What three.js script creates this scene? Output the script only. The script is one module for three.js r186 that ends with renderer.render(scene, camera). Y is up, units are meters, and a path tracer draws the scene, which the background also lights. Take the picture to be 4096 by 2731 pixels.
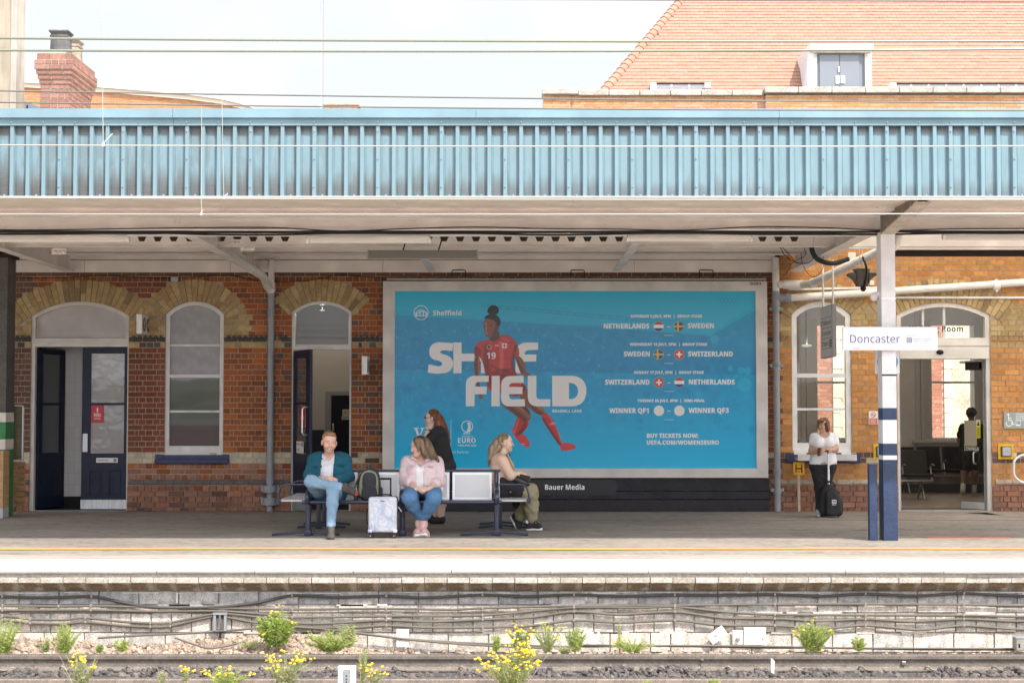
import * as THREE from 'three';
import { mergeGeometries } from 'three/addons/utils/BufferGeometryUtils.js';
import { RoundedBoxGeometry } from 'three/addons/geometries/RoundedBoxGeometry.js';
// ---------------------------------------------------------------- camera, sky, sun, exposure
const scene = new THREE.Scene();
const FOC = 6500, CAMZ = 27.1, CAMY = 1.6, PITCH = Math.atan(292.5 / FOC);
const camera = new THREE.PerspectiveCamera(2 * Math.atan(1365.5 / FOC) * 180 / Math.PI, 1024 / 682, 0.1, 900);
camera.position.set(0, CAMY, CAMZ);
camera.rotation.x = PITCH;
scene.add(camera);
const renderer = new THREE.WebGLRenderer({ antialias: true });
renderer.setSize(1024, 682);
renderer.toneMapping = THREE.LinearToneMapping;
renderer.toneMappingExposure = 3.2;
renderer.shadowMap.enabled = true;
const SUN = new THREE.Vector3(0.62, 1.417, 0.819).normalize();
const sun = new THREE.DirectionalLight(new THREE.Color(1.0, 0.93, 0.84), 2.05);
sun.name = 'sun'; sun.position.copy(SUN).multiplyScalar(60); sun.castShadow = true; sun.shadow.mapSize.set(2048, 2048);
Object.assign(sun.shadow.camera, { left: -14, right: 14, top: 14, bottom: -14, near: 10, far: 120 });
sun.shadow.radius = 1.2;
scene.add(sun); scene.add(sun.target);
// ---------------------------------------------------------------- small maths
let seed = 7;
const rnd = () => { seed = (seed + 0x6d2b79f5) | 0; let t = Math.imul(seed ^ (seed >>> 15), 1 | seed); t = (t + Math.imul(t ^ (t >>> 7), 61 | t)) ^ t; return ((t ^ (t >>> 14)) >>> 0) / 4294967296; };
const rr = (a, b) => a + (b - a) * rnd();
const pick = (a) => a[Math.floor(rnd() * a.length)];
const clamp = (x, a = 0, b = 1) => Math.min(b, Math.max(a, x));
const lerp = (a, b, t) => a + (b - a) * t;
const sstep = (a, b, x) => { const t = clamp((x - a) / (b - a)); return t * t * (3 - 2 * t); };
const V = (x, y, z) => new THREE.Vector3(x, y, z);
const cosP = Math.cos(PITCH), sinP = Math.sin(PITCH);
function at(px, py, z) {
const dx = (px - 2048) / FOC, dy = (1365.5 - py) / FOC;
const y = dy * cosP + sinP, w = dy * sinP - cosP, t = (z - CAMZ) / w;
return V(dx * t, CAMY + y * t, z);
}
const Y = (py, z) => at(2048, py, z).y, X = (px, z, py = 1658) => at(px, py, z).x;
function hash(x, y, s) { let h = Math.imul(x, 374761393) ^ Math.imul(y, 668265263) ^ Math.imul(s, 2147483647 ^ 0x5bd1e995); h = Math.imul(h ^ (h >>> 13), 1274126177); return ((h ^ (h >>> 16)) >>> 0) / 4294967296; }
function vnoise(x, y, per, s) {   // tileable value noise
const xi = Math.floor(x), yi = Math.floor(y), fx = x - xi, fy = y - yi, m = (a) => ((a % per) + per) % per;
const u = fx * fx * (3 - 2 * fx), v = fy * fy * (3 - 2 * fy);
return lerp(lerp(hash(m(xi), m(yi), s), hash(m(xi + 1), m(yi), s), u), lerp(hash(m(xi), m(yi + 1), s), hash(m(xi + 1), m(yi + 1), s), u), v);
}
function fbm(u, v, per, oct, s) { let a = 0.5, t = 0, n = 0; for (let i = 0; i < oct; i++) { t += a * vnoise(u * per, v * per, per, s + i * 17); n += a; a *= 0.55; per *= 2; } return t / n; }
// ---------------------------------------------------------------- sky
{
const W = 1024, H = 512, d = new Float32Array(W * H * 4);
for (let j = 0; j < H; j++) for (let i = 0; i < W; i++) {
const el = ((j + 0.5) / H - 0.5) * Math.PI, az = ((i + 0.5) / W - 0.5) * 2 * Math.PI;
const y = Math.sin(el), cx = Math.cos(el) * Math.cos(az), cz = Math.cos(el) * Math.sin(az);
const up = Math.max(y, 0.0);
const k = 0.55 / (up + 0.35);
let n = fbm((cx * k * 0.5 + 2) * 0.25, (cz * k * 0.5 + 2) * 0.25, 40, 5, 5) * 0.75 + fbm((cx * k * 0.5 + 2) * 0.25, (cz * k * 0.5 + 2) * 0.25, 160, 3, 91) * 0.25;
const cl = sstep(0.40, 0.62, n), o = (j * W + i) * 4;
const b = [lerp(0.695, 0.80, cl), lerp(0.73, 0.80, cl), lerp(0.80, 0.815, cl)], near = Math.max(0, cx * SUN.x + y * SUN.y + cz * SUN.z), f = lerp(1.0, 0.9, sstep(0.2, 0.95, up)) * (1 + 2.0 * near);
const g = y < 0 ? 0.35 : 1;
for (let c = 0; c < 3; c++) d[o + c] = b[c] * f * g * 0.425;
d[o + 3] = 1;
}
const t = new THREE.DataTexture(d, W, H, THREE.RGBAFormat, THREE.FloatType);
t.mapping = THREE.EquirectangularReflectionMapping; t.magFilter = THREE.LinearFilter; t.minFilter = THREE.LinearFilter; t.needsUpdate = true;
scene.background = t; scene.environment = t;
}
// ---------------------------------------------------------------- things, parts
const used = new Map();
function numbered(name) { const n = used.get(name) ?? 0; used.set(name, n + 1); return n ? name + '_' + String(n).padStart(3, '0') : name; }
function shade(o) { o.castShadow = true; o.receiveShadow = true; return o; }
function tag(o, label, category, group) { o.userData.label = label; o.userData.category = category; if (group) o.userData.group = group; return o; }
function thing(name, label, category, pos = [0, 0, 0], group) {
const o = new THREE.Group(); o.name = numbered(name); o.position.set(...pos); scene.add(o); return tag(o, label, category, group);
}
function struct(name, geo, m) { const o = shade(new THREE.Mesh(geo, m)); o.name = numbered(name); o.userData.kind = 'structure'; scene.add(o); return o; }
function part(name, geo, m, parent, label) { const o = shade(new THREE.Mesh(Array.isArray(geo) ? join(geo) : geo, m)); o.name = numbered(name); parent.add(o); if (label) o.userData.label = label; return o; }
function sub(name, parent) { const o = new THREE.Group(); o.name = numbered(name); parent.add(o); return o; }
function single(name, geo, m, label, category, group) { const o = shade(new THREE.Mesh(Array.isArray(geo) ? join(geo) : geo, m)); o.name = numbered(name); scene.add(o); return tag(o, label, category, group); }
// ---------------------------------------------------------------- geometry helpers: geometry comes out non-indexed with uv in metres
function plain(g, keepUV) {
if (g.index) g = g.toNonIndexed();
for (const k of Object.keys(g.attributes)) if (!['position', 'normal', 'uv', 'color'].includes(k)) g.deleteAttribute(k);
if (!g.attributes.normal) g.computeVertexNormals();
if (!keepUV || !g.attributes.uv) boxUV(g);
g.clearGroups();
return g;
}
function boxUV(g) {
const p = g.attributes.position, n = g.attributes.normal, uv = new Float32Array(p.count * 2);
for (let i = 0; i < p.count; i++) {
const ax = Math.abs(n.getX(i)), ay = Math.abs(n.getY(i)), az = Math.abs(n.getZ(i));
if (az >= ax && az >= ay) { uv[2 * i] = p.getX(i); uv[2 * i + 1] = p.getY(i); }
else if (ay >= ax) { uv[2 * i] = p.getX(i); uv[2 * i + 1] = p.getZ(i); }
else { uv[2 * i] = p.getZ(i); uv[2 * i + 1] = p.getY(i); }
}
g.setAttribute('uv', new THREE.BufferAttribute(uv, 2));
return g;
}
function join(list) {
list = list.map((g) => (g.index || !g.attributes.uv ? plain(g) : g));
const anyColor = list.some((g) => g.attributes.color);
if (anyColor) for (const g of list) if (!g.attributes.color) tint(g, [1, 1, 1]);
return list.length === 1 ? list[0] : mergeGeometries(list, false);
}
function tint(g, c) { const n = g.attributes.position.count, a = new Float32Array(n * 3); for (let i = 0; i < n; i++) a.set(c, i * 3); g.setAttribute('color', new THREE.BufferAttribute(a, 3)); return g; }
function box(x0, x1, y0, y1, z0, z1, bev = 0) {
const w = x1 - x0, h = y1 - y0, d = z1 - z0;
const g = bev ? new RoundedBoxGeometry(w, h, d, 1, Math.min(bev, w / 2.01, h / 2.01, d / 2.01)) : new THREE.BoxGeometry(w, h, d);
g.translate((x0 + x1) / 2, (y0 + y1) / 2, (z0 + z1) / 2);
return plain(g);
}
function bar(a, b, r, r2 = r, seg = 10) {   // a round rod from a to b
const d = b.clone().sub(a), g = new THREE.CylinderGeometry(r2, r, d.length(), seg, 1);
g.applyQuaternion(new THREE.Quaternion().setFromUnitVectors(V(0, 1, 0), d.clone().normalize())); g.translate((a.x + b.x) / 2, (a.y + b.y) / 2, (a.z + b.z) / 2);
return plain(g);
}
function beam(a, b, w, h, bev = 0) {   // a box section from a to b, w sideways and h upwards
const d = b.clone().sub(a), L = d.length(), g = bev ? new RoundedBoxGeometry(w, h, L, 1, bev) : new THREE.BoxGeometry(w, h, L);
const m = new THREE.Matrix4().lookAt(a, b, Math.abs(d.y) > 0.99 * L ? V(0, 0, 1) : V(0, 1, 0)); g.applyMatrix4(m); g.translate((a.x + b.x) / 2, (a.y + b.y) / 2, (a.z + b.z) / 2);
return plain(g);
}
function tube(pts, r, seg = 40, rad = 8, closed = false, tension = 0.5) {
return plain(new THREE.TubeGeometry(new THREE.CatmullRomCurve3(pts, closed, 'catmullrom', tension), seg, r, rad, closed));
}
function bent(pts, r, fil = 0.05, rad = 10) {   // a pipe with straight runs and rounded corners
const path = new THREE.CurvePath();
let prev = pts[0];
for (let i = 1; i < pts.length - 1; i++) {
const a = pts[i].clone().add(prev.clone().sub(pts[i]).setLength(fil)), b = pts[i].clone().add(pts[i + 1].clone().sub(pts[i]).setLength(fil));
path.add(new THREE.LineCurve3(prev, a)); path.add(new THREE.QuadraticBezierCurve3(a, pts[i], b)); prev = b;
}
path.add(new THREE.LineCurve3(prev, pts[pts.length - 1]));
const out = []; for (const c of path.curves) { const n = c.isLineCurve3 ? 1 : 6; for (let k = 0; k < n; k++) out.push(c.getPoint(k / n)); } out.push(pts[pts.length - 1]);
const poly = { getPoint: (t) => { const f = t * (out.length - 1), i = Math.min(out.length - 2, Math.floor(f)); return out[i].clone().lerp(out[i + 1], f - i); } };
const curve = Object.assign(new THREE.Curve(), { getPoint: poly.getPoint, getPointAt: poly.getPoint, getTangentAt: (t) => poly.getPoint(Math.min(1, t + 1e-3)).sub(poly.getPoint(Math.max(0, t - 1e-3))).normalize() });
return plain(new THREE.TubeGeometry(curve, out.length - 1, r, rad, false));
}
function extrude(pts, depth, z = 0, bev = 0, holes) {
const s = pts.getPoints ? pts : new THREE.Shape(pts.map((p) => new THREE.Vector2(p[0], p[1])));
if (holes) s.holes.push(...holes);
const g = new THREE.ExtrudeGeometry(s, { depth: depth - 2 * bev, bevelEnabled: bev > 0, bevelThickness: bev, bevelSize: bev, bevelOffset: -bev, bevelSegments: 1, curveSegments: 20 });
g.translate(0, 0, z + bev); return plain(g);
}
function flat(x0, x1, y0, y1, z) {   // a printed sheet facing the camera, uv 0..1
const g = new THREE.PlaneGeometry(x1 - x0, y1 - y0); g.translate((x0 + x1) / 2, (y0 + y1) / 2, z); return plain(g, true);
}
function xform(g, pos, ry = 0, rx = 0, rz = 0, s = 1) { const m = new THREE.Matrix4().compose(pos, new THREE.Quaternion().setFromEuler(new THREE.Euler(rx, ry, rz, 'YXZ')), Array.isArray(s) ? V(...s) : V(s, s, s)); return g.clone().applyMatrix4(m); }
// ---------------------------------------------------------------- textures and materials
function tex(n, fn, srgb = true, m = n) {
const d = new Uint8Array(n * m * 4);
for (let j = 0; j < m; j++) for (let i = 0; i < n; i++) { const v = fn((i + 0.5) / n, (j + 0.5) / m), o = (j * n + i) * 4; for (let c = 0; c < 3; c++) d[o + c] = clamp(Array.isArray(v) ? v[c] : v) * 255; d[o + 3] = 255; }
const t = new THREE.DataTexture(d, n, m, THREE.RGBAFormat); t.wrapS = t.wrapT = THREE.RepeatWrapping; t.magFilter = THREE.LinearFilter; t.minFilter = THREE.LinearFilter; if (srgb) t.colorSpace = THREE.SRGBColorSpace; t.needsUpdate = true;
return t;
}
const rep = (t, x, y = x) => { const c = t.clone(); c.repeat.set(x, y); c.needsUpdate = true; return c; };
const T = {
grain: tex(512, (u, v) => 0.66 + 0.34 * (fbm(u, v, 8, 3, 1) * 0.45 + fbm(u, v, 96, 2, 2) * 0.55)),
rough: tex(512, (u, v) => 0.45 + 0.55 * (fbm(u, v, 6, 4, 3) * 0.4 + fbm(u, v, 64, 3, 4) * 0.6)),
soft: tex(512, (u, v) => 0.82 + 0.18 * fbm(u, v, 4, 6, 6)),
pits: tex(512, (u, v) => { const n = fbm(u, v, 90, 2, 8), m = fbm(u, v, 9, 4, 9); return clamp(0.80 + 0.34 * (m - 0.5) + (n < 0.33 ? -0.26 : 0.14 * (n - 0.4))); }),
asphalt: tex(1024, (u, v) => clamp(0.70 + 0.28 * (fbm(u, v, 160, 2, 10) - 0.5) * 2 + 0.16 * (fbm(u, v, 12, 4, 13) - 0.5))),
streaky: tex(1024, (u, v) => clamp(0.80 + 0.16 * (fbm(u * 0.25, v, 200, 3, 71) - 0.5) + 0.24 * (fbm(u, v, 7, 5, 72) - 0.5) + 0.14 * (fbm(u, v, 300, 1, 73) - 0.5) - (fbm(u, v, 60, 2, 74) > 0.74 ? 0.09 : 0))),
bump: tex(512, (u, v) => fbm(u, v, 48, 4, 12), false),
streak: tex(512, (u, v) => 0.7 + 0.3 * (fbm(u, v * 0.06, 48, 3, 14) * 0.6 + fbm(u, v, 6, 3, 15) * 0.4)),
wood: tex(512, (u, v) => 0.62 + 0.38 * (fbm(u * 0.08, v, 64, 3, 16) * 0.7 + 0.3 * fbm(u, v, 6, 3, 18))),
};
for (const k in T) { const d = T[k].image.data; let a = 0; for (let i = 0; i < d.length; i += 4) { const v = d[i] / 255; a += v < 0.04045 ? v / 12.92 : ((v + 0.055) / 1.055) ** 2.4; } T[k].userData.mean = a / (d.length / 4); }
function mat(color, o = {}) {
const { map, scale = 1, sy, bump, bs = 0.002, rough = 0.8, metal = 0, spec, ...rest } = o; if (spec !== undefined) rest.specularIntensity = spec;
const P = rest.clearcoat || spec !== undefined || rest.transmission !== undefined || rest.sheen ? THREE.MeshPhysicalMaterial : THREE.MeshStandardMaterial;
const m = new P({ color: color.isColor ? color : new THREE.Color(color), roughness: rough, metalness: metal, ...rest });
if (map) { m.map = rep(map, scale, sy ?? scale); if (map.userData.mean) m.color.multiplyScalar(1 / map.userData.mean); }
if (bump) { m.bumpMap = rep(T.bump, bump); m.bumpScale = bs; }
return m;
}
const rgb = (r, g, b) => new THREE.Color().setRGB(r, g, b);
function canvasTex(w, h, draw) {
const c = document.createElement('canvas'); c.width = w; c.height = h; const x = c.getContext('2d'); draw(x, w, h);
const t = new THREE.CanvasTexture(c); t.colorSpace = THREE.SRGBColorSpace; t.magFilter = THREE.LinearFilter; return t;
}
const M = {
cream: mat(rgb(0.79, 0.73, 0.685), { map: T.soft, scale: 0.5, sy: 0.8, rough: 0.55, bump: 3, bs: 0.001 }),
white: mat(rgb(0.78, 0.76, 0.73), { map: T.soft, scale: 0.8, rough: 0.45 }),
whitePaint: mat(rgb(0.8, 0.79, 0.78), { map: T.soft, scale: 1.5, rough: 0.5 }),
frame: mat(rgb(0.66, 0.65, 0.64), { map: T.soft, scale: 1.2, rough: 0.5 }),
navy: mat(rgb(0.015, 0.021, 0.052), { map: T.rough, scale: 1.4, rough: 0.4, spec: 0.6, bump: 5, bs: 0.0008 }),
navyDoor: mat(rgb(0.011, 0.016, 0.04), { map: T.rough, scale: 2, rough: 0.4, spec: 0.6, bump: 4, bs: 0.0012 }),
black: mat(rgb(0.014, 0.014, 0.016), { rough: 0.6, spec: 0.5 }),
dark: mat(rgb(0.026, 0.022, 0.02), { rough: 0.7, spec: 0.5 }),
rubber: mat(rgb(0.03, 0.03, 0.03), { rough: 0.85 }),
steel: mat(rgb(0.62, 0.62, 0.63), { rough: 0.3, metal: 1 }),
alu: mat(rgb(0.72, 0.73, 0.75), { rough: 0.42, metal: 0.7 }),
pipeGrey: mat(rgb(0.27, 0.285, 0.31), { map: T.soft, scale: 1.5, rough: 0.42 }),
pipeWhite: mat(rgb(0.74, 0.71, 0.67), { map: T.soft, scale: 1.5, rough: 0.4 }),
yellow: mat(rgb(0.80, 0.50, 0.02), { map: T.grain, scale: 2, rough: 0.7 }),
wood: mat(rgb(0.30, 0.17, 0.075), { map: T.wood, scale: 1.5, rough: 0.7 }),
glass: mat(rgb(0.92, 0.95, 0.94), { transmission: 1, thickness: 0, rough: 0.02, ior: 1.5 }),
};
// ================================================================ the ground, the platform and the track
const XL = -11, XR = 11;                      // how far the place is built to either side
const EDGE = 9.9;                             // platform edge
struct('ground', plain(new THREE.PlaneGeometry(700, 700).rotateX(-Math.PI / 2).translate(0, -1.02, 0)), mat(rgb(0.34, 0.285, 0.24), { map: T.rough, scale: 0.7, rough: 0.95 }));
struct('platform', join([box(XL, XR, -1.0, -0.002, 0.05, 9.0), box(XL, XR, -1.0, -0.25, -14, 0.05)]), mat(rgb(0.255, 0.226, 0.195), { map: T.streaky, scale: 0.07, sy: 0.11, rough: 0.9, bump: 6, bs: 0.004 }));
{ // the yellow safety line, brushed on a little unevenly
const s = new THREE.Shape(), n = 90, z0 = (x) => 7.62 + 0.025 * Math.sin(x * 0.9 + 1) + 0.012 * Math.sin(x * 2.7);
for (let i = 0; i <= n; i++) { const x = lerp(XL, XR, i / n); i ? s.lineTo(x, -z0(x) - 0.085) : s.moveTo(x, -z0(x) - 0.085); }
for (let i = n; i >= 0; i--) { const x = lerp(XL, XR, i / n); s.lineTo(x, -z0(x) + 0.085 + 0.012 * Math.sin(x * 7)); }
struct('yellow_line', plain(new THREE.ShapeGeometry(s).rotateX(-Math.PI / 2).translate(0, 0.003, 0)), mat(rgb(0.64, 0.36, 0.02), { map: T.streaky, scale: 0.15, sy: 1.5, rough: 0.8 }));
const dk = new THREE.Shape();
for (let i = 0; i <= n; i++) { const x = lerp(XL, XR, i / n), z = z0(x) + 0.15; i ? dk.lineTo(x, -z) : dk.moveTo(x, -z); }
for (let i = n; i >= 0; i--) { const x = lerp(XL, XR, i / n); dk.lineTo(x, -z0(x) - 0.09); }
struct('tar_strip', plain(new THREE.ShapeGeometry(dk).rotateX(-Math.PI / 2).translate(0, 0.0025, 0)), mat(rgb(0.11, 0.10, 0.09), { map: T.asphalt, scale: 1, rough: 0.9 }));
}
struct('surface_joint', join([box(XL, XR, -0.001, 0.0025, 2.35, 2.365), box(XL, XR, -0.001, 0.002, 4.4, 4.41)]), mat(rgb(0.16, 0.145, 0.13), { rough: 0.9 }));
struct('pale_strip', box(XL, XR, -0.001, 0.0015, 8.45, 8.99), mat(rgb(0.32, 0.275, 0.235), { map: T.streaky, scale: 0.06, sy: 0.3, rough: 0.92 }));
{
const a = at(3690, 2138, 0); const zz = 5.85;
struct('red_floor_marking', box(X(3700, zz), X(4040, zz), -0.001, 0.0035, zz - 0.12, zz + 0.1), mat(rgb(0.42, 0.15, 0.10), { map: T.rough, scale: 3, rough: 0.8 }));
const g = plain(new THREE.ShapeGeometry(new THREE.Shape([[0, 0], [0.34, 0], [0.62, 0.45], [0.28, 0.45]].map((p) => new THREE.Vector2(...p)))).rotateX(-Math.PI / 2).scale(1, 1, -1).translate(X(3865, 0.6), 0.0035, 0.55));
struct('green_floor_marking', g, mat(rgb(0.12, 0.30, 0.13), { map: T.rough, scale: 3, rough: 0.8, side: THREE.DoubleSide }));
struct('tactile_paving', join([...Array(14)].map((_, i) => box(7.75, XR, 0.0, 0.006, 0.35 + i * 0.09, 0.385 + i * 0.09))), mat(rgb(0.36, 0.30, 0.24), { map: T.grain, scale: 2, rough: 0.9 }));
}
{
const wall = thing('platform_wall', 'long blockwork platform wall with white coping slabs and a projecting course of blocks', 'platform wall', [0, 0, EDGE]);
const white = mat(rgb(0.86, 0.84, 0.82), { map: T.soft, scale: 0.9, rough: 0.6, bump: 4, bs: 0.003 });
const nose = (w) => {
const s = new THREE.Shape(); s.moveTo(-0.9, 0); s.lineTo(-0.035, 0); s.quadraticCurveTo(0, -0.002, 0, -0.03); s.quadraticCurveTo(0, -0.072, -0.045, -0.076); s.lineTo(-0.9, -0.076); s.closePath();
const g = new THREE.ExtrudeGeometry(s, { depth: w, bevelEnabled: false, curveSegments: 5 }); g.rotateY(-Math.PI / 2); g.translate(w, 0, 0); return plain(g);
};
const pitch = 1.038, x0 = X(1023, EDGE) - pitch * 10;
for (let x = x0; x < XR; x += pitch) { if (x < XL) continue; const g = nose(pitch - 0.007).translate(x, rr(-0.002, 0.002), rr(-0.004, 0.004)); part('coping_slab', plain(g), white, wall); }
const tone = (r, g, b, m = T.pits, sc = 2.2) => mat(rgb(r, g, b), { map: m, scale: sc, rough: 0.95, bump: 7, bs: 0.006 });
const bedM = tone(0.44, 0.405, 0.375, T.rough, 1.3);
part('bed_course', box(XL, XR, -0.115, -0.077, -0.6, -0.042), bedM, wall);
part('backing', box(XL, XR, -1.0, -0.116, -0.6, -0.205), mat(rgb(0.36, 0.33, 0.30), { map: T.rough, scale: 1.5, rough: 0.95 }), wall);
const corb = [tone(0.50, 0.455, 0.40), tone(0.55, 0.50, 0.45), tone(0.46, 0.41, 0.355), tone(0.52, 0.475, 0.41)];
const stain = mat(0xffffff, { rough: 0.95, side: THREE.DoubleSide }); stain.map = tex(1024, (u, v) => { const e = Math.abs(((u * 9) % 1) - 0.5) * 2, k = sstep(0.40, 0.75, fbm(u, v * 0.12, 14, 4, 61) * 0.9 + 0.42 * (1 - e * e) - 0.12 * Math.abs(v - 0.5)), g = 0.85 + 0.3 * (fbm(u, v * 0.12, 120, 2, 62) - 0.5), h = fbm(u, v, 5, 2, 63); return [lerp(0.80, 0.52 + 0.16 * h, k) * g, lerp(0.76, 0.455 + 0.15 * h, k) * g, lerp(0.69, 0.355 + 0.15 * h, k) * g]; }, true, 128);
const cw = 0.2385;
for (let x = X(84, 9.83) - cw * 9; x < XR; x += cw) {
if (x < XL) continue;
const w = cw - rr(0.004, 0.009), d = rr(-0.012, 0.012), dy = rr(-0.003, 0.003);
const s = new THREE.Shape([[-0.34, -0.117], [-0.038 + d, -0.117], [-0.034 + d, -0.121], [-0.034 + d, -0.172 + dy], [-0.184, -0.272 + dy], [-0.34, -0.272 + dy]].map((p) => new THREE.Vector2(...p)));
const g = new THREE.ExtrudeGeometry(s, { depth: w, bevelEnabled: false }); g.rotateY(-Math.PI / 2); g.translate(x + w, 0, 0);
const b = part('corbel_block', plain(g), pick(corb), wall);
const q4 = [[x + 0.004, -0.173, -0.034 + d], [x + 0.004, -0.271, -0.184], [x + w - 0.004, -0.271, -0.184], [x + w - 0.004, -0.173, -0.034 + d]].map(([X0, Y0, Z0]) => V(X0, Y0 + dy - 0.0012, Z0)), sg = new THREE.BufferGeometry();
sg.setAttribute('position', new THREE.Float32BufferAttribute([0, 1, 2, 0, 2, 3].flatMap((k) => q4[k].toArray()), 3)); sg.setAttribute('uv', new THREE.Float32BufferAttribute([0, 1, 2, 0, 2, 3].flatMap((k) => [(x + (k > 1 ? w : 0)) / (cw * 9), k % 3 ? 0 : 1]), 2)); sg.computeVertexNormals();
part('stained_underside', sg, stain, b);
}
const grey = [tone(0.42, 0.405, 0.40), tone(0.46, 0.435, 0.42), tone(0.37, 0.365, 0.37), tone(0.48, 0.455, 0.44)];
const warm = [tone(0.66, 0.585, 0.52), tone(0.68, 0.60, 0.54), tone(0.61, 0.565, 0.51), tone(0.64, 0.60, 0.545), tone(0.53, 0.50, 0.465), tone(0.70, 0.625, 0.555)];
const rows = [[2363, 2419, 0.425, grey], [2420, 2451, 0.425, warm], [2452, 2530, 0.214, warm], [2531, 2610, 0.43, warm]];
for (const [p0, p1, bw, set] of rows) {
const y1 = Y(p0, 9.716), y0 = Math.max(-1.0, Y(p1, 9.716));
let x = XL + rr(0, bw);
while (x < XR) {
const w = bw * (bw > 0.3 && rnd() < 0.12 ? 0.5 : 1);
const g = box(x + 0.005, x + w - 0.006, y0 + 0.006, y1 - 0.004, -0.206, -0.184 + rr(-0.008, 0.01), 0.006);
part('block', g, pick(set), wall); x += w;
}
}
const lime = mat(rgb(0.6, 0.6, 0.6), { map: T.rough, scale: 3, rough: 0.95 }), lg = [];
for (let k = 0; k < 60; k++) { const x = rr(XL, XR), w = rr(0.1, 0.5), y = -0.285 + rr(-0.012, 0.004); lg.push(box(x, x + w, y - rr(0.006, 0.016), y, -0.19, -0.170, 0.003)); if (k % 5 === 0) lg.push(box(x, x + 0.02, y - rr(0.03, 0.12), y, -0.19, -0.171)); }
part('lime_streaks', lg, lime, wall).userData.kind = 'stuff';
const mort = []; for (const p of [2419.5, 2451.5, 2530.5]) { const y = Y(p, 9.716); for (let k = 0; k < 26; k++) { const x = rr(XL, XR), w = rr(0.1, 0.45); mort.push(box(x, x + w, y - 0.011, y + 0.009, -0.20, -0.177, 0.003)); } }
part('mortar_joints', mort, mat(rgb(0.58, 0.53, 0.475), { map: T.rough, scale: 3, rough: 0.95 }), wall).userData.kind = 'stuff';
}
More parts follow.
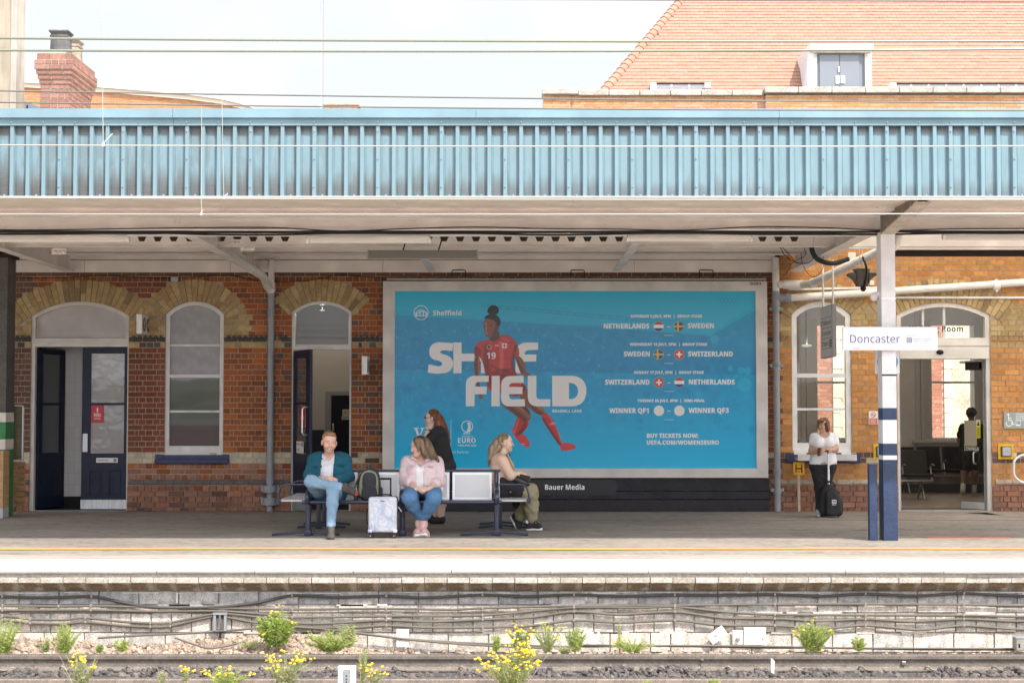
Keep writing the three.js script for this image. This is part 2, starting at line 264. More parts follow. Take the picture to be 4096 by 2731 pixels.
// ---------------------------------------------------------------- the track nearest the platform
const RZ = [10.69, 12.16], RT = -0.80;
{
const steelTop = mat(rgb(0.42, 0.40, 0.39), { map: T.streak, scale: 0.8, rough: 0.32, metal: 0.85 });
const rust = mat(rgb(0.17, 0.145, 0.125), { map: T.rough, scale: 1.6, rough: 0.8, bump: 6, bs: 0.002 });
const rust2 = mat(rgb(0.25, 0.205, 0.17), { map: T.rough, scale: 1.6, rough: 0.8, bump: 6, bs: 0.002 });
const prof = [[-0.07, -0.159], [0.07, -0.159], [0.07, -0.148], [0.022, -0.134], [0.0095, -0.12], [0.0085, -0.055], [0.035, -0.043], [0.0355, -0.012], [0.03, -0.003], [0.0, 0], [-0.03, -0.003], [-0.0355, -0.012], [-0.035, -0.043], [-0.0085, -0.055], [-0.0095, -0.12], [-0.022, -0.134], [-0.07, -0.148]];
RZ.forEach((z, k) => {
const t = thing('rail', k ? 'brown rusty rail nearest the bottom of the picture' : 'grey rail with shiny head below the platform wall', 'rail', [0, RT, z], 'rails of the near track');
delete t.userData.group;
const g = new THREE.ExtrudeGeometry(new THREE.Shape(prof.map((p) => new THREE.Vector2(...p))), { depth: XR - XL, bevelEnabled: false }).rotateY(-Math.PI / 2).translate(XR, 0, 0);
part('rail_body', plain(g), k ? rust2 : rust, t);
part('running_surface', box(XL, XR, 0.0, 0.0008, -0.026, 0.026), steelTop, t);
const clip = tube([V(-0.05, -0.01, 0.02), V(-0.045, 0.03, 0.035), V(-0.02, 0.042, 0.05), V(0.01, 0.016, 0.062), V(0.06, 0.004, 0.062), V(0.085, 0.004, 0.04)], 0.0095, 26, 6);
for (let x = X(20 / 1.68, z) - 0.665 * 5; x < XR; x += 0.665) if (x > XL) part('rail_clip', xform(clip, V(x, -0.15, 0.03)), pick([rust, rust2]), t);
if (!k) {
part('rail_weld', [box(X(2802, z) - 0.012, X(2802, z) + 0.012, -0.14, -0.05, 0.0, 0.02, 0.004), plain(new THREE.SphereGeometry(0.026, 10, 8).translate(X(2802, z), -0.047, 0.018))], rust, t);
part('bond_wire_clip', box(X(3603, z) - 0.02, X(3603, z) + 0.02, -0.10, -0.065, 0.008, 0.04, 0.004), M.steel, t);
} else part('rail_weld', [box(X(2873, z) - 0.012, X(2873, z) + 0.012, -0.14, -0.05, 0.0, 0.02, 0.004), plain(new THREE.SphereGeometry(0.026, 10, 8).translate(X(2873, z), -0.047, 0.018))], rust2, t);
});
const stoneGeo = [0, 1, 2].map((k) => { const g = new THREE.IcosahedronGeometry(1, 1), p = g.attributes.position; const key = new Map(); for (let i = 0; i < p.count; i++) { const kk = [p.getX(i), p.getY(i), p.getZ(i)].map((v) => v.toFixed(3)).join(); if (!key.has(kk)) key.set(kk, rr(0.68, 1.12)); const f = key.get(kk); p.setXYZ(i, p.getX(i) * f, p.getY(i) * f * 0.72, p.getZ(i) * f * 0.9); } g.computeVertexNormals(); return plain(g); });
function stones(name, label, n, place, cols, size) {
const root = thing(name, label, 'ballast'); delete root.userData.category; root.userData.category = 'ballast'; root.userData.kind = 'stuff';
const mm = mat(0xffffff, { map: T.rough, scale: 1, rough: 0.95 });
for (let k = 0; k < 3; k++) {
const im = new THREE.InstancedMesh(stoneGeo[k], mm, Math.floor(n / 3)); im.name = numbered('stones'); im.userData.kind = 'stuff'; shade(im);
const m = new THREE.Matrix4(), q = new THREE.Quaternion(), c = new THREE.Color();
for (let i = 0; i < im.count; i++) { const p = place(), s = size * rr(0.55, 1.25); q.setFromEuler(new THREE.Euler(rr(0, 6), rr(0, 6), rr(0, 6))); m.compose(p, q, V(s, s, s)); im.setMatrixAt(i, m); const b = pick(cols), f = rr(0.75, 1.2); im.setColorAt(i, c.setRGB(b[0] * f, b[1] * f, b[2] * f)); }
root.add(im);
}
}
const pink = [[0.36, 0.275, 0.21], [0.41, 0.32, 0.25], [0.30, 0.225, 0.17], [0.39, 0.295, 0.23], [0.25, 0.195, 0.155]];
const darkc = [[0.095, 0.085, 0.083], [0.115, 0.10, 0.095], [0.08, 0.073, 0.072], [0.14, 0.115, 0.10]];
const hump = (x) => 0.13 * sstep(-2.6, -3.6, x) * (0.8 + 0.2 * Math.sin(x * 2.1)) + 0.19 * Math.exp(-(((x + 2.55) / 0.75) ** 2));
const bedY = (x, z) => -0.955 + 0.03 * Math.sin(x * 1.7 + z * 3) * 0.4 + (z < 10.62 ? (0.035 + hump(x)) * sstep(10.62, 9.62, z) : 0);
stones('ballast_bank', 'brown stone ballast heaped between the platform wall and the first rail', 7200, () => { const z = rr(9.72, 10.6), x = rnd() < 0.72 ? rr(XL, -1.6) : rr(-1.6, XR); return V(x, bedY(x, z) - 0.012 + rr(-0.02, 0.02), z); }, pink, 0.036);
{ const g = plain(new THREE.PlaneGeometry(XR - XL, 1.1, 120, 8).rotateX(-Math.PI / 2).translate(0, 0, 10.1)), p = g.attributes.position; for (let i = 0; i < p.count; i++) p.setY(i, bedY(p.getX(i), p.getZ(i)) - 0.012); g.computeVertexNormals(); struct('ballast_shoulder', boxUV(g), mat(rgb(0.42, 0.34, 0.28), { map: T.rough, scale: 1.5, rough: 0.95, bump: 8, bs: 0.01 })); }
stones('track_ballast', 'dark oily stone ballast between the two rails', 7200, () => { const x = rr(XL, XR), z = rr(10.74, 12.12); const hi = 0.028 * Math.sin(x * 1.3) + 0.02 * Math.sin(x * 4.1 + 2) + 0.022 * Math.sin((x - X(12, 10.69)) * 2 * Math.PI / 0.665); return V(x, -0.962 + hi * 0.6 + rr(-0.02, 0.022), z); }, darkc, 0.036);
struct('track_bed', plain(new THREE.PlaneGeometry(XR - XL, 1.42).rotateX(-Math.PI / 2).translate(0, -0.968, 11.43)), mat(rgb(0.09, 0.08, 0.077), { map: T.rough, scale: 2, rough: 0.95, bump: 8, bs: 0.01 }));
stones('near_ballast', 'rusty brown stone ballast in front of the second rail', 3000, () => V(rr(-7, 7), -0.955 + rr(-0.035, 0.03), rr(12.2, 13.4)), [[0.33, 0.235, 0.185], [0.26, 0.19, 0.155], [0.45, 0.35, 0.29], [0.22, 0.17, 0.145]], 0.038);
}
// ================================================================ the station building
function lamp(label, p, r, I) { const t = thing('ceiling_lamp', label, 'lamp', [p.x, p.y, p.z]); part('bulb', plain(new THREE.SphereGeometry(r, 14, 10).scale(1.6, 0.45, 1.6)), mat(rgb(0.9, 0.85, 0.75), { emissive: rgb(1, 0.9, 0.72), emissiveIntensity: 0.12 }), t); part('stem', bar(V(0, r * 0.4, 0), V(0, Math.max(0.1, 4.4 - p.y), 0), 0.008), M.pipeGrey, t); const L = new THREE.PointLight(new THREE.Color(1, 0.9, 0.75), I, 0, 2); L.name = 'lamp_light'; L.castShadow = true; t.add(L); }
const station = thing('station_building', 'long red brick station building with yellow brick arches over its doors and windows', 'building');
const COURSE = 0.0917, BRICK = 0.2385;
const yB = Y(1853, 0);                                   // a bed joint to count the courses from
const op = (x0, x1, sp, cr, bt) => ({ x0: X(x0, 0, 1250), x1: X(x1, 0, 1250), ys: Y(sp, 0), yc: Y(cr, 0), yb: bt === null ? -0.2 : Y(bt, 0) });
const O = {
gents: op(125, 514, 1263, 1206, null), win: op(662, 894, 1257, 1206, 1817), ladies: op(1167, 1405, 1247, 1204, null),
winR: op(3168, 3404, 1259, 1206, 1815), doorR: op(3588, 3962, 1259, 1209, null),
};
for (const o of Object.values(O)) { o.cx = (o.x0 + o.x1) / 2; const h = o.yc - o.ys, w = (o.x1 - o.x0) / 2; o.R = (w * w + h * h) / (2 * h); o.cy = o.yc - o.R; o.al = Math.asin(w / o.R); }
const archTop = (o, x) => o.cy + Math.sqrt(Math.max(0, o.R * o.R - (x - o.cx) ** 2));
function archPath(o, inset = 0, Cls = THREE.Path, y0 = o.yb) {
const p = new Cls(), R = o.R - inset, a = Math.asin(clamp((o.x1 - inset - o.cx) / R, -1, 1)), N = 18;
p.moveTo(o.x0 + inset, y0); p.lineTo(o.x1 - inset, y0);
for (let i = 0; i <= N; i++) { const t = a - 2 * a * i / N; p.lineTo(o.cx + R * Math.sin(t), o.cy + R * Math.cos(t)); }
p.lineTo(o.x0 + inset, y0); return p;
}
const WT = 5.3;                                          // wall top
{
const s = new THREE.Shape([[XL, -0.2], [XR, -0.2], [XR, WT], [XL, WT]].map((p) => new THREE.Vector2(...p)));
for (const o of Object.values(O)) s.holes.push(archPath({ ...o, yb: Math.max(o.yb, -0.19) }));
const wall = part('wall', extrude(s, 0.36, -0.367), mat(rgb(0.40, 0.315, 0.245), { map: T.rough, scale: 2, rough: 0.95 }), station);
part('building_shell', [box(XL, XR, WT - 0.25, WT, -7.4, -0.37), box(XL, XL + 0.3, -0.2, WT - 0.25, -7.4, -0.37), box(XR - 0.3, XR, -0.2, WT - 0.25, -7.4, -0.37)], mat(rgb(0.4, 0.3, 0.22), { map: T.rough, scale: 1, rough: 0.95 }), station);
// ---- brick palettes (base colours)
const red = [[0.29, 0.085, 0.028], [0.335, 0.098, 0.028], [0.25, 0.073, 0.027], [0.37, 0.12, 0.032], [0.20, 0.063, 0.029], [0.40, 0.145, 0.042]];
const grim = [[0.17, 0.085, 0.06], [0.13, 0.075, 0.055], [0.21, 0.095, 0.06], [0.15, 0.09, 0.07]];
const base = [[0.35, 0.15, 0.08], [0.30, 0.125, 0.07], [0.38, 0.19, 0.125], [0.22, 0.115, 0.088], [0.34, 0.175, 0.125]];
const orange = [[0.56, 0.25, 0.065], [0.60, 0.28, 0.08], [0.52, 0.22, 0.06], [0.48, 0.24, 0.09], [0.62, 0.31, 0.10]];
const buff = [[0.46, 0.33, 0.145], [0.42, 0.295, 0.125], [0.50, 0.375, 0.185], [0.36, 0.25, 0.115], [0.48, 0.34, 0.15]];
const cream = [[0.55, 0.48, 0.35], [0.50, 0.44, 0.31], [0.58, 0.52, 0.40]];
const coal = [[0.09, 0.075, 0.065], [0.12, 0.10, 0.085], [0.075, 0.065, 0.06]];
const brickM = new Map();
const mOf = (c) => { const k = c.join(); if (!brickM.has(k)) brickM.set(k, mat(rgb(...c), { map: T.grain, scale: 3.1, rough: 0.9, bump: 12, bs: 0.002 })); return brickM.get(k); };
const merged = mat(0xffffff, { vertexColors: true, map: T.grain, scale: 3.1, rough: 0.9, bump: 12, bs: 0.002 });
const bricks = [], vouss = [];
const xs = (p) => X(p, 0), RIGHT = xs(3122);
const yBand1 = Y(1340, 0), yBand0 = Y(1362, 0), yYel = Y(1381, 0), ySill1 = Y(1817, 0), yPl1 = Y(1936, 0);
const FAN = { gents: 0.365, win: 0.375, ladies: 0.37, winR: 0.34, doorR: 0.40 };
const inFan = (x, y) => { for (const k in O) { const o = O[k], d = Math.hypot(x - o.cx, y - o.cy), a = Math.abs(Math.atan2(x - o.cx, y - o.cy)); if (d > o.R - 0.01 && d < o.R + FAN[k] - 0.02 && a < o.al + (k === 'ladies' || k === 'winR' ? 0.10 : 0.16)) return true; } return false; };
const above = (x, y) => { for (const k of x > RIGHT ? ['winR', 'doorR'] : ['gents', 'win']) { const o = O[k]; if (Math.hypot(x - o.cx, y - o.cy) < o.R + FAN[k] - 0.03 && Math.abs(x - o.cx) < 1.25) return false; } return true; };
for (let k = -21; k < 40; k++) {
const y0 = yB + k * COURSE, y1 = y0 + COURSE, yc = (y0 + y1) / 2;
if (y1 < 0.01 || y0 > 4.5) continue;
const low = yc < yPl1, gapY = Math.max(y0, 0.0);
let spans = [[XL, XR]];
for (const o of Object.values(O)) {
if (yc < o.yb || yc > o.yc) continue;
let hw = yc < o.ys ? (o.x1 - o.x0) / 2 : Math.sqrt(Math.max(0, o.R ** 2 - (yc - o.cy) ** 2));
const a = o.cx - hw, b = o.cx + hw; spans = spans.flatMap(([p, q]) => b <= p || a >= q ? [[p, q]] : [[p, a], [b, q]].filter(([m, n]) => n - m > 0.03));
}
for (const [p, q] of spans) {
const head = k & 1; let x = p + (p === XL ? (head ? 0 : -0.06) : 0), n = 0;
while (x < q - 0.01) {
let L = head ? BRICK / 2 : BRICK; if (n === 0 && p !== XL && head) L = BRICK / 2; if (n === 1 && p !== XL && head) L = BRICK / 4; n++;
L *= rr(0.975, 1.025); let e = Math.min(q, x + L); if (q - e < 0.05) e = q;
const xc = (x + e) / 2, w = e - x;
const ok = !inFan(xc, yc) && !(xc > xs(1560) && xc < xs(3040) && yc < Y(1150, 0) && yc > 0.6);
if (ok) {
const px = 2048 + xc * 240; let set = red, jit = 1;
const right = xc > RIGHT;
if (right) set = orange;
if (yc < yBand1 + 0.002 && yc > yBand0 - 0.03 && !right) set = px < 2000 ? (px > 1060 && rnd() < 0.3 ? buff : coal) : coal;
else if (yc < yBand0 && yc > yYel - 0.03) set = rnd() < 0.85 ? buff : coal;
else if (yc >= yBand1 && ((px < 985 && !above(xc, yc) && px > 40) || (px < 978 && px > 40 && yc < Y(1205, 0)) || (right && (!above(xc, yc) || yc < Y(1205, 0))))) set = buff;
else if (yc < ySill1 && yc > yB - 0.005) set = px < 1130 ? cream : rnd() < (right ? 0.35 : 0.6) ? cream : grim;
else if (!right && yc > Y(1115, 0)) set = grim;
else if (!right && yc < yB && yc > 0.35) set = rnd() < 0.75 ? base : red;
else if (yc <= 0.35 || low) set = rnd() < 0.9 ? base : grim;
else if (!right && px > 500 && px < 665) set = [[0.22, 0.07, 0.034], [0.235, 0.074, 0.036], [0.20, 0.068, 0.04]];
else if (!right && px < 130) set = grim;
else if (!right && px > 1040 && px < 1560 && rnd() < 0.25) set = grim;
if (right && low) set = base;
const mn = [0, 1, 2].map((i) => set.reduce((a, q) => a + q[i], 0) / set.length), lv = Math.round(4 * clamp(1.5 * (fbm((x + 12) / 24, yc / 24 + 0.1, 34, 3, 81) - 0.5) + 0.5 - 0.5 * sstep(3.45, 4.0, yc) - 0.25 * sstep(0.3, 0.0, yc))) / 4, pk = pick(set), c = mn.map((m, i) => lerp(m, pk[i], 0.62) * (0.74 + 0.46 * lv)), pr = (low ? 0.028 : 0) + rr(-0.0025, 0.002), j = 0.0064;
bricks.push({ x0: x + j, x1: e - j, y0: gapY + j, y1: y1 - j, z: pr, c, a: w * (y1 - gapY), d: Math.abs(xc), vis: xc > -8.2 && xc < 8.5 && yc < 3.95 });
}
x = e;
}
}
}
const order = bricks.map((b, i) => [b.vis ? b.a : 0, i]).sort((p, q) => q[0] - p[0] || p[1] - q[1]).slice(0, 900).map((p) => p[1]);
const own = new Set(order.filter((_, i) => i % 3 === 0)), rest = [];
const shared = new Map();
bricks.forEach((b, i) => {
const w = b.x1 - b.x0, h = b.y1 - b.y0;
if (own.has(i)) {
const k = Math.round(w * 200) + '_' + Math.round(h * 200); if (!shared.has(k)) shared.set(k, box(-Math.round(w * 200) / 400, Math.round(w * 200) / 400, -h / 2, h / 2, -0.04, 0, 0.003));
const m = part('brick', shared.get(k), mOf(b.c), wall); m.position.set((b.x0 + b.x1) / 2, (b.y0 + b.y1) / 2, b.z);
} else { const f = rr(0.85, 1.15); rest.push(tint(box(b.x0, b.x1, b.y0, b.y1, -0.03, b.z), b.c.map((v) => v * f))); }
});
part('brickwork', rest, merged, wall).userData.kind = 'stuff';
const bm = [[0.44, 0.315, 0.145], [0.39, 0.275, 0.125], [0.48, 0.355, 0.175], [0.36, 0.25, 0.115], [0.42, 0.30, 0.15]].map(mOf), dirtyB = [[0.25, 0.175, 0.09], [0.30, 0.215, 0.105]].map(mOf);
for (const k in O) {
const o = O[k], ext = k === 'ladies' || k === 'winR' ? 0.10 : 0.16, A = o.al + ext, n = Math.round(2 * A * (o.R + 0.15) / 0.092), F = FAN[k];
for (let i = 0; i < n; i++) {
const t0 = -A + 2 * A * i / n, t1 = -A + 2 * A * (i + 1) / n, cut = i & 1 ? 0.36 : 0.64;
const px = 2048 + (o.cx + o.R * Math.sin(t0)) * 240;
for (const [r0, r1] of [[0, cut], [cut, 1]]) {
const a = o.R + r0 * F + 0.004, b = o.R + r1 * F - 0.007, j = 0.0065 / o.R;
const P = (r, t) => [o.cx + r * Math.sin(t), o.cy + r * Math.cos(t)];
const q = [P(a, t0 + j), P(a, t1 - j), P(b, t1 - j * a / b), P(b, t0 + j * a / b)].reverse();
if (q.some(([x]) => k === 'gents' && x > xs(592)) || q.some(([x]) => k === 'win' && x < xs(592))) { if (Math.abs(q[0][0] - xs(592)) > 0.12) continue; }
part('voussoir', extrude(q, 0.045, -0.04 + rr(0.0015, 0.005)), rnd() < (px > 250 && px < 340 ? 0.6 : 0.06) ? pick(dirtyB) : pick(bm), wall);
}
}
}
const ros = mat(rgb(0.10, 0.085, 0.072), { rough: 0.9 }), rosR = mat(rgb(0.40, 0.31, 0.18), { map: T.grain, scale: 3, rough: 0.9 });
const rg = join([plain(new THREE.TorusGeometry(0.026, 0.008, 5, 10)), plain(new THREE.SphereGeometry(0.014, 6, 5)), box(-0.044, 0.044, 0.034, 0.042, -0.01, 0.012), box(-0.044, 0.044, -0.042, -0.034, -0.01, 0.012)]);
for (const [a, b, m] of [[52, 125, ros], [520, 660, ros], [900, 1070, ros], [1085, 1160, ros], [1410, 1528, ros], [3122, 3166, rosR], [3408, 3520, rosR], [3972, 4300, rosR]]) for (let p = a + 11; p < b; p += 22) { const r = part('rosette', rg, m, wall); r.position.set(xs(p), (yBand0 + yBand1) / 2, 0.006); }
const mould = (p0, p1, m) => { const x0 = X(p0, 0), x1 = X(p1, 0), yt = Y(1917, 0), yb = yPl1; const g = new THREE.ExtrudeGeometry(new THREE.Shape([[-0.02, yb], [0.045, yb], [0.045, yb + 0.025], [0.005, yt], [-0.02, yt]].map((q) => new THREE.Vector2(...q))), { depth: x1 - x0, bevelEnabled: false }).rotateY(-Math.PI / 2).translate(x1, 0, 0); return plain(g); };
const mgrey = mat(rgb(0.13, 0.115, 0.11), { map: T.rough, scale: 2.5, rough: 0.9 }), mstone = mat(rgb(0.38, 0.31, 0.24), { map: T.rough, scale: 2.5, rough: 0.9 });
for (const [a, b, st, m] of [[-560, 118, 60, mgrey], [517, 1160, 60, mgrey], [1407, 1540, 60, mgrey], [3080, 3585, 66, mstone], [3980, 4620, 66, mstone]]) for (let p = a; p < b - 5; p += st) part('plinth_block', mould(p + 0.5, Math.min(b, p + st) - 0.8, m), m, wall);
// windows and doors ----------------------------------------------------------------
const ring = (o, in0, in1, z, d, y0) => extrude(archPath(o, in0, THREE.Shape, y0 ?? o.yb), d, z, 0, [archPath(o, in1, THREE.Path, (y0 ?? o.yb) + (in1 - in0))]);
const paneArch = (o, inset, y0, z) => plain(new THREE.ShapeGeometry(archPath(o, inset, THREE.Shape, y0), 18).translate(0, 0, z));
const glassDark = mat(rgb(0.10, 0.105, 0.11), { rough: 0.04, metal: 0, clearcoat: 1, clearcoatRoughness: 0.02, side: THREE.DoubleSide });
const frost = mat(rgb(0.36, 0.355, 0.37), { map: T.soft, scale: 2, rough: 0.55 });
{
const o = O.win, w = sub('window', station); w.userData.label = 'arched sash window with two frosted grey upper panes';
const z = -0.13;
part('frame', [ring(o, 0.0, 0.065, z, 0.1), box(o.x0 + 0.065, o.x1 - 0.065, Y(1386, z), Y(1377, z), z + 0.02, z + 0.075), box(o.x0 + 0.065, o.x1 - 0.065, Y(1511, z), Y(1498, z), z + 0.03, z + 0.09), box(o.x0 + 0.065, o.x1 - 0.065, Y(1650, z), Y(1641, z), z + 0.02, z + 0.075), box(o.x0 + 0.03, o.x1 - 0.03, o.yb + 0.0, Y(1783, z), z + 0.02, z + 0.095), box(o.x0 + 0.02, o.x1 - 0.02, o.yb - 0.01, Y(1806, z), z + 0.05, z + 0.13)], M.frame, w);
part('pane', paneArch(o, 0.065, Y(1381, z), z + 0.035), frost, w, 'frosted top pane');
part('pane', box(o.x0 + 0.065, o.x1 - 0.065, Y(1500, z), Y(1384, z), z + 0.03, z + 0.036), frost, w, 'frosted pane');
part('pane', box(o.x0 + 0.065, o.x1 - 0.065, Y(1644, z), Y(1508, z), z + 0.04, z + 0.046), glassDark, w);
part('pane', box(o.x0 + 0.065, o.x1 - 0.065, Y(1786, z), Y(1648, z), z + 0.03, z + 0.036), glassDark, w);
part('sill', [box(X(622, 0), X(918, 0), Y(1854, 0), Y(1836, 0), -0.1, 0.09, 0.012), box(X(622, 0), X(655, 0), Y(1836, 0), Y(1817, 0), -0.1, 0.02), box(X(892, 0), X(918, 0), Y(1836, 0), Y(1817, 0), -0.1, 0.02), box(X(655, 0), X(892, 0), Y(1836, 0), Y(1819, 0), -0.36, 0.008)], mat(rgb(0.028, 0.036, 0.10), { map: T.rough, scale: 3, rough: 0.5 }), w, 'navy painted stone sill');
part('room_back', box(o.x0 - 0.3, o.x1 + 0.3, 0.6, 3.9, -0.9, -0.85), mat(rgb(0.12, 0.12, 0.12), {}), station);
}
{
const o = O.winR, w = sub('window', station); w.userData.label = 'arched clear sash window of the waiting room';
const z = -0.13;
part('frame', [ring(o, 0.0, 0.085, z, 0.1), box(o.x0 + 0.085, o.x1 - 0.085, Y(1510, z), Y(1494, z), z + 0.03, z + 0.09), box(o.x0 + 0.085, o.x1 - 0.085, Y(1641, z), Y(1632, z), z + 0.02, z + 0.075), box(o.x0 + 0.03, o.x1 - 0.03, o.yb, Y(1771, z), z + 0.02, z + 0.095), box(o.x0 + 0.02, o.x1 - 0.02, o.yb - 0.01, Y(1800, z), z + 0.05, z + 0.13)], M.whitePaint, w);
part('pane', paneArch(o, 0.085, Y(1502, z), z + 0.03), M.glass, w);
part('pane', plain(new THREE.PlaneGeometry(o.x1 - o.x0 - 0.17, Y(1508, z) - Y(1636, z)).translate(o.cx, (Y(1508, z) + Y(1636, z)) / 2, z + 0.04)), M.glass, w);
part('pane', plain(new THREE.PlaneGeometry(o.x1 - o.x0 - 0.17, Y(1638, z) - Y(1774, z)).translate(o.cx, (Y(1638, z) + Y(1774, z)) / 2, z + 0.03)), M.glass, w);
part('sill', [box(X(3144, 0), X(3439, 0), Y(1851, 0), Y(1836, 0), -0.1, 0.09, 0.012), box(X(3144, 0), X(3176, 0), Y(1836, 0), Y(1815, 0), -0.1, 0.02), box(X(3409, 0), X(3439, 0), Y(1836, 0), Y(1815, 0), -0.1, 0.02)], mat(rgb(0.028, 0.036, 0.10), { map: T.rough, scale: 3, rough: 0.5 }), w, 'navy painted stone sill with pale slope');
part('sill_slope', extrude([[-0.36, Y(1815, 0)], [0.0, Y(1836, 0) - 0.01], [-0.36, Y(1840, 0)]], X(3409, 0) - X(3176, 0)).rotateY(Math.PI / 2).translate(X(3176, 0), 0, 0).scale(1, 1, 1), M.frame, w);
}
{
const o = { ...O.gents, yb: 0 }, z = -0.14, d = sub('doorway', station); d.userData.label = 'gents doorway with pale arched head panel';
const yT = Y(1388, z), yT2 = Y(1355, z);
part('frame', [extrude(archPath(o, 0, THREE.Shape, 0), 0.12, z, 0, [(() => { const p = archPath(o, 0.06, THREE.Path, yT2); return p; })(), new THREE.Path([[o.x0 + 0.06, 0.004], [o.x1 - 0.02, 0.004], [o.x1 - 0.02, yT], [o.x0 + 0.06, yT]].map((p) => new THREE.Vector2(...p)))]), box(o.x0 + 0.03, o.x1 - 0.01, Y(1374, z), Y(1368, z), z + 0.11, z + 0.135)], mat(rgb(0.60, 0.57, 0.53), { map: T.soft, scale: 1, rough: 0.5 }), d);
part('head_panel', paneArch(o, 0.06, yT2, z + 0.05), mat(rgb(0.50, 0.47, 0.45), { map: T.soft, scale: 0.7, rough: 0.6 }), d);
const L = sub('door', station); L.userData.label = 'closed navy door leaf with two panes and a steel kick plate';
const zz = -0.1, x0 = X(327, zz), x1 = o.x1 - 0.022, gx0 = X(362, zz), gx1 = X(496, zz), yt = Y(1390, zz);
const hole = (a, b, p0, p1) => new THREE.Path([[a, Y(p1, zz)], [b, Y(p1, zz)], [b, Y(p0, zz)], [a, Y(p0, zz)]].map((p) => new THREE.Vector2(...p)));
const sh = new THREE.Shape([[x0, 0.02], [x1, 0.02], [x1, yt], [x0, yt]].map((p) => new THREE.Vector2(...p)));
part('door_leaf', extrude(sh, 0.05, zz - 0.025, 0.003, [hole(gx0, gx1, 1414, 1611), hole(gx0, gx1, 1620, 1813), hole(X(361, zz), X(410, zz), 1882, 1983), hole(X(439, zz), X(491, zz), 1882, 1983)]), M.navyDoor, L);
const wavy = mat(rgb(0.30, 0.30, 0.31), { rough: 0.08, clearcoat: 1, clearcoatRoughness: 0.03, bumpMap: rep(T.bump, 0.07), bumpScale: 0.04 });
part('pane', box(gx0, gx1, Y(1611, zz), Y(1414, zz), zz - 0.006, zz), wavy, L); part('pane', box(gx0, gx1, Y(1813, zz), Y(1620, zz), zz - 0.006, zz), wavy, L);
for (const [a, b] of [[361, 410], [439, 491]]) part('panel', [box(X(a, zz), X(b, zz), Y(1983, zz), Y(1882, zz), zz - 0.02, zz + 0.004), box(X(a + 8, zz), X(b - 8, zz), Y(1975, zz), Y(1890, zz), zz, zz + 0.014, 0.006)], M.navyDoor, L);
part('kick_plate', box(X(326, zz), x1 - 0.002, 0.03, Y(1998, zz), zz + 0.026, zz + 0.03), mat(rgb(0.60, 0.62, 0.65), { map: T.streak, scale: 2, rough: 0.38, metal: 0.35 }), L);
part('push_plate', box(X(332, zz), X(351, zz), Y(1807, zz), Y(1734, zz), zz + 0.026, zz + 0.03), mat(rgb(0.62, 0.64, 0.68), { rough: 0.4, metal: 0.3 }), L);
const K = sub('door', station); K.userData.label = 'open navy door leaf swung into the gents passage';
K.position.set(o.x0 + 0.07, 0, -0.12); K.rotation.y = 70 * Math.PI / 180;
const wK = 0.75, hK = Y(1390, 0) - 0.02, hl = (p0, p1, a, b) => new THREE.Path([[a, Y(p1, 0)], [b, Y(p1, 0)], [b, Y(p0, 0)], [a, Y(p0, 0)]].map((p) => new THREE.Vector2(...p)));
part('door_leaf', extrude(new THREE.Shape([[0, 0.03], [wK, 0.03], [wK, hK], [0, hK]].map((p) => new THREE.Vector2(...p))), 0.045, -0.02, 0.003, [hl(1414, 1611, 0.13, wK - 0.13), hl(1620, 1813, 0.13, wK - 0.13)]), M.navyDoor, K);
part('pane', box(0.13, wK - 0.13, Y(1611, 0), Y(1414, 0), -0.004, 0.004), glassDark, K); part('pane', box(0.13, wK - 0.13, Y(1813, 0), Y(1620, 0), -0.004, 0.004), glassDark, K);
for (const a of [0.13, 0.42]) part('panel', box(a, a + 0.2, Y(1983, 0), Y(1882, 0), 0.025, 0.034, 0.004), M.navyDoor, K);
const bz = -0.86, tx0 = o.x0 - 0.6, tx1 = o.x1 + 0.5;
const P = sub('tiled_passage', station);
part('wall', [box(tx0, tx1, -0.1, 3.7, bz - 0.1, bz - 0.006), box(tx1, tx1 + 0.1, -0.1, 3.7, bz, -0.37), box(tx0 - 0.1, tx0, -0.1, 3.7, bz, -0.37), box(tx0, tx1, 2.95, 3.05, bz, -0.37)], mat(rgb(0.45, 0.44, 0.43), { rough: 0.7 }), P);
const tm = [mat(rgb(0.76, 0.75, 0.745), { rough: 0.3 }), mat(rgb(0.74, 0.73, 0.725), { rough: 0.3 }), mat(rgb(0.78, 0.77, 0.76), { rough: 0.3 })];
const tg = box(0.0012, 0.0978, 0.0012, 0.1958, 0, 0.007, 0.0015);
const ty0 = Y(1985, bz); for (let i = 0; i < 10; i++) for (let j = 0; j < 14; j++) { const t = part('wall_tile', tg, pick(tm), P); t.position.set(X(160, bz) + i * 0.099, ty0 + j * 0.197, bz - 0.006); }
part('skirting', box(tx0, tx1, 0, ty0 - 0.002, bz - 0.004, bz + 0.02), M.black, P);
part('floor', box(tx0, tx1, -0.24, -0.0, bz, 0.05 - 0.001), mat(rgb(0.06, 0.06, 0.065), { map: T.asphalt, scale: 1, rough: 0.7 }), P);
const ex = single('exit_sign', [box(X(185, -0.8), X(205, -0.8), Y(1442, -0.8), Y(1408, -0.8), -0.85, -0.8, 0.003)], mat(rgb(0.03, 0.25, 0.16), { rough: 0.4 }), 'small green exit sign inside the gents doorway', 'sign');
part('pictogram', [box(X(192, -0.8), X(198, -0.8), Y(1436, -0.8), Y(1415, -0.8), -0.8, -0.796)], M.white, ex);
}
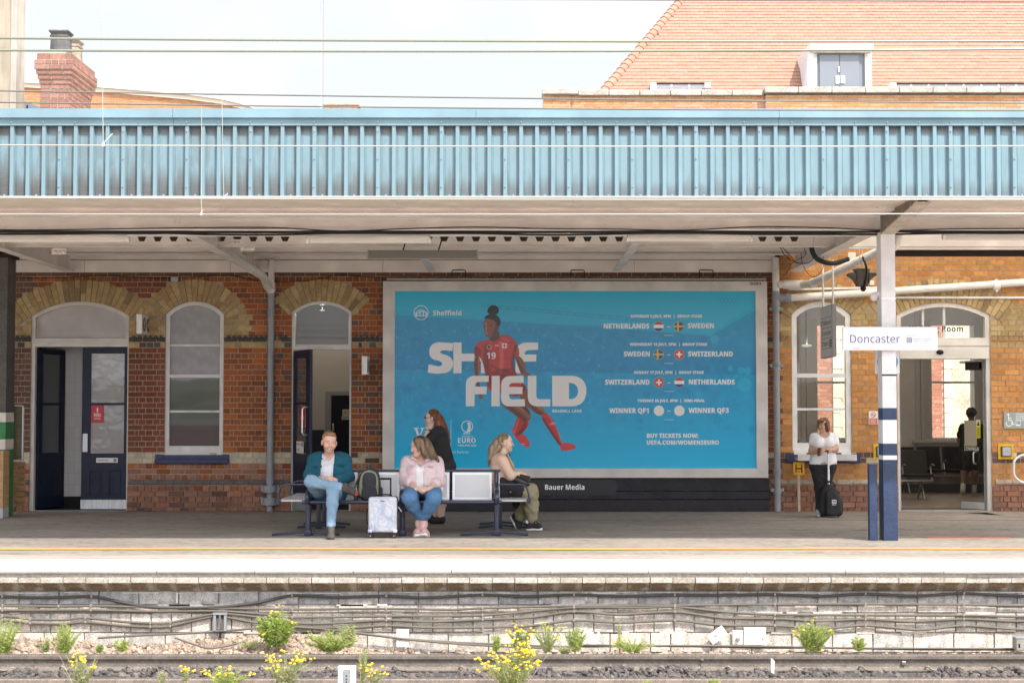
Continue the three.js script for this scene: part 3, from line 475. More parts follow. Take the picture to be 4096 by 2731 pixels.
{
const o = { ...O.ladies, yb: 0 }, z = -0.15, d = sub('doorway', station); d.userData.label = 'ladies doorway with arched glass fanlight';
const y0 = Y(1399, z), y1 = Y(1386, z);
part('frame', extrude(archPath(o, 0, THREE.Shape, 0), 0.12, z, 0, [archPath(o, 0.05, THREE.Path, y1), new THREE.Path([[o.x0 + 0.035, 0.004], [o.x1 - 0.03, 0.004], [o.x1 - 0.03, y0], [o.x0 + 0.035, y0]].map((p) => new THREE.Vector2(...p)))]), M.frame, d);
part('pane', paneArch(o, 0.05, y1, z + 0.05), M.glass, d, 'fanlight pane');
const L = sub('door', station); L.userData.label = 'open navy glazed door swung out onto the platform, steel pull handle';
L.position.set(o.x0 + 0.04, 0, -0.05); L.rotation.y = -64 * Math.PI / 180;
const w = 0.86, h = y0 - 0.025, hl = (a, b, c, e) => new THREE.Path([[a, c], [b, c], [b, e], [a, e]].map((p) => new THREE.Vector2(...p)));
part('door_leaf', extrude(new THREE.Shape([[0, 0.02], [w, 0.02], [w, h], [0, h]].map((p) => new THREE.Vector2(...p))), 0.05, -0.025, 0.003, [hl(0.14, w - 0.19, 1.8, h - 0.13), hl(0.14, w - 0.19, 0.95, 1.77)]), M.navyDoor, L);
part('pane', box(0.14, w - 0.19, 1.8, h - 0.13, -0.004, 0.004), glassDark, L); part('pane', box(0.14, w - 0.19, 0.95, 1.77, -0.004, 0.004), glassDark, L);
part('panel', box(0.15, w - 0.2, 0.4, 0.82, 0.025, 0.034, 0.005), M.navyDoor, L);
part('kick_plate', box(0.03, w - 0.02, 0.03, 0.24, 0.0255, 0.029), M.pipeGrey, L);
part('handle', bent([V(w - 0.11, 1.27, 0.02), V(w - 0.11, 1.27, 0.11), V(w - 0.11, 1.72, 0.11), V(w - 0.11, 1.72, 0.02)], 0.016, 0.05), M.steel, L);
const P = sub('lobby', station), bz = -2.0, tx0 = o.x0 - 0.7, tx1 = o.x1 + 0.7;
part('wall', [box(tx0, tx1, -0.1, 3.9, bz - 0.1, bz), box(tx1, tx1 + 0.1, -0.1, 3.9, bz, -0.37), box(tx0 - 0.1, tx0, -0.1, 3.9, bz, -0.37), box(tx0, tx1, 3.75, 3.85, bz, -0.37)], mat(rgb(0.62, 0.58, 0.52), { rough: 0.8 }), P);
part('floor', box(tx0, tx1, -0.24, -0.0, bz, 0.049), mat(rgb(0.05, 0.05, 0.055), { rough: 0.6 }), P);
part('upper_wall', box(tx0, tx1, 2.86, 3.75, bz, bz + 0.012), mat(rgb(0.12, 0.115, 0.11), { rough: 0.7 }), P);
part('dado', box(tx0, X(1296, bz), 0.02, Y(1719, bz), bz, bz + 0.012), mat(rgb(0.018, 0.02, 0.035), { rough: 0.5 }), P);
part('inner_frame', [box(X(1302, bz), X(1325, bz), 0.01, Y(1565, bz), bz, bz + 0.05, 0.006), box(X(1325, bz), X(1440, bz), Y(1582, bz), Y(1565, bz), bz, bz + 0.048, 0.006), box(X(1304, bz), X(1316, bz), 0.01, Y(1568, bz), bz + 0.05, bz + 0.062)], mat(rgb(0.36, 0.355, 0.35), { rough: 0.6 }), P);
lamp('small lit ceiling lamp inside the ladies doorway', at(1288, 1241, -0.95), 0.03, 0.28);
part('inner_door', box(X(1325, bz), X(1425, bz), 0.02, Y(1582, bz), bz + 0.005, bz + 0.03), mat(rgb(0.012, 0.012, 0.016), { rough: 0.55, spec: 0.5 }), P);
part('handle', [box(X(1330, bz), X(1336, bz), Y(1723, bz), Y(1693, bz), bz + 0.03, bz + 0.045, 0.004), bar(at(1333, 1700, bz + 0.045), at(1333, 1716, bz + 0.075), 0.008)], M.steel, P);
}
{
const o = { ...O.doorR, yb: 0 }, z = -0.15, d = sub('doorway', station); d.userData.label = 'waiting room doorway with arched fanlight and white sliding door head';
const y0 = Y(1437, z), y1 = Y(1352, z);
const cream = mat(rgb(0.66, 0.63, 0.58), { map: T.soft, scale: 1, rough: 0.5 });
part('frame', extrude(archPath(o, 0, THREE.Shape, 0), 0.12, z, 0, [archPath(o, 0.075, THREE.Path, y1), new THREE.Path([[o.x0 + 0.04, 0.004], [o.x1 - 0.07, 0.004], [o.x1 - 0.07, y0], [o.x0 + 0.04, y0]].map((p) => new THREE.Vector2(...p)))]), cream, d);
part('door_head', [box(o.x0 + 0.04, o.x1 - 0.03, Y(1435, 0), Y(1388, 0), z + 0.12, z + 0.17, 0.006), box(o.x0 + 0.03, o.x1 - 0.02, Y(1382, 0), Y(1372, 0), z + 0.12, z + 0.145)], cream, d);
part('sensor', plain(new THREE.SphereGeometry(0.062, 14, 10).scale(1, 0.65, 0.6).translate(X(3763, 0), Y(1409, 0), z + 0.18)), M.black, d);
part('pane', paneArch(o, 0.075, y1, z + 0.05), M.glass, d, 'fanlight pane');
for (const [a, b, q] of [[3690, 3699, 1226], [3774, 3784, 1218]]) part('glazing_bar', box(X(a, z), X(b, z), y1, Y(q, z), z + 0.03, z + 0.06), cream, d);
const leaf = (name, hx, ang, w, lab) => {
const L = sub('door', station); L.userData.label = lab; L.position.set(hx, 0, -0.1); L.rotation.y = ang;
part('pane', plain(new THREE.PlaneGeometry(w - 0.02, y0 - 0.2).translate(w / 2, y0 / 2 + 0.06, 0)), M.glass, L);
part('rail', [box(0, w, 0.015, 0.13, -0.02, 0.02, 0.004), box(0, w, y0 - 0.06, y0 - 0.015, -0.02, 0.02, 0.004)], M.alu, L);
part('stile', box(-0.012, 0.012, 0.015, y0 - 0.01, -0.02, 0.02), M.pipeGrey, L);
return L;
};
leaf('door', o.x0 + 0.05, 76 * Math.PI / 180, 0.72, 'left glass door leaf standing open');
const RL = leaf('door', o.x1 - 0.085, Math.PI - 58 * Math.PI / 180, 0.52, 'right glass door leaf standing open, notices stuck on it');
part('handle', bent([V(0.2, 0.78, 0.0), V(0.2, 0.78, -0.06), V(0.2, 0.97, -0.06), V(0.2, 0.97, 0.0)], 0.013, 0.04), M.steel, RL);
part('notice', box(0.17, 0.44, 1.07, 1.5, -0.006, -0.002), mat(rgb(0.42, 0.37, 0.29), { rough: 0.6 }), RL);
part('door_closer', box(0.05, 0.3, y0 - 0.15, y0 - 0.07, -0.03, -0.09, 0.006), M.dark, RL);
const R = sub('waiting_room', station), bz = -6.7, x0 = X(3140, 0) - 0.3, x1 = 10.6;
const wallM = mat(rgb(0.56, 0.53, 0.50), { map: T.soft, scale: 0.4, rough: 0.8 });
const bw = (a, b, t) => ({ x0: X(a, bz), x1: X(b, bz), y0: Y(1751, bz), y1: Y(t, bz) });
const W1 = bw(3271, 3440, 1300), W2 = bw(3729, 3900, 1300), W3 = bw(3985, 4075, 1300);
const sh = new THREE.Shape([[x0, -0.1], [x1, -0.1], [x1, 4.6], [x0, 4.6]].map((p) => new THREE.Vector2(...p)));
for (const w of [W1, W2, W3]) sh.holes.push(new THREE.Path([[w.x0, w.y0], [w.x1, w.y0], [w.x1, w.y1], [w.x0, w.y1]].map((p) => new THREE.Vector2(...p))));
part('wall', [extrude(sh, 0.3, bz - 0.3), box(x0 - 0.1, x0, -0.1, 4.6, bz, -0.37), box(x1, x1 + 0.1, -0.1, 4.6, bz, -0.37)], wallM, R);
part('ceiling', box(x0, x1, 4.5, 4.6, bz, -0.37), mat(rgb(0.75, 0.74, 0.72), { rough: 0.8 }), R);
part('floor', box(x0, x1, -0.24, 0.001, bz, 0.049), mat(rgb(0.27, 0.22, 0.165), { map: T.asphalt, scale: 0.8, rough: 0.55 }), R);
part('mat_strip', box(o.x0 + 0.04, o.x1 - 0.07, 0.001, 0.006, -0.9, -0.16), mat(rgb(0.12, 0.115, 0.11), { map: T.rough, scale: 4, rough: 0.95 }), R);
lamp('lit oval ceiling lamp hanging in the waiting room behind the arched window', at(3228, 1382, -2.6), 0.06, 0.9); lamp('lit ceiling lamp deep in the waiting room above the doorway', V(7.6, 3.95, -3.4), 0.085, 1.0);
part('dado', box(x0, x1, 0.0, 0.16, bz, bz + 0.025), mat(rgb(0.2, 0.2, 0.22), { rough: 0.6 }), R);
for (const w of [W1, W2, W3]) {
const g = sub('inner_window', R); const fr = mat(rgb(0.47, 0.45, 0.42), { rough: 0.6 });
const fw = (a, b, q) => [box(w.x0 - a, w.x0 - b, w.y0 - 0.05, w.y1 + a, bz, bz + q), box(w.x1 + b, w.x1 + a, w.y0 - 0.05, w.y1 + a, bz, bz + q)];
part('frame', [...fw(0.34, 0.24, 0.04), ...fw(0.235, 0.14, 0.07), ...fw(0.135, 0.0, 0.03), box(w.x0 - 0.42, w.x1 + 0.42, w.y0 - 0.11, w.y0 - 0.05, bz, bz + 0.13, 0.01), box(w.x0 - 0.38, w.x1 + 0.38, w.y0 - 0.17, w.y0 - 0.11, bz, bz + 0.08, 0.01), box(w.x0, w.x1, Y(1533, bz), Y(1525, bz), bz - 0.09, bz - 0.05)], fr, g);
}
}
}
{
const z = -13, c = thing('court_wall', 'sunlit brick wall with pale stone piers seen through the waiting room windows', 'wall', [0, 0, 0]);
const st = [mat(rgb(0.62, 0.56, 0.46), { map: T.grain, scale: 1, rough: 0.9 }), mat(rgb(0.58, 0.53, 0.44), { map: T.grain, scale: 1, rough: 0.9 })];
part('render', box(XL + 8, 15, 0, 5.2, z - 0.4, z), mat(rgb(0.60, 0.525, 0.40), { map: T.rough, scale: 0.5, rough: 0.9 }), c);
const brk = [[0.42, 0.19, 0.12], [0.38, 0.16, 0.10], [0.46, 0.23, 0.15]].map((q) => mat(rgb(...q), { map: T.grain, scale: 3, rough: 0.9 }));
for (const [a, b, s0, s1] of [[3250, 3330, 3330, 3362], [3700, 3774, 3774, 3803]]) {
part('mortar', box(X(a, z), X(b, z), 0, 5.2, z, z + 0.09), mat(rgb(0.62, 0.55, 0.48), { rough: 0.9 }), c);
for (let k = 0; k < 55; k++) { const y = 0.4 + k * 0.092, h = k & 1; for (let x = X(a, z) + (h ? 0 : -0.06); x < X(b, z); x += h ? 0.12 : 0.24) { const x0 = Math.max(X(a, z), x) + 0.006, x1 = Math.min(X(b, z), x + (h ? 0.12 : 0.24)) - 0.006; if (x1 - x0 > 0.03 && y > 1.0 && y < 3.9) part('brick', box(x0, x1, y + 0.006, y + 0.086, z + 0.06, z + 0.1), pick(brk), c); } }
for (let y = 0.2, k = 0; y < 5; y += 0.36, k++) part('stone', box(X(s0, z), X(s1, z) + (k & 1 ? 0.06 : 0), y + 0.004, y + 0.356, z, z + 0.13, 0.01), pick(st), c);
}
}
// ================================================================ across the tracks: the platform that the view is taken from, a bank of bushes
struct('opposite_platform', box(-30, 30, -1.0, 0, 19.6, 34), mat(rgb(0.32, 0.29, 0.26), { map: T.asphalt, scale: 0.5, rough: 0.9 }));
struct('opposite_edge', box(-30, 30, 0.001, 0.004, 19.6, 20.1), mat(rgb(0.8, 0.79, 0.77), { rough: 0.7 }));
{
const w = single('low_wall', box(-30, 30, -1, 1.15, 41, 41.3), mat(rgb(0.33, 0.10, 0.07), { map: T.rough, scale: 1, rough: 0.9 }), 'low red wall behind the opposite platform', 'wall'); part('wall_cap', box(-30, 30, 1.152, 1.4, 40.9, 41.4), mat(rgb(0.6, 0.58, 0.54), { rough: 0.8 }), w);
const g = plain(new THREE.PlaneGeometry(80, 14, 160, 30)), p = g.attributes.position;
for (let i = 0; i < p.count; i++) { const x = p.getX(i), t = (p.getY(i) + 7) / 14; const h = (2.6 + 1.8 * fbm(x / 80 + 0.5, 0.3, 9, 4, 55)) * Math.sin(Math.min(1, t * 1.9) * Math.PI / 2); p.setXYZ(i, x, -0.2 + h + 0.5 * (fbm(x / 80, t, 60, 3, 57) - 0.5), 42 + t * 12 + 0.8 * (fbm(x / 80, t, 50, 3, 58) - 0.5)); }
g.computeVertexNormals(); const b = single('bush_bank', boxUV(g), mat(rgb(0.15, 0.155, 0.085), { map: T.rough, scale: 0.6, rough: 0.9, side: THREE.DoubleSide }), 'bank of green bushes behind the opposite platform', 'bushes'); b.userData.kind = 'stuff';
}
// ================================================================ the platform canopy
const FZ = 8.3, GZ = 6.12;
{
const can = thing('platform_canopy', 'platform canopy with a pale blue ribbed metal fascia and white painted girder and soffit', 'canopy');
const yBot = Y(788, FZ), yTop = Y(506, FZ), PITCHR = 64.15 / (FOC / (CAMZ - FZ)) * 1.0;
const XO = X(222.4, FZ);                                             // a rib
const W0 = XL, W1 = XR, blue = [0.465, 0.575, 0.62];
const grime = tex(2048, (u, v) => {
const x = lerp(W0, W1, u), left = clamp(sstep(4.5, -7.5, x)), k = Math.round((x - XO) / PITCHR), inPan = Math.abs(x - XO - (k + 0.5) * PITCHR), a = Math.floor((x - XO) / PITCHR);
const h = hash(a, 3, 7), h2 = hash(a, 9, 2);
const n1 = fbm(u, 0.37 + v * 0.004, 420, 3, 21), n2 = fbm(u, 0.2 + v * 0.012, 260, 3, 22), n3 = fbm(u, v, 220, 2, 24);
const off = Math.abs((x - XO) / PITCHR - a - 0.5);                 // 0 in the middle of the pan
const pan = 1 - sstep(0.30, 0.40, off);
const reach = (0.16 + 0.42 * left * (0.6 + 0.6 * h) + 0.12 * h2) * (0.55 + 0.9 * n1);
let foot = sstep(reach * 1.15, reach * 0.1, v) * (0.45 + 0.4 * left);
let top = sstep(1 - (0.13 + 0.16 * left * h2) * (0.6 + 0.8 * n1), 1.0, v) * 0.85;
let d = Math.max(foot, top, left * 0.34 * sstep(0.35, 0.7, n2)) * pan;
d = Math.max(d, (1 - pan) * 0.16 * left * n2);
d = clamp(d * (0.8 + 0.4 * n3));
const rs = hash(a, 5, 5) < 0.06 && Math.abs(off - 0.12) < 0.03 ? sstep(0.05, 0.2, v) * sstep(0.45, 0.25, v) * n3 : 0;
const c = [lerp(blue[0] * (0.94 + 0.12 * n2), 0.30, d), lerp(blue[1] * (0.95 + 0.1 * n2), 0.28, d), lerp(blue[2] * (0.95 + 0.1 * n2), 0.27, d)];
return rs ? [lerp(c[0], 0.5, rs), lerp(c[1], 0.42, rs), lerp(c[2], 0.33, rs)] : c;
}, true, 512);
grime.wrapS = grime.wrapT = THREE.ClampToEdgeWrapping;
const clad = mat(0xffffff, { rough: 0.42 }); clad.map = grime;
const blueM = mat(new THREE.Color().setRGB(0.445, 0.56, 0.61, THREE.SRGBColorSpace), { map: T.soft, scale: 0.6, rough: 0.4 });
const D = 0.052;
function sheet(k0, n) {   // a folded sheet of n ribs
const pos = [], uv = []; const L = [];
for (let i = 0; i < n; i++) {
const c = XO + (k0 + i) * PITCHR, hw = 0.0205, p = PITCHR;
L.push([c - hw - 0.013, -D], [c - hw, -0.001], [c - hw + 0.002, 0], [c + hw - 0.002, 0], [c + hw, -0.001], [c + hw + 0.013, -D], [c + hw + 0.022, -D], [c + hw + 0.026, -D + 0.004], [c + hw + 0.034, -D + 0.004], [c + hw + 0.038, -D], [c + p - hw - 0.034, -D], [c + p - hw - 0.030, -D + 0.004], [c + p - hw - 0.022, -D + 0.004], [c + p - hw - 0.018, -D]);
}
const end = XO + (k0 + n) * PITCHR - 0.0205 - 0.0135; L.push([end, -D]);
for (let i = 0; i < L.length - 1; i++) {
const [x0, z0] = L[i], [x1, z1] = L[i + 1], y0 = yBot + 0.012, y1 = yTop + 0.02;
const q = [[x0, y0, z0], [x1, y0, z1], [x1, y1, z1], [x0, y0, z0], [x1, y1, z1], [x0, y1, z0]];
for (const [x, y, z] of q) { pos.push(x, y, FZ + z); uv.push((x - W0) / (W1 - W0), (y - yBot) / (yTop - yBot)); }
}
const g = new THREE.BufferGeometry(); g.setAttribute('position', new THREE.Float32BufferAttribute(pos, 3)); g.setAttribute('uv', new THREE.Float32BufferAttribute(uv, 2)); g.computeVertexNormals(); return g;
}
const cladM = clad.clone(); cladM.side = THREE.DoubleSide; cladM.map = grime;
const screw = join([plain(new THREE.CylinderGeometry(0.011, 0.013, 0.008, 8).rotateX(Math.PI / 2)), plain(new THREE.CylinderGeometry(0.006, 0.006, 0.012, 6).rotateX(Math.PI / 2).translate(0, 0, 0.006))]);
const screwM = mat(rgb(0.28, 0.34, 0.38), { rough: 0.4, metal: 0.3 });
const kMin = Math.ceil((XL - XO) / PITCHR), kMax = Math.floor((XR - XO) / PITCHR);
const sc = (x, y, z, p) => { const s = part('screw', screw, screwM, p); s.position.set(x, y, z); };
for (let k = kMin - ((kMin % 4) + 4) % 4; k < kMax; k += 4) {
const sh = part('cladding_sheet', sheet(k, 4), cladM, can);
const x = XO + k * PITCHR; if (Math.abs(x) > 7) continue;
for (const py of [524, 634, 746]) sc(x, Y(py, FZ), FZ + 0.003, sh);
for (const m of [0.5, 2.5]) sc(x + m * PITCHR + 0.0, Y(778, FZ), FZ - D + 0.003, sh);
}
const fl0 = Y(502, FZ), fl1 = Y(473, FZ), fl2 = Y(436, FZ);
let fx = X(682, FZ) - 3.53 * 3;
for (; fx < XR; fx += 3.53) { const a = Math.max(XL, fx), b = Math.min(XR, fx + 3.53); if (b - a < 0.1) continue;
const prof = new THREE.Shape([[FZ - 0.1, fl0], [FZ + 0.012, fl0], [FZ + 0.012, fl1 - 0.004], [FZ + 0.05, fl1], [FZ + 0.05, fl1 + 0.006], [FZ + 0.036, fl2], [FZ - 0.35, fl2 + 0.012], [FZ - 0.35, fl2 - 0.02], [FZ - 0.1, fl2 - 0.04]].map((p) => new THREE.Vector2(-p[0], p[1])));
const g = new THREE.ExtrudeGeometry(prof, { depth: b - a - 0.004, bevelEnabled: false }).rotateY(Math.PI / 2).translate(a, 0, 0);
const f = part('flashing', plain(g), blueM, can);
for (let k = 0; k < 9; k++) { const x = XO + (Math.round((a - XO) / PITCHR) + 2 * k + 1) * PITCHR; if (x < b && x > a && Math.abs(x) < 7) sc(x, Y(489, FZ), FZ + 0.016, f); } }
part('drip_edge', box(XL, XR, yBot - 0.006, yBot + 0.011, FZ - 0.1, FZ + 0.006), mat(rgb(0.62, 0.63, 0.60), { rough: 0.45 }), can);
const sofM = mat(rgb(0.67, 0.595, 0.525), { map: T.soft, scale: 0.7, rough: 0.6, bump: 3, bs: 0.002 }), sofP = mat(rgb(0.78, 0.655, 0.61), { map: T.soft, scale: 0.7, rough: 0.5 });
const ys = yBot + 0.01; let sx = X(122, 8) - 2.13 * 5;
const zA = 8.18, zB = 7.12, zC = 6.62;
for (; sx < XR; sx += 2.13) { const a = Math.max(XL, sx), b = Math.min(XR, sx + 2.13); if (b - a > 0.05) part('soffit_board', box(a + 0.002, b - 0.002, ys + 0.012, ys + 0.05, zB, zA), sofM, can); }
part('soffit_strip', [box(XL, XR, ys - 0.012, ys + 0.05, zC, zB - 0.002, 0.006)], sofP, can);
const riv = []; for (let x = XL; x < XR; x += 0.62) { riv.push(plain(new THREE.CylinderGeometry(0.012, 0.012, 0.014, 7).translate(x, ys + 0.008, zB + 0.12))); riv.push(box(x - 0.05, x + 0.05, ys - 0.018, ys - 0.012, zC + 0.18, zC + 0.24)); }
part('rivets', riv, sofM, can).userData.kind = 'stuff';
part('soffit_board', box(XL, XR, ys + 0.02, ys + 0.05, GZ + 0.01, zC - 0.002), M.cream, can);
const gy0 = Y(925, GZ), gy1 = ys + 0.3;
part('girder', [box(XL, XR, gy0 + 0.018, gy1, GZ - 0.012, GZ), box(XL, XR, gy0, gy0 + 0.018, GZ - 0.12, GZ + 0.10), box(XL, XR, gy1, gy1 + 0.02, GZ - 0.12, GZ + 0.10)], M.cream, can);
const bolts = []; for (const px of [690, 708, 1633, 1653]) for (const py of [858, 884]) if (!(px < 800 && py < 870)) bolts.push(plain(new THREE.SphereGeometry(0.02, 8, 6).scale(1, 1, 0.7).translate(X(px, GZ), Y(py, GZ), GZ + 0.004)));
for (const px of [2735, 2752, 2770, 2787, 2804]) for (const py of [862, 884, 906]) bolts.push(plain(new THREE.SphereGeometry(0.011, 6, 5).translate(X(px, GZ), Y(py, GZ), GZ + 0.002)));
part('bolts', bolts, M.cream, can).userData.kind = 'stuff';
part('splice_plate', box(X(2725, GZ), X(2815, GZ), Y(914, GZ), Y(852, GZ), GZ + 0.0005, GZ + 0.006), M.cream, can);
const rx = X(3140, 0), ry = 4.64;
const deck = (x0, x1, z0, z1) => { const s = new THREE.Shape(), p = 0.232; const pts = []; let x = x0; while (x < x1) { pts.push([x, 0], [x + 0.066, 0], [x + 0.1, 0.055], [x + 0.198, 0.055], [x + p, 0]); x += p; } s.moveTo(pts[0][0], 0.004); for (const q of pts) s.lineTo(q[0], q[1] + 0.004); for (let i = pts.length - 1; i >= 0; i--) s.lineTo(pts[i][0], pts[i][1]); const g = new THREE.ExtrudeGeometry(s, { depth: z1 - z0, bevelEnabled: false }).translate(0, 0, z0); return plain(g); };
const deckM = mat(rgb(0.45, 0.43, 0.39), { map: T.soft, scale: 1, rough: 0.6 });
part('roof_sheet', deck(XL, rx, 0.02, GZ - 0.14).translate(0, ry - 0.2, 0), deckM, can);
part('roof_sheet', deck(rx + 0.01, XR, 4.3, GZ - 0.14).translate(0, ry - 0.2, 0), deckM, can);
part('roof_covering', [box(XL, rx, ry + 0.06, ry + 0.12, -0.3, 8.2), box(rx, XR, ry + 0.06, ry + 0.12, 4.3, 8.2)], mat(rgb(0.3, 0.3, 0.3), { rough: 0.9 }), can);
const glz = mat(rgb(0.93, 0.88, 0.78), { transmission: 0.85, thickness: 0, rough: 1, side: THREE.DoubleSide });
for (let x = rx, k = 0; x < XR; x += 0.9, k++) part('rooflight_panel', plain(new THREE.PlaneGeometry(0.96, 4.5).rotateX(-Math.PI / 2).translate(x + 0.45, ry + 0.07 + (k & 1) * 0.006, 2.15)), glz, can);
const PZ = 3.5, py0 = Y(985, PZ), py1 = Y(943, PZ);
const tooth = (x0, x1) => { const s = new THREE.Shape([[x0, py0], [x1, py0], [x1, py1 + 0.02], [x0, py1 + 0.02]].map((p) => new THREE.Vector2(...p))); for (let x = Math.ceil((x0 - X(560, PZ)) / 0.232) * 0.232 + X(560, PZ); x < x1 - 0.2; x += 0.232) s.holes.push(new THREE.Path([[x - 0.036, py1 - 0.085], [x + 0.036, py1 - 0.085], [x + 0.068, py1 - 0.012], [x - 0.068, py1 - 0.012]].map((p) => new THREE.Vector2(...p)))); return extrude(s, 0.03, PZ); };
part('purlin', [tooth(X(-560, PZ), X(1222, PZ)), tooth(X(1222, PZ) + 0.002, X(3260, PZ)), box(X(3262, PZ), XR, py0, py1 + 0.02, PZ, PZ + 0.03), box(XL, XR, py0 - 0.01, py0 + 0.006, PZ - 0.05, PZ + 0.05)], M.cream, can);
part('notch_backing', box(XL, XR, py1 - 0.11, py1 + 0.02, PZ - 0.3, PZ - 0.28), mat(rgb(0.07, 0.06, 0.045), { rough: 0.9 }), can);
const QZ = 1.2; part('purlin', [box(XL, X(3250, QZ), Y(1016, QZ), Y(970, QZ), QZ, QZ + 0.02), box(XL, X(3250, QZ), Y(1016, QZ) - 0.012, Y(1016, QZ), QZ - 0.05, QZ + 0.09)], M.cream, can);
const wbY0 = Y(1089, 0.06), wbY1 = Y(1040, 0.06); let bx = X(62, 0) - 2.6;
for (const [a, b] of [[-560, 60], [60, 333], [333, 918], [918, 1530], [1530, 2540], [2540, 3105]]) part('wall_board', box(X(a, 0) + 0.002, X(b, 0) - 0.002, wbY0, wbY1, 0.03, 0.06, 0.004), M.cream, can);
part('wall_board', box(XL, X(3105, 0), wbY1 + 0.012, ry - 0.21, 0.01, 0.035), M.cream, can);
const cross = (px, w = 0.13) => { const x = X(px, 0.06); return [box(x - 0.006, x + 0.006, Y(1088, 0) + 0.015, ry - 0.2, 0.08, GZ - 0.13), box(x - w / 2, x + w / 2, Y(1088, 0), Y(1088, 0) + 0.015, 0.08, GZ - 0.13)]; };
for (const px of [270, 1010]) part('cross_beam', cross(px, 0.16), M.cream, can);
part('cross_beam', cross(3184, 0.2), M.cream, can); part('cross_beam', cross(4700, 0.2), M.cream, can);
for (const [px, z0, z1] of [[1725, 1.3, 3.3], [2466, 1.0, 4.4]]) { const x = X(px, 0.06); part('hanger_bracket', box(x - 0.06, x + 0.06, Y(1084, 0.2), Y(1084, 0.2) + 0.02, 0.2, z1), M.cream, can); }
for (const [px, py] of [[228, 1005], [985, 990], [930, 970]]) part('end_plate', [box(X(px - 28, PZ), X(px + 30, PZ), Y(py + 14, PZ), Y(py - 12, PZ), PZ + 0.031, PZ + 0.037), ...[-14, 3, 20].map((d) => plain(new THREE.SphereGeometry(0.022, 8, 6).translate(X(px + d, PZ), Y(py + 3, PZ), PZ + 0.04)))], M.cream, can);
const rz = 3.3; part('gutter', [box(X(3590, rz), XR, Y(1024, rz), Y(1000, rz), rz - 0.1, rz + 0.02, 0.01)], M.dark, can);
part('soffit_board', box(X(3590, rz), XR, Y(1000, rz), Y(955, rz), rz + 0.03, rz + 0.06), M.cream, can);
part('rear_fascia', box(rx, XR, Y(995, rz), ry + 0.05, rz - 0.02, rz + 0.029), M.cream, can);
const cab = (name, lab, pts, r, m = M.black) => single(name, tube(pts, r, 90, 6), m, lab, 'cable');
const run = (y, amp, ph, z, x0 = XL, x1 = XR) => [...Array(26)].map((_, i) => { const x = lerp(x0, x1, i / 25); return V(x, y + amp * Math.sin(x * 1.7 + ph) + amp * 0.6 * Math.sin(x * 4.3 + ph), z); });
cab('cable', 'thickest black cable lying along the girder under the canopy', run(gy0 - 0.014, 0.008, 0, GZ + 0.05), 0.022);
cab('cable', 'thin black cable sagging along the girder, upper of the bundle', run(gy0 + 0.022, 0.02, 2, GZ + 0.11), 0.008);
cab('cable', 'dark brown cable hanging lowest of the bundle under the girder', run(gy0 - 0.035, 0.012, 4, GZ + 0.02), 0.013, M.dark);
cab('cable', 'slim black cable in the middle of the girder bundle', run(gy0 + 0.004, 0.012, 1, GZ + 0.09), 0.010);
cab('cable', 'thin dark wire tacked along the brick wall above the gents arch', [...Array(16)].map((_, i) => { const px = lerp(50, 1530, i / 15); return at(px, 1108 + 5 * Math.sin(i * 1.3) + (i > 9 && i < 13 ? 14 : 0), 0.012); }), 0.005);
const tr = thing('cable_trunking', 'pale conduit with small saddles along the underside of the girder', 'conduit', [0, 0, 0]);
for (const [a, b] of [[498, 1225], [1722, 2510], [3015, 3520]]) { const z = 5.85; part('conduit', box(X(a, z), X(b, z), Y(945, z), Y(934, z), z - 0.02, z + 0.02, 0.004), M.white, tr); for (let p = a + 66; p < b; p += 163) part('saddle', [box(X(p - 6, z), X(p + 6, z), Y(937, z), Y(926, z), z + 0.018, z + 0.024), plain(new THREE.SphereGeometry(0.012, 6, 5).translate(X(p, z), Y(928, z), z + 0.024))], M.white, tr); }
const tubeM = mat(rgb(0.72, 0.68, 0.62), { rough: 0.35 });
const batten = (lab, p0, p1, y0, y1, z) => { const t = thing('strip_light', lab, 'light', [X((p0 + p1) / 2, z), Y((y0 + y1) / 2, z), z], 'unlit strip lights under the canopy'); delete t.userData.group; const L = X(p1, z) - X(p0, z), h = Y(y0, z) - Y(y1, z); part('housing', box(-L / 2, L / 2, h * 0.0, h * 0.6, -0.05, 0.05, 0.008), M.cream, t); part('diffuser', plain(new THREE.CapsuleGeometry(h * 0.42, L - h, 4, 12).rotateZ(Math.PI / 2).translate(0, -h * 0.12, 0)), tubeM, t); for (const s of [-1, 1]) part('end_cap', plain(new THREE.CylinderGeometry(h * 0.55, h * 0.55, 0.04, 14).rotateZ(Math.PI / 2).translate(s * L / 2, 0, 0)), M.white, t); return t; };
batten('unlit strip light at the far left under the girder', -150, 502, 942, 968, 5.75);
batten('unlit strip light left of the billboard under the girder', 1226, 1716, 946, 972, 5.75);
batten('unlit strip light at the far right under the girder', 3786, 4300, 930, 958, 5.75);
batten('unlit white strip light behind the toothed purlin, right of the centre', 2515, 3010, 942, 966, 5.75);
{ const z = 4.3, t = thing('strip_light', 'hanging strip light with open reflector above the billboard', 'light', [X(1689, z), Y(1017, z), z]); const L = X(1907, z) - X(1471, z);
part('housing', extrude([[-0.07, -0.055], [-0.065, -0.055], [-0.03, 0.04], [0.03, 0.04], [0.065, -0.055], [0.07, -0.055], [0.04, 0.055], [-0.04, 0.055]], L, -L / 2).rotateY(Math.PI / 2), mat(rgb(0.24, 0.225, 0.205), { rough: 0.5 }), t);
part('tube', plain(new THREE.CapsuleGeometry(0.018, L - 0.1, 4, 10).rotateZ(Math.PI / 2).translate(0, -0.015, 0.02)), tubeM, t);
for (const s of [-1, 1]) part('end_plate', box(s * L / 2 - 0.008, s * L / 2 + 0.008, -0.06, 0.06, -0.075, 0.075), mat(rgb(0.3, 0.28, 0.26), { rough: 0.5 }), t);
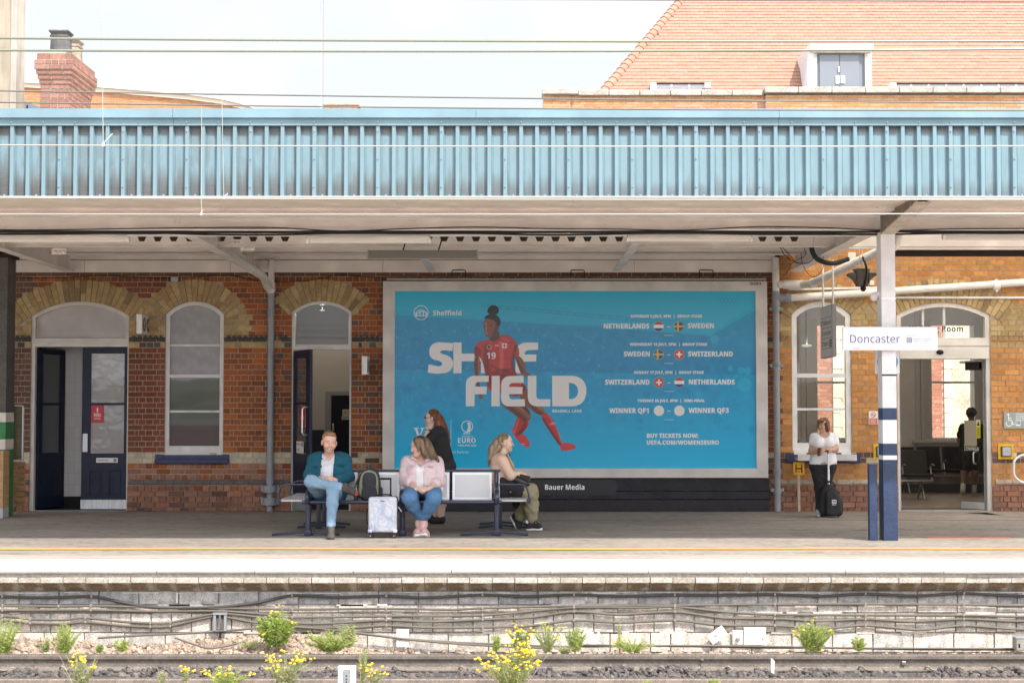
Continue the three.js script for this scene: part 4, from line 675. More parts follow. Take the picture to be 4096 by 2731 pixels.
for (const x of [-0.28, 0.22]) part('hanger', bar(V(x, 0.05, 0), V(x + 0.05, 0.22, 0), 0.01), M.dark, t); }
const cx0 = X(3537, GZ + 0.25, 2000), cx1 = X(3594, GZ + 0.25, 2000), cz0 = GZ - 0.02, cz1 = GZ + 0.23;
const brM = mat(rgb(0.20, 0.165, 0.125), { map: T.rough, scale: 1.6, rough: 0.9 }), br2 = mat(rgb(0.45, 0.40, 0.34), { map: T.rough, scale: 1.6, rough: 0.9 });
const col = thing('canopy_column', 'white square canopy column with navy bands holding the station name sign', 'column', [(cx0 + cx1) / 2, 0, (cz0 + cz1) / 2]);
const cw = (cx1 - cx0) / 2, cd = (cz1 - cz0) / 2, cy = (p) => Y(p, cz1);
const lav = mat(rgb(0.74, 0.73, 0.75), { map: T.soft, scale: 1.2, rough: 0.45 }), nv = mat(rgb(0.02, 0.038, 0.092), { map: T.rough, scale: 1.1, rough: 0.4, bump: 6, bs: 0.001 });
const seg = (n, a, b, m) => part(n, box(-cw, cw, cy(b), cy(a), -cd, cd, 0.004), m, col);
seg('shaft', 925, 1632, lav); seg('band', 1632, 1679, nv); seg('shaft', 1679, 1774, lav); seg('band', 1774, 1821, nv); seg('shaft', 1821, 1839, lav); part('shaft', box(-cw, cw, 0, cy(1839), -cd, cd, 0.004), nv, col, 'navy painted lower shaft');
part('cap', box(-cw - 0.03, cw - 0.02, cy(925), cy(795), -cd, -cd + 0.03), lav, col);
{ const a = V(0.0, cy(935), cd - 0.02), b = V(0.0, ys - 0.02, FZ - 0.15 - (cz0 + cz1) / 2);
const g = (dx, w, m, n) => part(n, extrude([[a.z, a.y + 0.01], [b.z, b.y - 0.02], [b.z, b.y + 0.05], [a.z, a.y + 0.26]], w, 0).rotateY(-Math.PI / 2).translate(dx + w, 0, 0), m, col);
g(-cw, 0.03, brM, 'bracket'); g(cw - 0.03, 0.03, br2, 'bracket');
part('bracket_flange', beam(V(0, a.y, a.z), V(0, b.y - 0.03, b.z), 2 * cw, 0.016), br2, col); }
part('strap', [box(-cw - 0.003, cw + 0.003, cy(1196), cy(1190), cd - 0.003, cd + 0.004)], M.steel, col);
part('strap', [box(-cw - 0.003, cw + 0.003, cy(1503), cy(1497), cd - 0.003, cd + 0.004)], M.dark, col);
const post = thing('steel_post', 'short navy steel post beside the foot of the canopy column', 'post', [X(3490, 6.3), 0, 6.28]);
part('post_body', box(-0.052, 0.052, 0, Y(1860, 6.3), -0.05, 0.05, 0.006), nv, post); part('post_cap', box(-0.056, 0.056, Y(1860, 6.3), Y(1856, 6.3), -0.054, 0.054), nv, post);
{ const z0 = 1.1, z1 = 1.52, t = thing('canopy_column', 'dark steel column at the left edge with white and green bands', 'column', [X(0, z1), 0, z1]);
const x0 = -0.35, x1 = X(21, z1) - X(0, z1), gg = mat(rgb(0.02, 0.17, 0.05), { map: T.rough, scale: 2, rough: 0.5 }), dk = mat(rgb(0.085, 0.08, 0.072), { map: T.rough, scale: 1.2, rough: 0.7 }), wh = mat(rgb(0.62, 0.585, 0.53), { map: T.soft, scale: 2, rough: 0.6 });
const sg = (n, a, b, m) => part(n, box(x0, x1, b === null ? 0 : Y(b, z1), Y(a, z1), z0 - z1, 0, 0.003), m, t);
sg('shaft', 1015, 1650, dk); sg('band', 1650, 1688, wh); sg('band', 1688, 1757, gg); sg('band', 1757, 1798, wh); sg('shaft', 1798, null, gg);
part('cap', [box(x0, x1 + 0.05, Y(1030, z1), Y(1018, z1), z0 - z1 - 0.02, 0.03), box(x0, x1 + 0.0, Y(1018, z1), 4.2, z0 - z1 + 0.05, -0.05)], M.dark, t); }
}
// ---------------------------------------------------------------- pipes
{
const dp = (lab, px, fits, z = 0.11) => {
const t = thing('drainpipe', lab, 'drainpipe', [X(px, z, 1600), 0, z]); const r = 0.053;
return t;
};
const z = 0.11, r = 0.055, x = X(1081, z, 1600), yJ = Y(1160, z);
const t = dp('grey downpipe with white painted top between the window and the ladies doorway', 1081);
part('pipe', bar(V(0, 0, 0), V(0, yJ, 0), r, r, 14), M.pipeGrey, t);
part('pipe', bar(V(0, yJ, 0), V(0, Y(1040, z), 0), r * 0.95, r * 0.95, 14), M.pipeWhite, t, 'white painted upper length');
for (const p of [1165, 1890, 1918]) part('socket', bar(V(0, Y(p + 16, z), 0), V(0, Y(p - 12, z), 0), r * 1.18, r * 1.25, 14), M.pipeGrey, t);
for (const p of [1955, 2005]) part('clamp', [bar(V(0, Y(p + 15, z), 0), V(0, Y(p - 15, z), 0), 0.115, 0.115, 16), box(-0.15, 0.15, Y(p + 14, z), Y(p - 14, z), -0.09, -0.03, 0.006)], M.pipeGrey, t);
part('junction', bar(V(0, Y(1160, z), 0), V(0, Y(1130, z), 0), r * 1.2, r * 1.2, 14), M.pipeWhite, t);
const p1 = at(1052, 1105, 0.75), p0 = at(815, 950, 3.3), loc = (v) => v.clone().sub(V(x, 0, z));
const w = single('rainwater_pipe', [bent([p0, p1, at(1070, 1150, 0.16), at(1081, 1160, 0.13)], 0.068, 0.12, 14), ...[[0.3], [0.78]].map(([k]) => { const c = p0.clone().lerp(p1, k), d = p1.clone().sub(p0).normalize().multiplyScalar(0.06); return bar(c.clone().sub(d), c.clone().add(d), 0.078, 0.078, 14); })], M.pipeWhite, 'white rainwater pipe slanting from the girder down to the left downpipe', 'pipe');
const xr = X(3108, z, 1600), tr = dp('tall grey downpipe right of the billboard', 3108);
part('pipe', bar(V(0, 0, 0), V(0, Y(1165, z), 0), r, r, 14), M.pipeGrey, tr);
part('pipe', bar(V(0, Y(1165, z), 0), V(0, Y(1030, z), 0), r * 1.1, r * 1.1, 14), M.pipeWhite, tr, 'white painted upper length');
for (const p of [1235, 1455, 1470, 1885, 1965]) part('socket', bar(V(0, Y(p + 11, z), 0), V(0, Y(p - 11, z), 0), r * 1.25, r * 1.25, 14), M.pipeGrey, tr);
for (const p of [1236, 1462, 1960]) part('ear', box(-0.11, 0.11, Y(p + 7, z), Y(p - 7, z), -0.06, 0.02, 0.006), M.pipeGrey, tr);
part('branch', [bar(V(0, Y(1192, z), 0), V(0.2, Y(1192, z), 0), 0.075, 0.075, 14), bar(V(0, Y(1220, z), 0), V(0, Y(1165, z), 0), 0.07, 0.07, 14), bar(V(0.16, Y(1192, z), 0), V(0.24, Y(1192, z), 0), 0.088, 0.088, 14)], M.pipeGrey, tr);
const a = at(3150, 1192, z), b = at(4680, 1090, z);
const lp = thing('rainwater_pipe', 'long thick white pipe rising to the right across the wall above the waiting room', 'pipe', [a.x, 0, z]);
part('pipe', bar(V(0, a.y, 0), V(b.x - a.x, b.y, 0), 0.062, 0.062, 14), M.pipeWhite, lp);
{ const c = at(3988, 1142, z), d = V(0.05, 0.004, 0); part('collar', [bar(V(c.x - a.x - 0.05, c.y, 0), V(c.x - a.x + 0.05, c.y, 0), 0.08, 0.08, 14), box(c.x - a.x - 0.02, c.x - a.x + 0.02, c.y - 0.11, c.y + 0.11, -0.06, 0.03, 0.01)], M.pipeWhite, lp); }
const q0 = at(3560, 985, 3.4), q1 = at(3245, 1135, 0.5);
single('rainwater_pipe', [bent([q0, q1, at(3215, 1138, 0.13), at(3112, 1138, 0.12)], 0.066, 0.12, 14), bar(at(3210, 1138, 0.13), at(3135, 1138, 0.12), 0.077, 0.077, 14), ...[0.02, 0.6].map((k) => { const c = q0.clone().lerp(q1, 1 - k), d = q1.clone().sub(q0).normalize().multiplyScalar(0.05); return bar(c.clone().sub(d), c.clone().add(d), 0.076, 0.076, 14); }), bar(at(3410, 1010, 1.9), at(3407, 1045, 1.9), 0.06, 0.06, 12)], M.pipeWhite, 'white rainwater pipe slanting from behind the column to the right downpipe', 'pipe');
single('rainwater_outlet', [bar(at(3598, 935, GZ - 0.2), at(3590, 975, GZ - 0.2), 0.055, 0.045, 12), bar(at(3590, 975, GZ - 0.2), at(3574, 995, GZ - 0.2), 0.045, 0.045, 12)], M.pipeWhite, 'white gutter outlet behind the top of the column', 'pipe');
single('wall_conduit', [beam(at(3155, 1157, 0.03), at(3520, 1150, 0.03), 0.03, 0.035), beam(at(3585, 1190, 0.03), at(4680, 1190, 0.03), 0.03, 0.035)], M.pipeWhite, 'thin white conduit running above the waiting room arches', 'conduit');
single('flexible_hose', tube([at(3200, 948, 3.3), at(3300, 960, 3.0), at(3325, 935, 3.0), at(3275, 955, 2.8), at(3248, 990, 2.7), at(3270, 1035, 2.6), at(3330, 1053, 2.5), at(3395, 1036, 2.4)], 0.038, 60, 10), M.rubber, 'thick black flexible hose looping under the canopy', 'hose');
const wire = (lab, pts, rr0 = 0.005) => single('loose_wire', tube(pts.map((p) => at(p[0], p[1], p[2] ?? 2.6)), rr0, 50, 5), M.rubber, lab, 'wire');
wire('black wires drooping beside the right downpipe, left loop', [[3120, 985], [3140, 1020], [3175, 1045], [3215, 1054], [3245, 1045], [3260, 1020]], 0.007);
wire('thin black wire hanging lower beside the right downpipe', [[3128, 985], [3150, 1010], [3178, 1046], [3150, 1058]], 0.006);
wire('curly dark wire dangling below the black hose', [[3330, 945], [3310, 1000], [3290, 1040], [3295, 1065], [3278, 1095], [3255, 1108], [3230, 1090], [3210, 1050], [3205, 1010]]);
wire('thin dark wire strung from the hose to the column', [[3330, 945], [3380, 968], [3430, 962], [3480, 945], [3510, 930]]);
wire('short wire hanging down at the right downpipe top', [[3165, 1055], [3155, 1080], [3135, 1105]]);
wire('thin wire slanting in front of the cross beam', [[3215, 980], [3222, 1020], [3180, 1045]], 0.004);
}
// ================================================================ billboard, signs and other fittings
const F = { bold: (s) => 'bold ' + s + 'px sans-serif', reg: (s) => s + 'px sans-serif' };
{
const z = 0.14, bb = thing('billboard', 'large framed billboard poster in blue listing football fixtures at Sheffield', 'billboard', [X(2301, z), 0, 0]);
const ox = bb.position.x, fx = (p) => X(p, z, 1500) - ox, fy = (p) => Y(p, z);
const fm = mat(rgb(0.64, 0.61, 0.585), { map: T.soft, scale: 0.8, rough: 0.45 });
const o = [1530, 3072, 1124, 1911], i = [1578, 3025, 1164, 1873];
const trap = (pts) => extrude(pts.map(([a, b]) => [fx(a), fy(b)]), 0.05, z - 0.05, 0.004);
part('frame', trap([[o[0], o[3]], [i[0], i[3]], [i[0], i[2]], [o[0], o[2]]]), fm, bb); part('frame', trap([[o[1], o[3]], [o[1], o[2]], [i[1], i[2]], [i[1], i[3]]]), fm, bb);
part('frame', trap([[o[0], o[2]], [i[0], i[2]], [i[1], i[2]], [o[1], o[2]]]), fm, bb); part('frame', trap([[o[0], o[3]], [o[1], o[3]], [i[1], i[3]], [i[0], i[3]]]), fm, bb);
part('casing', [box(fx(o[0]) + 0.01, fx(o[1]) - 0.01, fy(o[3]) + 0.01, fy(o[2]) - 0.01, 0.0, z - 0.045), box(fx(o[0]) + 0.06, fx(o[1]) - 0.01, fy(1120), fy(1112), 0.0, z - 0.02)], mat(rgb(0.36, 0.35, 0.34), { rough: 0.6 }), bb);
for (const p of [1834, 2312, 2830]) part('lifting_loop', bent([V(fx(p - 27), fy(1122), 0.08), V(fx(p - 27), fy(1079), 0.08), V(fx(p + 27), fy(1079), 0.08), V(fx(p + 27), fy(1122), 0.08)], 0.008, 0.02, 6), M.dark, bb);
const pl = mat(rgb(0.030, 0.029, 0.036), { map: T.rough, scale: 1, rough: 0.6, spec: 0.5 });
part('plinth', [box(fx(1534), fx(3076), Y(1963, 0.1), Y(1914, 0.1), 0.0, 0.10, 0.006), box(fx(1534), fx(3076), Y(1996, 0.1), Y(1966, 0.1), 0.0, 0.105, 0.006), box(fx(1534), fx(3076), 0, Y(1999, 0.1), 0.0, 0.11, 0.006)], pl, bb);
const poster = canvasTex(2048, 1004, (c) => {
const k = 2048 / 1447; c.setTransform(k, 0, 0, k, -1578 * k, -1164 * k);
const g = c.createLinearGradient(0, 1164, 0, 1873); g.addColorStop(0, '#26bade'); g.addColorStop(0.3, '#0ea5d6'); g.addColorStop(0.55, '#079ad0'); g.addColorStop(1, '#11bceb'); c.fillStyle = g; c.fillRect(1570, 1160, 1470, 720);
c.fillStyle = 'rgba(70,190,225,0.28)'; c.beginPath(); c.moveTo(1578, 1164); c.lineTo(3025, 1164); c.lineTo(3025, 1215); c.lineTo(2840, 1340); c.lineTo(2400, 1303); c.lineTo(2000, 1283); c.lineTo(1578, 1240); c.fill();
c.fillStyle = 'rgba(3,85,150,0.24)'; c.beginPath(); c.moveTo(1578, 1262); c.lineTo(2000, 1287); c.lineTo(2400, 1310); c.lineTo(2840, 1345); c.lineTo(3025, 1240); c.lineTo(3025, 1500); c.lineTo(1578, 1480); c.fill();
c.strokeStyle = 'rgba(8,90,140,0.55)'; c.lineWidth = 1.6; c.beginPath(); c.moveTo(1930, 1218); c.lineTo(2400, 1262); c.lineTo(2740, 1290); c.moveTo(1930, 1228); c.lineTo(2400, 1273); c.lineTo(2740, 1300); for (let x = 1930; x < 2740; x += 34) { const t = (x - 1930) * 0.0925; c.moveTo(x, 1218 + t); c.lineTo(x, 1229 + t); } c.stroke();
c.lineWidth = 1.2; c.beginPath(); for (let j = 0; j < 4; j++) { c.moveTo(2885 + j * 17, 1230); c.lineTo(2890 + j * 17, 1210); c.moveTo(2896 + j * 17, 1204); c.arc(2888 + j * 17, 1204, 8, 0, 6.3); } c.stroke();
let s = 5; const r = () => { s = (s * 16807) % 2147483647; return s / 2147483647; };
for (let n = 0; n < 900; n++) { const x = 1590 + r() * 1420, y = 1300 + r() * 420; c.fillStyle = `rgba(${r() < 0.5 ? '120,210,240' : '0,70,130'},${0.03 + r() * 0.06})`; c.beginPath(); c.arc(x, y, 2 + r() * 16, 0, 6.3); c.fill(); }
for (let n = 0; n < 320; n++) { const x = 1590 + Math.pow(r(), 1.3) * 900, y = 1310 + r() * 330, a = r() * 3; c.save(); c.translate(x, y); c.rotate(a); c.fillStyle = `rgba(150,215,240,${0.12 + r() * 0.35})`; c.fillRect(-5, -2, 4 + r() * 9, 2 + r() * 3); c.restore(); }
for (const [x, y, q] of [[2860, 1358, 18], [2922, 1475, 12], [2965, 1482, 14], [2990, 1485, 14], [2978, 1540, 28], [2062, 1298, 8], [2077, 1322, 8], [1920, 1664, 7]]) { c.fillStyle = 'rgba(40,190,225,0.5)'; c.beginPath(); c.arc(x, y, q, 0, 6.3); c.fill(); }
const white = '#e9e7e6';
// ------ the player, in a red kit (print coordinates follow the poster)
c.save(); c.translate(1500, 1050); c.scale(1 / 1.844, 1 / 1.844);
const poly = (col, pts) => { c.fillStyle = col; c.beginPath(); const n = pts.length; c.moveTo((pts[0][0] + pts[n - 1][0]) / 2, (pts[0][1] + pts[n - 1][1]) / 2); for (let i2 = 0; i2 < n; i2++) { const a = pts[i2], b = pts[(i2 + 1) % n]; c.quadraticCurveTo(a[0], a[1], (a[0] + b[0]) / 2, (a[1] + b[1]) / 2); } c.fill(); };
const skin = '#86503a', skin2 = '#5a3224', red = '#bf3336', red2 = '#8c2026', red3 = '#d24448';
c.fillStyle = white; c.strokeStyle = white;
const P2 = (d) => new Path2D(d);
const S_ = P2('M580 597 L478 590 Q400 594 402 665 Q404 712 452 722 Q500 730 497 752 Q492 770 460 766 L398 752 L391 812 Q440 822 490 820 Q580 814 578 740 Q576 700 520 682 Q480 672 482 662 Q486 648 520 650 L572 655 Z');
const H_ = P2('M580 592 L640 592 L640 674 L735 674 L783 674 L783 592 L845 592 L845 818 L783 818 L783 730 L640 730 L640 818 L580 818 Z');
const E_ = P2('M1018 594 L930 594 Q852 596 850 690 L852 760 Q856 816 920 818 L1020 818 L1020 764 L950 764 Q912 764 912 734 L1006 734 L1010 682 L912 682 Q914 648 950 648 L1018 648 Z');
const F_ = P2('M1205 592 L1120 592 Q1040 594 1040 680 L1036 818 L1100 818 L1104 732 L1190 732 L1192 680 L1104 680 Q1106 648 1140 648 L1205 645 Z');
c.fill(S_); c.fill(H_); c.fill(F_);
poly(skin, [[935, 1010], [1060, 1000], [1130, 1080], [1160, 1135], [1130, 1180], [1075, 1160], [1010, 1105], [930, 1050]]);
poly(skin, [[1090, 920], [1125, 930], [1190, 1040], [1255, 1085], [1250, 1110], [1215, 1130], [1140, 1080], [1060, 1000]]);
poly(skin2, [[1060, 1000], [1120, 1060], [1150, 1110], [1140, 1140], [1090, 1080], [1020, 1030]]);
poly(red, [[1050, 1130], [1130, 1170], [1140, 1190], [1100, 1250], [1050, 1275], [1010, 1265], [1030, 1200]]);
poly(red, [[1215, 1130], [1265, 1095], [1330, 1180], [1375, 1320], [1390, 1350], [1360, 1350], [1300, 1260]]);
poly(red3, [[996, 1215], [1020, 1220], [1040, 1255], [1110, 1265], [1145, 1330], [1140, 1362], [1110, 1360], [1050, 1310]]);
poly(red3, [[1365, 1345], [1395, 1320], [1440, 1330], [1484, 1350], [1480, 1372], [1420, 1385], [1370, 1388]]);
c.fillStyle = 'rgba(240,235,235,0.8)'; c.fillRect(1290, 1190, 35, 4); c.fillRect(1300, 1180, 28, 4); c.fillRect(1080, 1335, 30, 4);
poly(red2, [[835, 880], [1000, 860], [1100, 890], [1125, 930], [1060, 1000], [930, 960], [850, 965]]);
poly(red, [[850, 570], [920, 530], [1010, 545], [1060, 620], [1070, 700], [1020, 690], [1015, 760], [1050, 830], [1110, 900], [1000, 930], [930, 960], [830, 955], [815, 800], [780, 690], [730, 700], [735, 610], [790, 575]]);
poly(red2, [[860, 800], [960, 780], [1040, 830], [960, 850], [870, 900]]);
poly(red2, [[735, 612], [790, 640], [780, 700], [733, 705]]); poly(red3, [[920, 545], [990, 560], [1000, 640], [930, 650]]);
poly(skin, [[735, 690], [780, 700], [775, 800], [770, 900], [800, 985], [790, 1010], [765, 1000], [750, 900], [730, 800]]);
poly(skin, [[1030, 690], [1075, 690], [1115, 760], [1110, 810], [1165, 825], [1120, 850], [1080, 830], [1060, 780]]);
poly(skin2, [[850, 540], [915, 500], [925, 560], [880, 590], [840, 570]]);
poly(skin, [[805, 420], [880, 410], [915, 450], [910, 520], [880, 560], [835, 560], [812, 520], [800, 470]]);
poly('#1d1413', [[802, 420], [830, 385], [890, 380], [930, 420], [925, 470], [905, 470], [890, 430], [830, 415]]);
poly('#1d1413', [[830, 350], [850, 320], [895, 318], [918, 345], [910, 385], [860, 390], [830, 375]]);
c.fillStyle = '#241512'; c.fillRect(808, 468, 20, 4); c.fillRect(845, 468, 24, 4); c.fillStyle = '#5c2c20'; c.fillRect(818, 540, 28, 6); c.fillRect(826, 500, 6, 20);
const soft = (col, w, pts) => { c.strokeStyle = col; c.lineCap = 'round'; for (let i2 = 0; i2 < 5; i2++) { c.lineWidth = w * (1 - i2 * 0.18); c.beginPath(); c.moveTo(pts[0][0], pts[0][1]); for (let j = 1; j < pts.length - 1; j++) c.quadraticCurveTo(pts[j][0], pts[j][1], (pts[j][0] + pts[j + 1][0]) / 2, (pts[j][1] + pts[j + 1][1]) / 2); c.lineTo(pts[pts.length - 1][0], pts[pts.length - 1][1]); c.stroke(); } };
const dk2 = 'rgba(40,8,8,0.10)', lt = 'rgba(255,190,160,0.07)';
soft(dk2, 40, [[960, 1040], [1050, 1110], [1110, 1165]]); soft(lt, 24, [[1000, 1020], [1090, 1080], [1140, 1130]]); soft(dk2, 30, [[1130, 1010], [1180, 1090], [1225, 1115]]); soft(lt, 16, [[1150, 990], [1200, 1060], [1240, 1090]]);
soft(dk2, 34, [[1110, 1190], [1090, 1240], [1050, 1265]]); soft(lt, 18, [[1060, 1160], [1040, 1220], [1025, 1255]]); soft(dk2, 26, [[1240, 1150], [1300, 1250], [1365, 1340]]); soft(lt, 14, [[1275, 1120], [1330, 1200], [1378, 1320]]);
soft(dk2, 60, [[830, 620], [820, 720], [850, 900]]); soft(dk2, 34, [[1040, 620], [1010, 720], [1030, 840]]); soft(lt, 40, [[930, 590], [940, 700], [930, 800]]); soft(dk2, 16, [[860, 760], [920, 800], [1000, 790]]); soft(dk2, 16, [[840, 850], [930, 900], [1040, 870]]); soft(dk2, 14, [[900, 560], [960, 600], [1020, 590]]);
soft(dk2, 22, [[745, 700], [748, 800], [765, 920]]); soft(lt, 10, [[768, 710], [765, 800], [778, 900]]); soft(dk2, 20, [[1040, 700], [1075, 770], [1095, 815]]);
soft('rgba(20,8,6,0.10)', 34, [[905, 440], [900, 500], [870, 555]]); soft('rgba(255,200,170,0.08)', 16, [[820, 450], [822, 500], [830, 530]]);
c.lineWidth = 5; c.stroke(H_); c.stroke(E_); c.stroke(F_);
c.fillStyle = white; c.font = 'bold 66px sans-serif'; c.fillText('19', 822, 712); c.fillRect(940, 598, 34, 34); c.fillStyle = red; c.fillRect(953, 602, 8, 26); c.fillRect(944, 611, 26, 8); c.fillStyle = white;
c.fillRect(886, 612, 30, 5); c.strokeStyle = white; c.lineWidth = 3; c.beginPath(); c.arc(843, 626, 16, 0, 6.3); c.stroke();
for (const d of ['M672 1060 L672 905 Q672 838 740 836 L842 836 L840 882 L770 882 Q740 882 738 915 L828 915 L824 972 L738 972 L736 1060 Z', 'M862 838 L922 836 L922 1060 L860 1060 Z', 'M1098 836 L1000 838 Q934 840 932 910 L932 1000 Q934 1058 990 1061 L1108 1061 L1106 1008 L1010 1008 Q990 1006 990 972 L1090 970 L1090 918 L990 918 Q992 890 1020 889 L1098 889 Z', 'M1128 836 L1192 836 L1192 980 Q1192 1008 1220 1008 L1294 1008 L1294 1061 L1200 1061 Q1130 1058 1128 990 Z', 'M1308 836 L1450 836 Q1560 842 1560 948 Q1556 1058 1450 1061 L1308 1061 Z M1432 888 L1432 1008 Q1498 1008 1498 948 Q1498 892 1432 888 Z']) c.fill(P2(d), 'evenodd');
c.font = 'bold 30px sans-serif'; c.fillText('BRAMALL LANE', 1307, 1105, 253);
c.strokeStyle = white; c.lineWidth = 5; c.beginPath(); c.arc(341, 373, 52, 0, 6.3); c.stroke(); c.lineWidth = 5; c.beginPath(); c.arc(341, 400, 46, 3.5, 5.9); c.moveTo(300, 392); c.quadraticCurveTo(341, 345, 388, 380); c.stroke(); c.fillRect(305, 372, 6, 30); c.fillRect(330, 362, 6, 40); c.fillRect(355, 362, 6, 40); c.fillRect(375, 372, 6, 24); c.fillRect(296, 392, 92, 6);
c.font = 'bold 50px sans-serif'; c.fillText('Sheffield', 428, 393, 236);
c.fillRect(561, 1160, 3, 196); c.font = 'bold 110px serif'; c.fillText('Vi', 290, 1296); c.font = '27px sans-serif'; c.fillText('Tournament Partner', 448, 1404, 266);
c.lineWidth = 6; c.beginPath(); c.arc(682, 1208, 40, 0, 6.3); c.stroke(); c.beginPath(); c.moveTo(672, 1250); c.quadraticCurveTo(700, 1215, 682, 1180); c.lineTo(702, 1178); c.quadraticCurveTo(716, 1215, 700, 1250); c.fill();
c.font = 'bold 20px sans-serif'; c.fillText('UEFA', 654, 1266, 58); c.font = '21px sans-serif'; c.fillText("women's", 642, 1287, 84); c.font = 'bold 52px sans-serif'; c.fillText('EURO', 610, 1328, 150); c.font = 'bold 19px sans-serif'; c.fillText('ENGLAND 2022', 615, 1352, 136);
c.restore();
// ------ the fixtures
c.fillStyle = white; const zx = (v) => 2300 + v / 1.568, zy = (v) => 1050 + v / 1.568;
const txt = (t, x, y, size, w) => { c.font = F.bold(size); c.fillText(t, zx(x), zy(y), w / 1.568); c.strokeStyle = white; c.lineWidth = size * 0.045; c.strokeText(t, zx(x), zy(y), w / 1.568); };
const flag = (kind, x, y) => { const X0 = zx(x), Y0 = zy(y), R = 20; c.save(); c.beginPath(); c.arc(X0, Y0, R, 0, 6.3); c.clip(); const q = (col, a, b, w, h) => { c.fillStyle = col; c.fillRect(X0 + a, Y0 + b, w, h); };
if (kind === 'n') { q('#b8402f', -21, -21, 42, 15); q('#eee', -21, -7, 42, 14); q('#26407f', -21, 7, 42, 15); } else if (kind === 's') { q('#2a4f86', -21, -21, 42, 42); q('#e0c23c', -8, -21, 7, 42); q('#e0c23c', -21, -3.5, 42, 7); } else if (kind === 'c') { q('#cc3b38', -21, -21, 42, 42); q('#eee', -3.5, -12, 7, 24); q('#eee', -12, -3.5, 24, 7); } else q('#e9e7e6', -21, -21, 42, 42);
c.restore(); c.strokeStyle = kind === 'w' ? '#e9e7e6' : '#c9b79b'; c.lineWidth = 1.5; c.beginPath(); c.arc(X0, Y0, R, 0, 6.3); c.stroke(); c.fillStyle = white; };
txt('SATURDAY 9 JULY, 8PM  |  GROUP STAGE', 350, 347, 15, 462); txt('NETHERLANDS', 178, 416, 27, 290); txt('SWEDEN', 708, 414, 27, 168);
txt('WEDNESDAY 13 JULY, 5PM  |  GROUP STAGE', 345, 523, 15, 500); txt('SWEDEN', 306, 590, 27, 167); txt('SWITZERLAND', 709, 590, 27, 284);
txt('SUNDAY 17 JULY, 5PM  |  GROUP STAGE', 370, 698, 15, 452); txt('SWITZERLAND', 188, 766, 27, 282); txt('NETHERLANDS', 711, 765, 27, 292);
txt('TUESDAY 26 JULY, 8PM  |  SEMI-FINAL', 393, 874, 15, 437); txt('WINNER QF1', 216, 943, 27, 252); txt('WINNER QF3', 712, 942, 27, 252);
[[403, 'n', 's'], [578, 's', 'c'], [753, 'c', 'n'], [929, 'w', 'w']].forEach(([y, a, b]) => { flag(a, 526, y); flag(b, 654, y); c.fillRect(zx(580), zy(y), 12, 3); c.fillRect(zx(560), zy(y + 55), 37, 1.6); });
txt('BUY TICKETS NOW:', 447, 1098, 23, 374); txt('UEFA.COM/WOMENSEURO', 447, 1140, 23, 515);
});
part('poster', flat(fx(i[0]) - 0.01, fx(i[1]) + 0.01, fy(i[3]) - 0.01, fy(i[2]) + 0.01, z - 0.03), mat(0xffffff, { map: undefined, rough: 0.22 }), bb).material.map = poster;
const num = canvasTex(256, 128, (c) => { c.fillStyle = '#cfc6ba'; c.fillRect(0, 0, 256, 128); c.fillStyle = '#1c1a18'; c.font = F.bold(96); c.fillText('0301', 16, 100, 224); });
part('number_plate', flat(fx(3001), fx(3056), fy(1144), fy(1124) - 0.004, z + 0.003), mat(0xffffff, { map: undefined, rough: 0.6 }), bb).material.map = num;
part('lock', plain(new THREE.CylinderGeometry(0.022, 0.022, 0.012, 8).rotateX(Math.PI / 2).translate(fx(3003), fy(1892), z + 0.004)), M.steel, bb);
const mp = new THREE.Shape(); const a0 = fx(2060), a1 = fx(2470), b0 = Y(1981, 0.12), b1 = Y(1919, 0.12), rd = (b1 - b0) / 2; mp.moveTo(a0 + rd, b0); mp.lineTo(a1 - rd, b0); mp.absarc(a1 - rd, b0 + rd, rd, -Math.PI / 2, Math.PI / 2); mp.lineTo(a0 + rd, b1); mp.absarc(a0 + rd, b0 + rd, rd, Math.PI / 2, 1.5 * Math.PI);
part('name_plate', extrude(mp, 0.012, 0.107), mat(rgb(0.028, 0.028, 0.036), { rough: 0.3, spec: 0.7 }), bb);
const bmT = canvasTex(768, 128, (c) => { c.fillStyle = '#fbfbfb'; c.font = F.bold(104); c.fillText('Bauer Media', 14, 96, 740); });
part('name_lettering', flat(fx(2174), fx(2370), Y(1967, 0.12), Y(1932, 0.12), 0.1205), mat(0xffffff, { rough: 0.3, transparent: true, alphaTest: 0.5 }), bb).material.map = bmT;
}
function board(name, label, p0, p1, q0, q1, z, th, sideM, draw, tw, th2, cat = 'sign') {
const x0 = X(p0, z, (q0 + q1) / 2), x1 = X(p1, z, (q0 + q1) / 2), y0 = Y(q1, z), y1 = Y(q0, z);
const t = thing(name, label, cat, [(x0 + x1) / 2, (y0 + y1) / 2, z]);
part('panel', box(x0 - t.position.x, x1 - t.position.x, y0 - t.position.y, y1 - t.position.y, -th, 0, Math.min(0.004, th / 3)), sideM, t);
part('print', flat(x0 - t.position.x + 0.004, x1 - t.position.x - 0.004, y0 - t.position.y + 0.004, y1 - t.position.y - 0.004, 0.0015), mat(0xffffff, { rough: 0.45 }), t).material.map = canvasTex(tw, th2, draw);
return t;
}
const man = (c, x, y, s, col) => { c.fillStyle = col; c.beginPath(); c.arc(x, y - s * 0.42, s * 0.1, 0, 6.3); c.fill(); c.fillRect(x - s * 0.15, y - s * 0.3, s * 0.3, s * 0.34); c.fillRect(x - s * 0.12, y, s * 0.1, s * 0.45); c.fillRect(x + s * 0.02, y, s * 0.1, s * 0.45); };
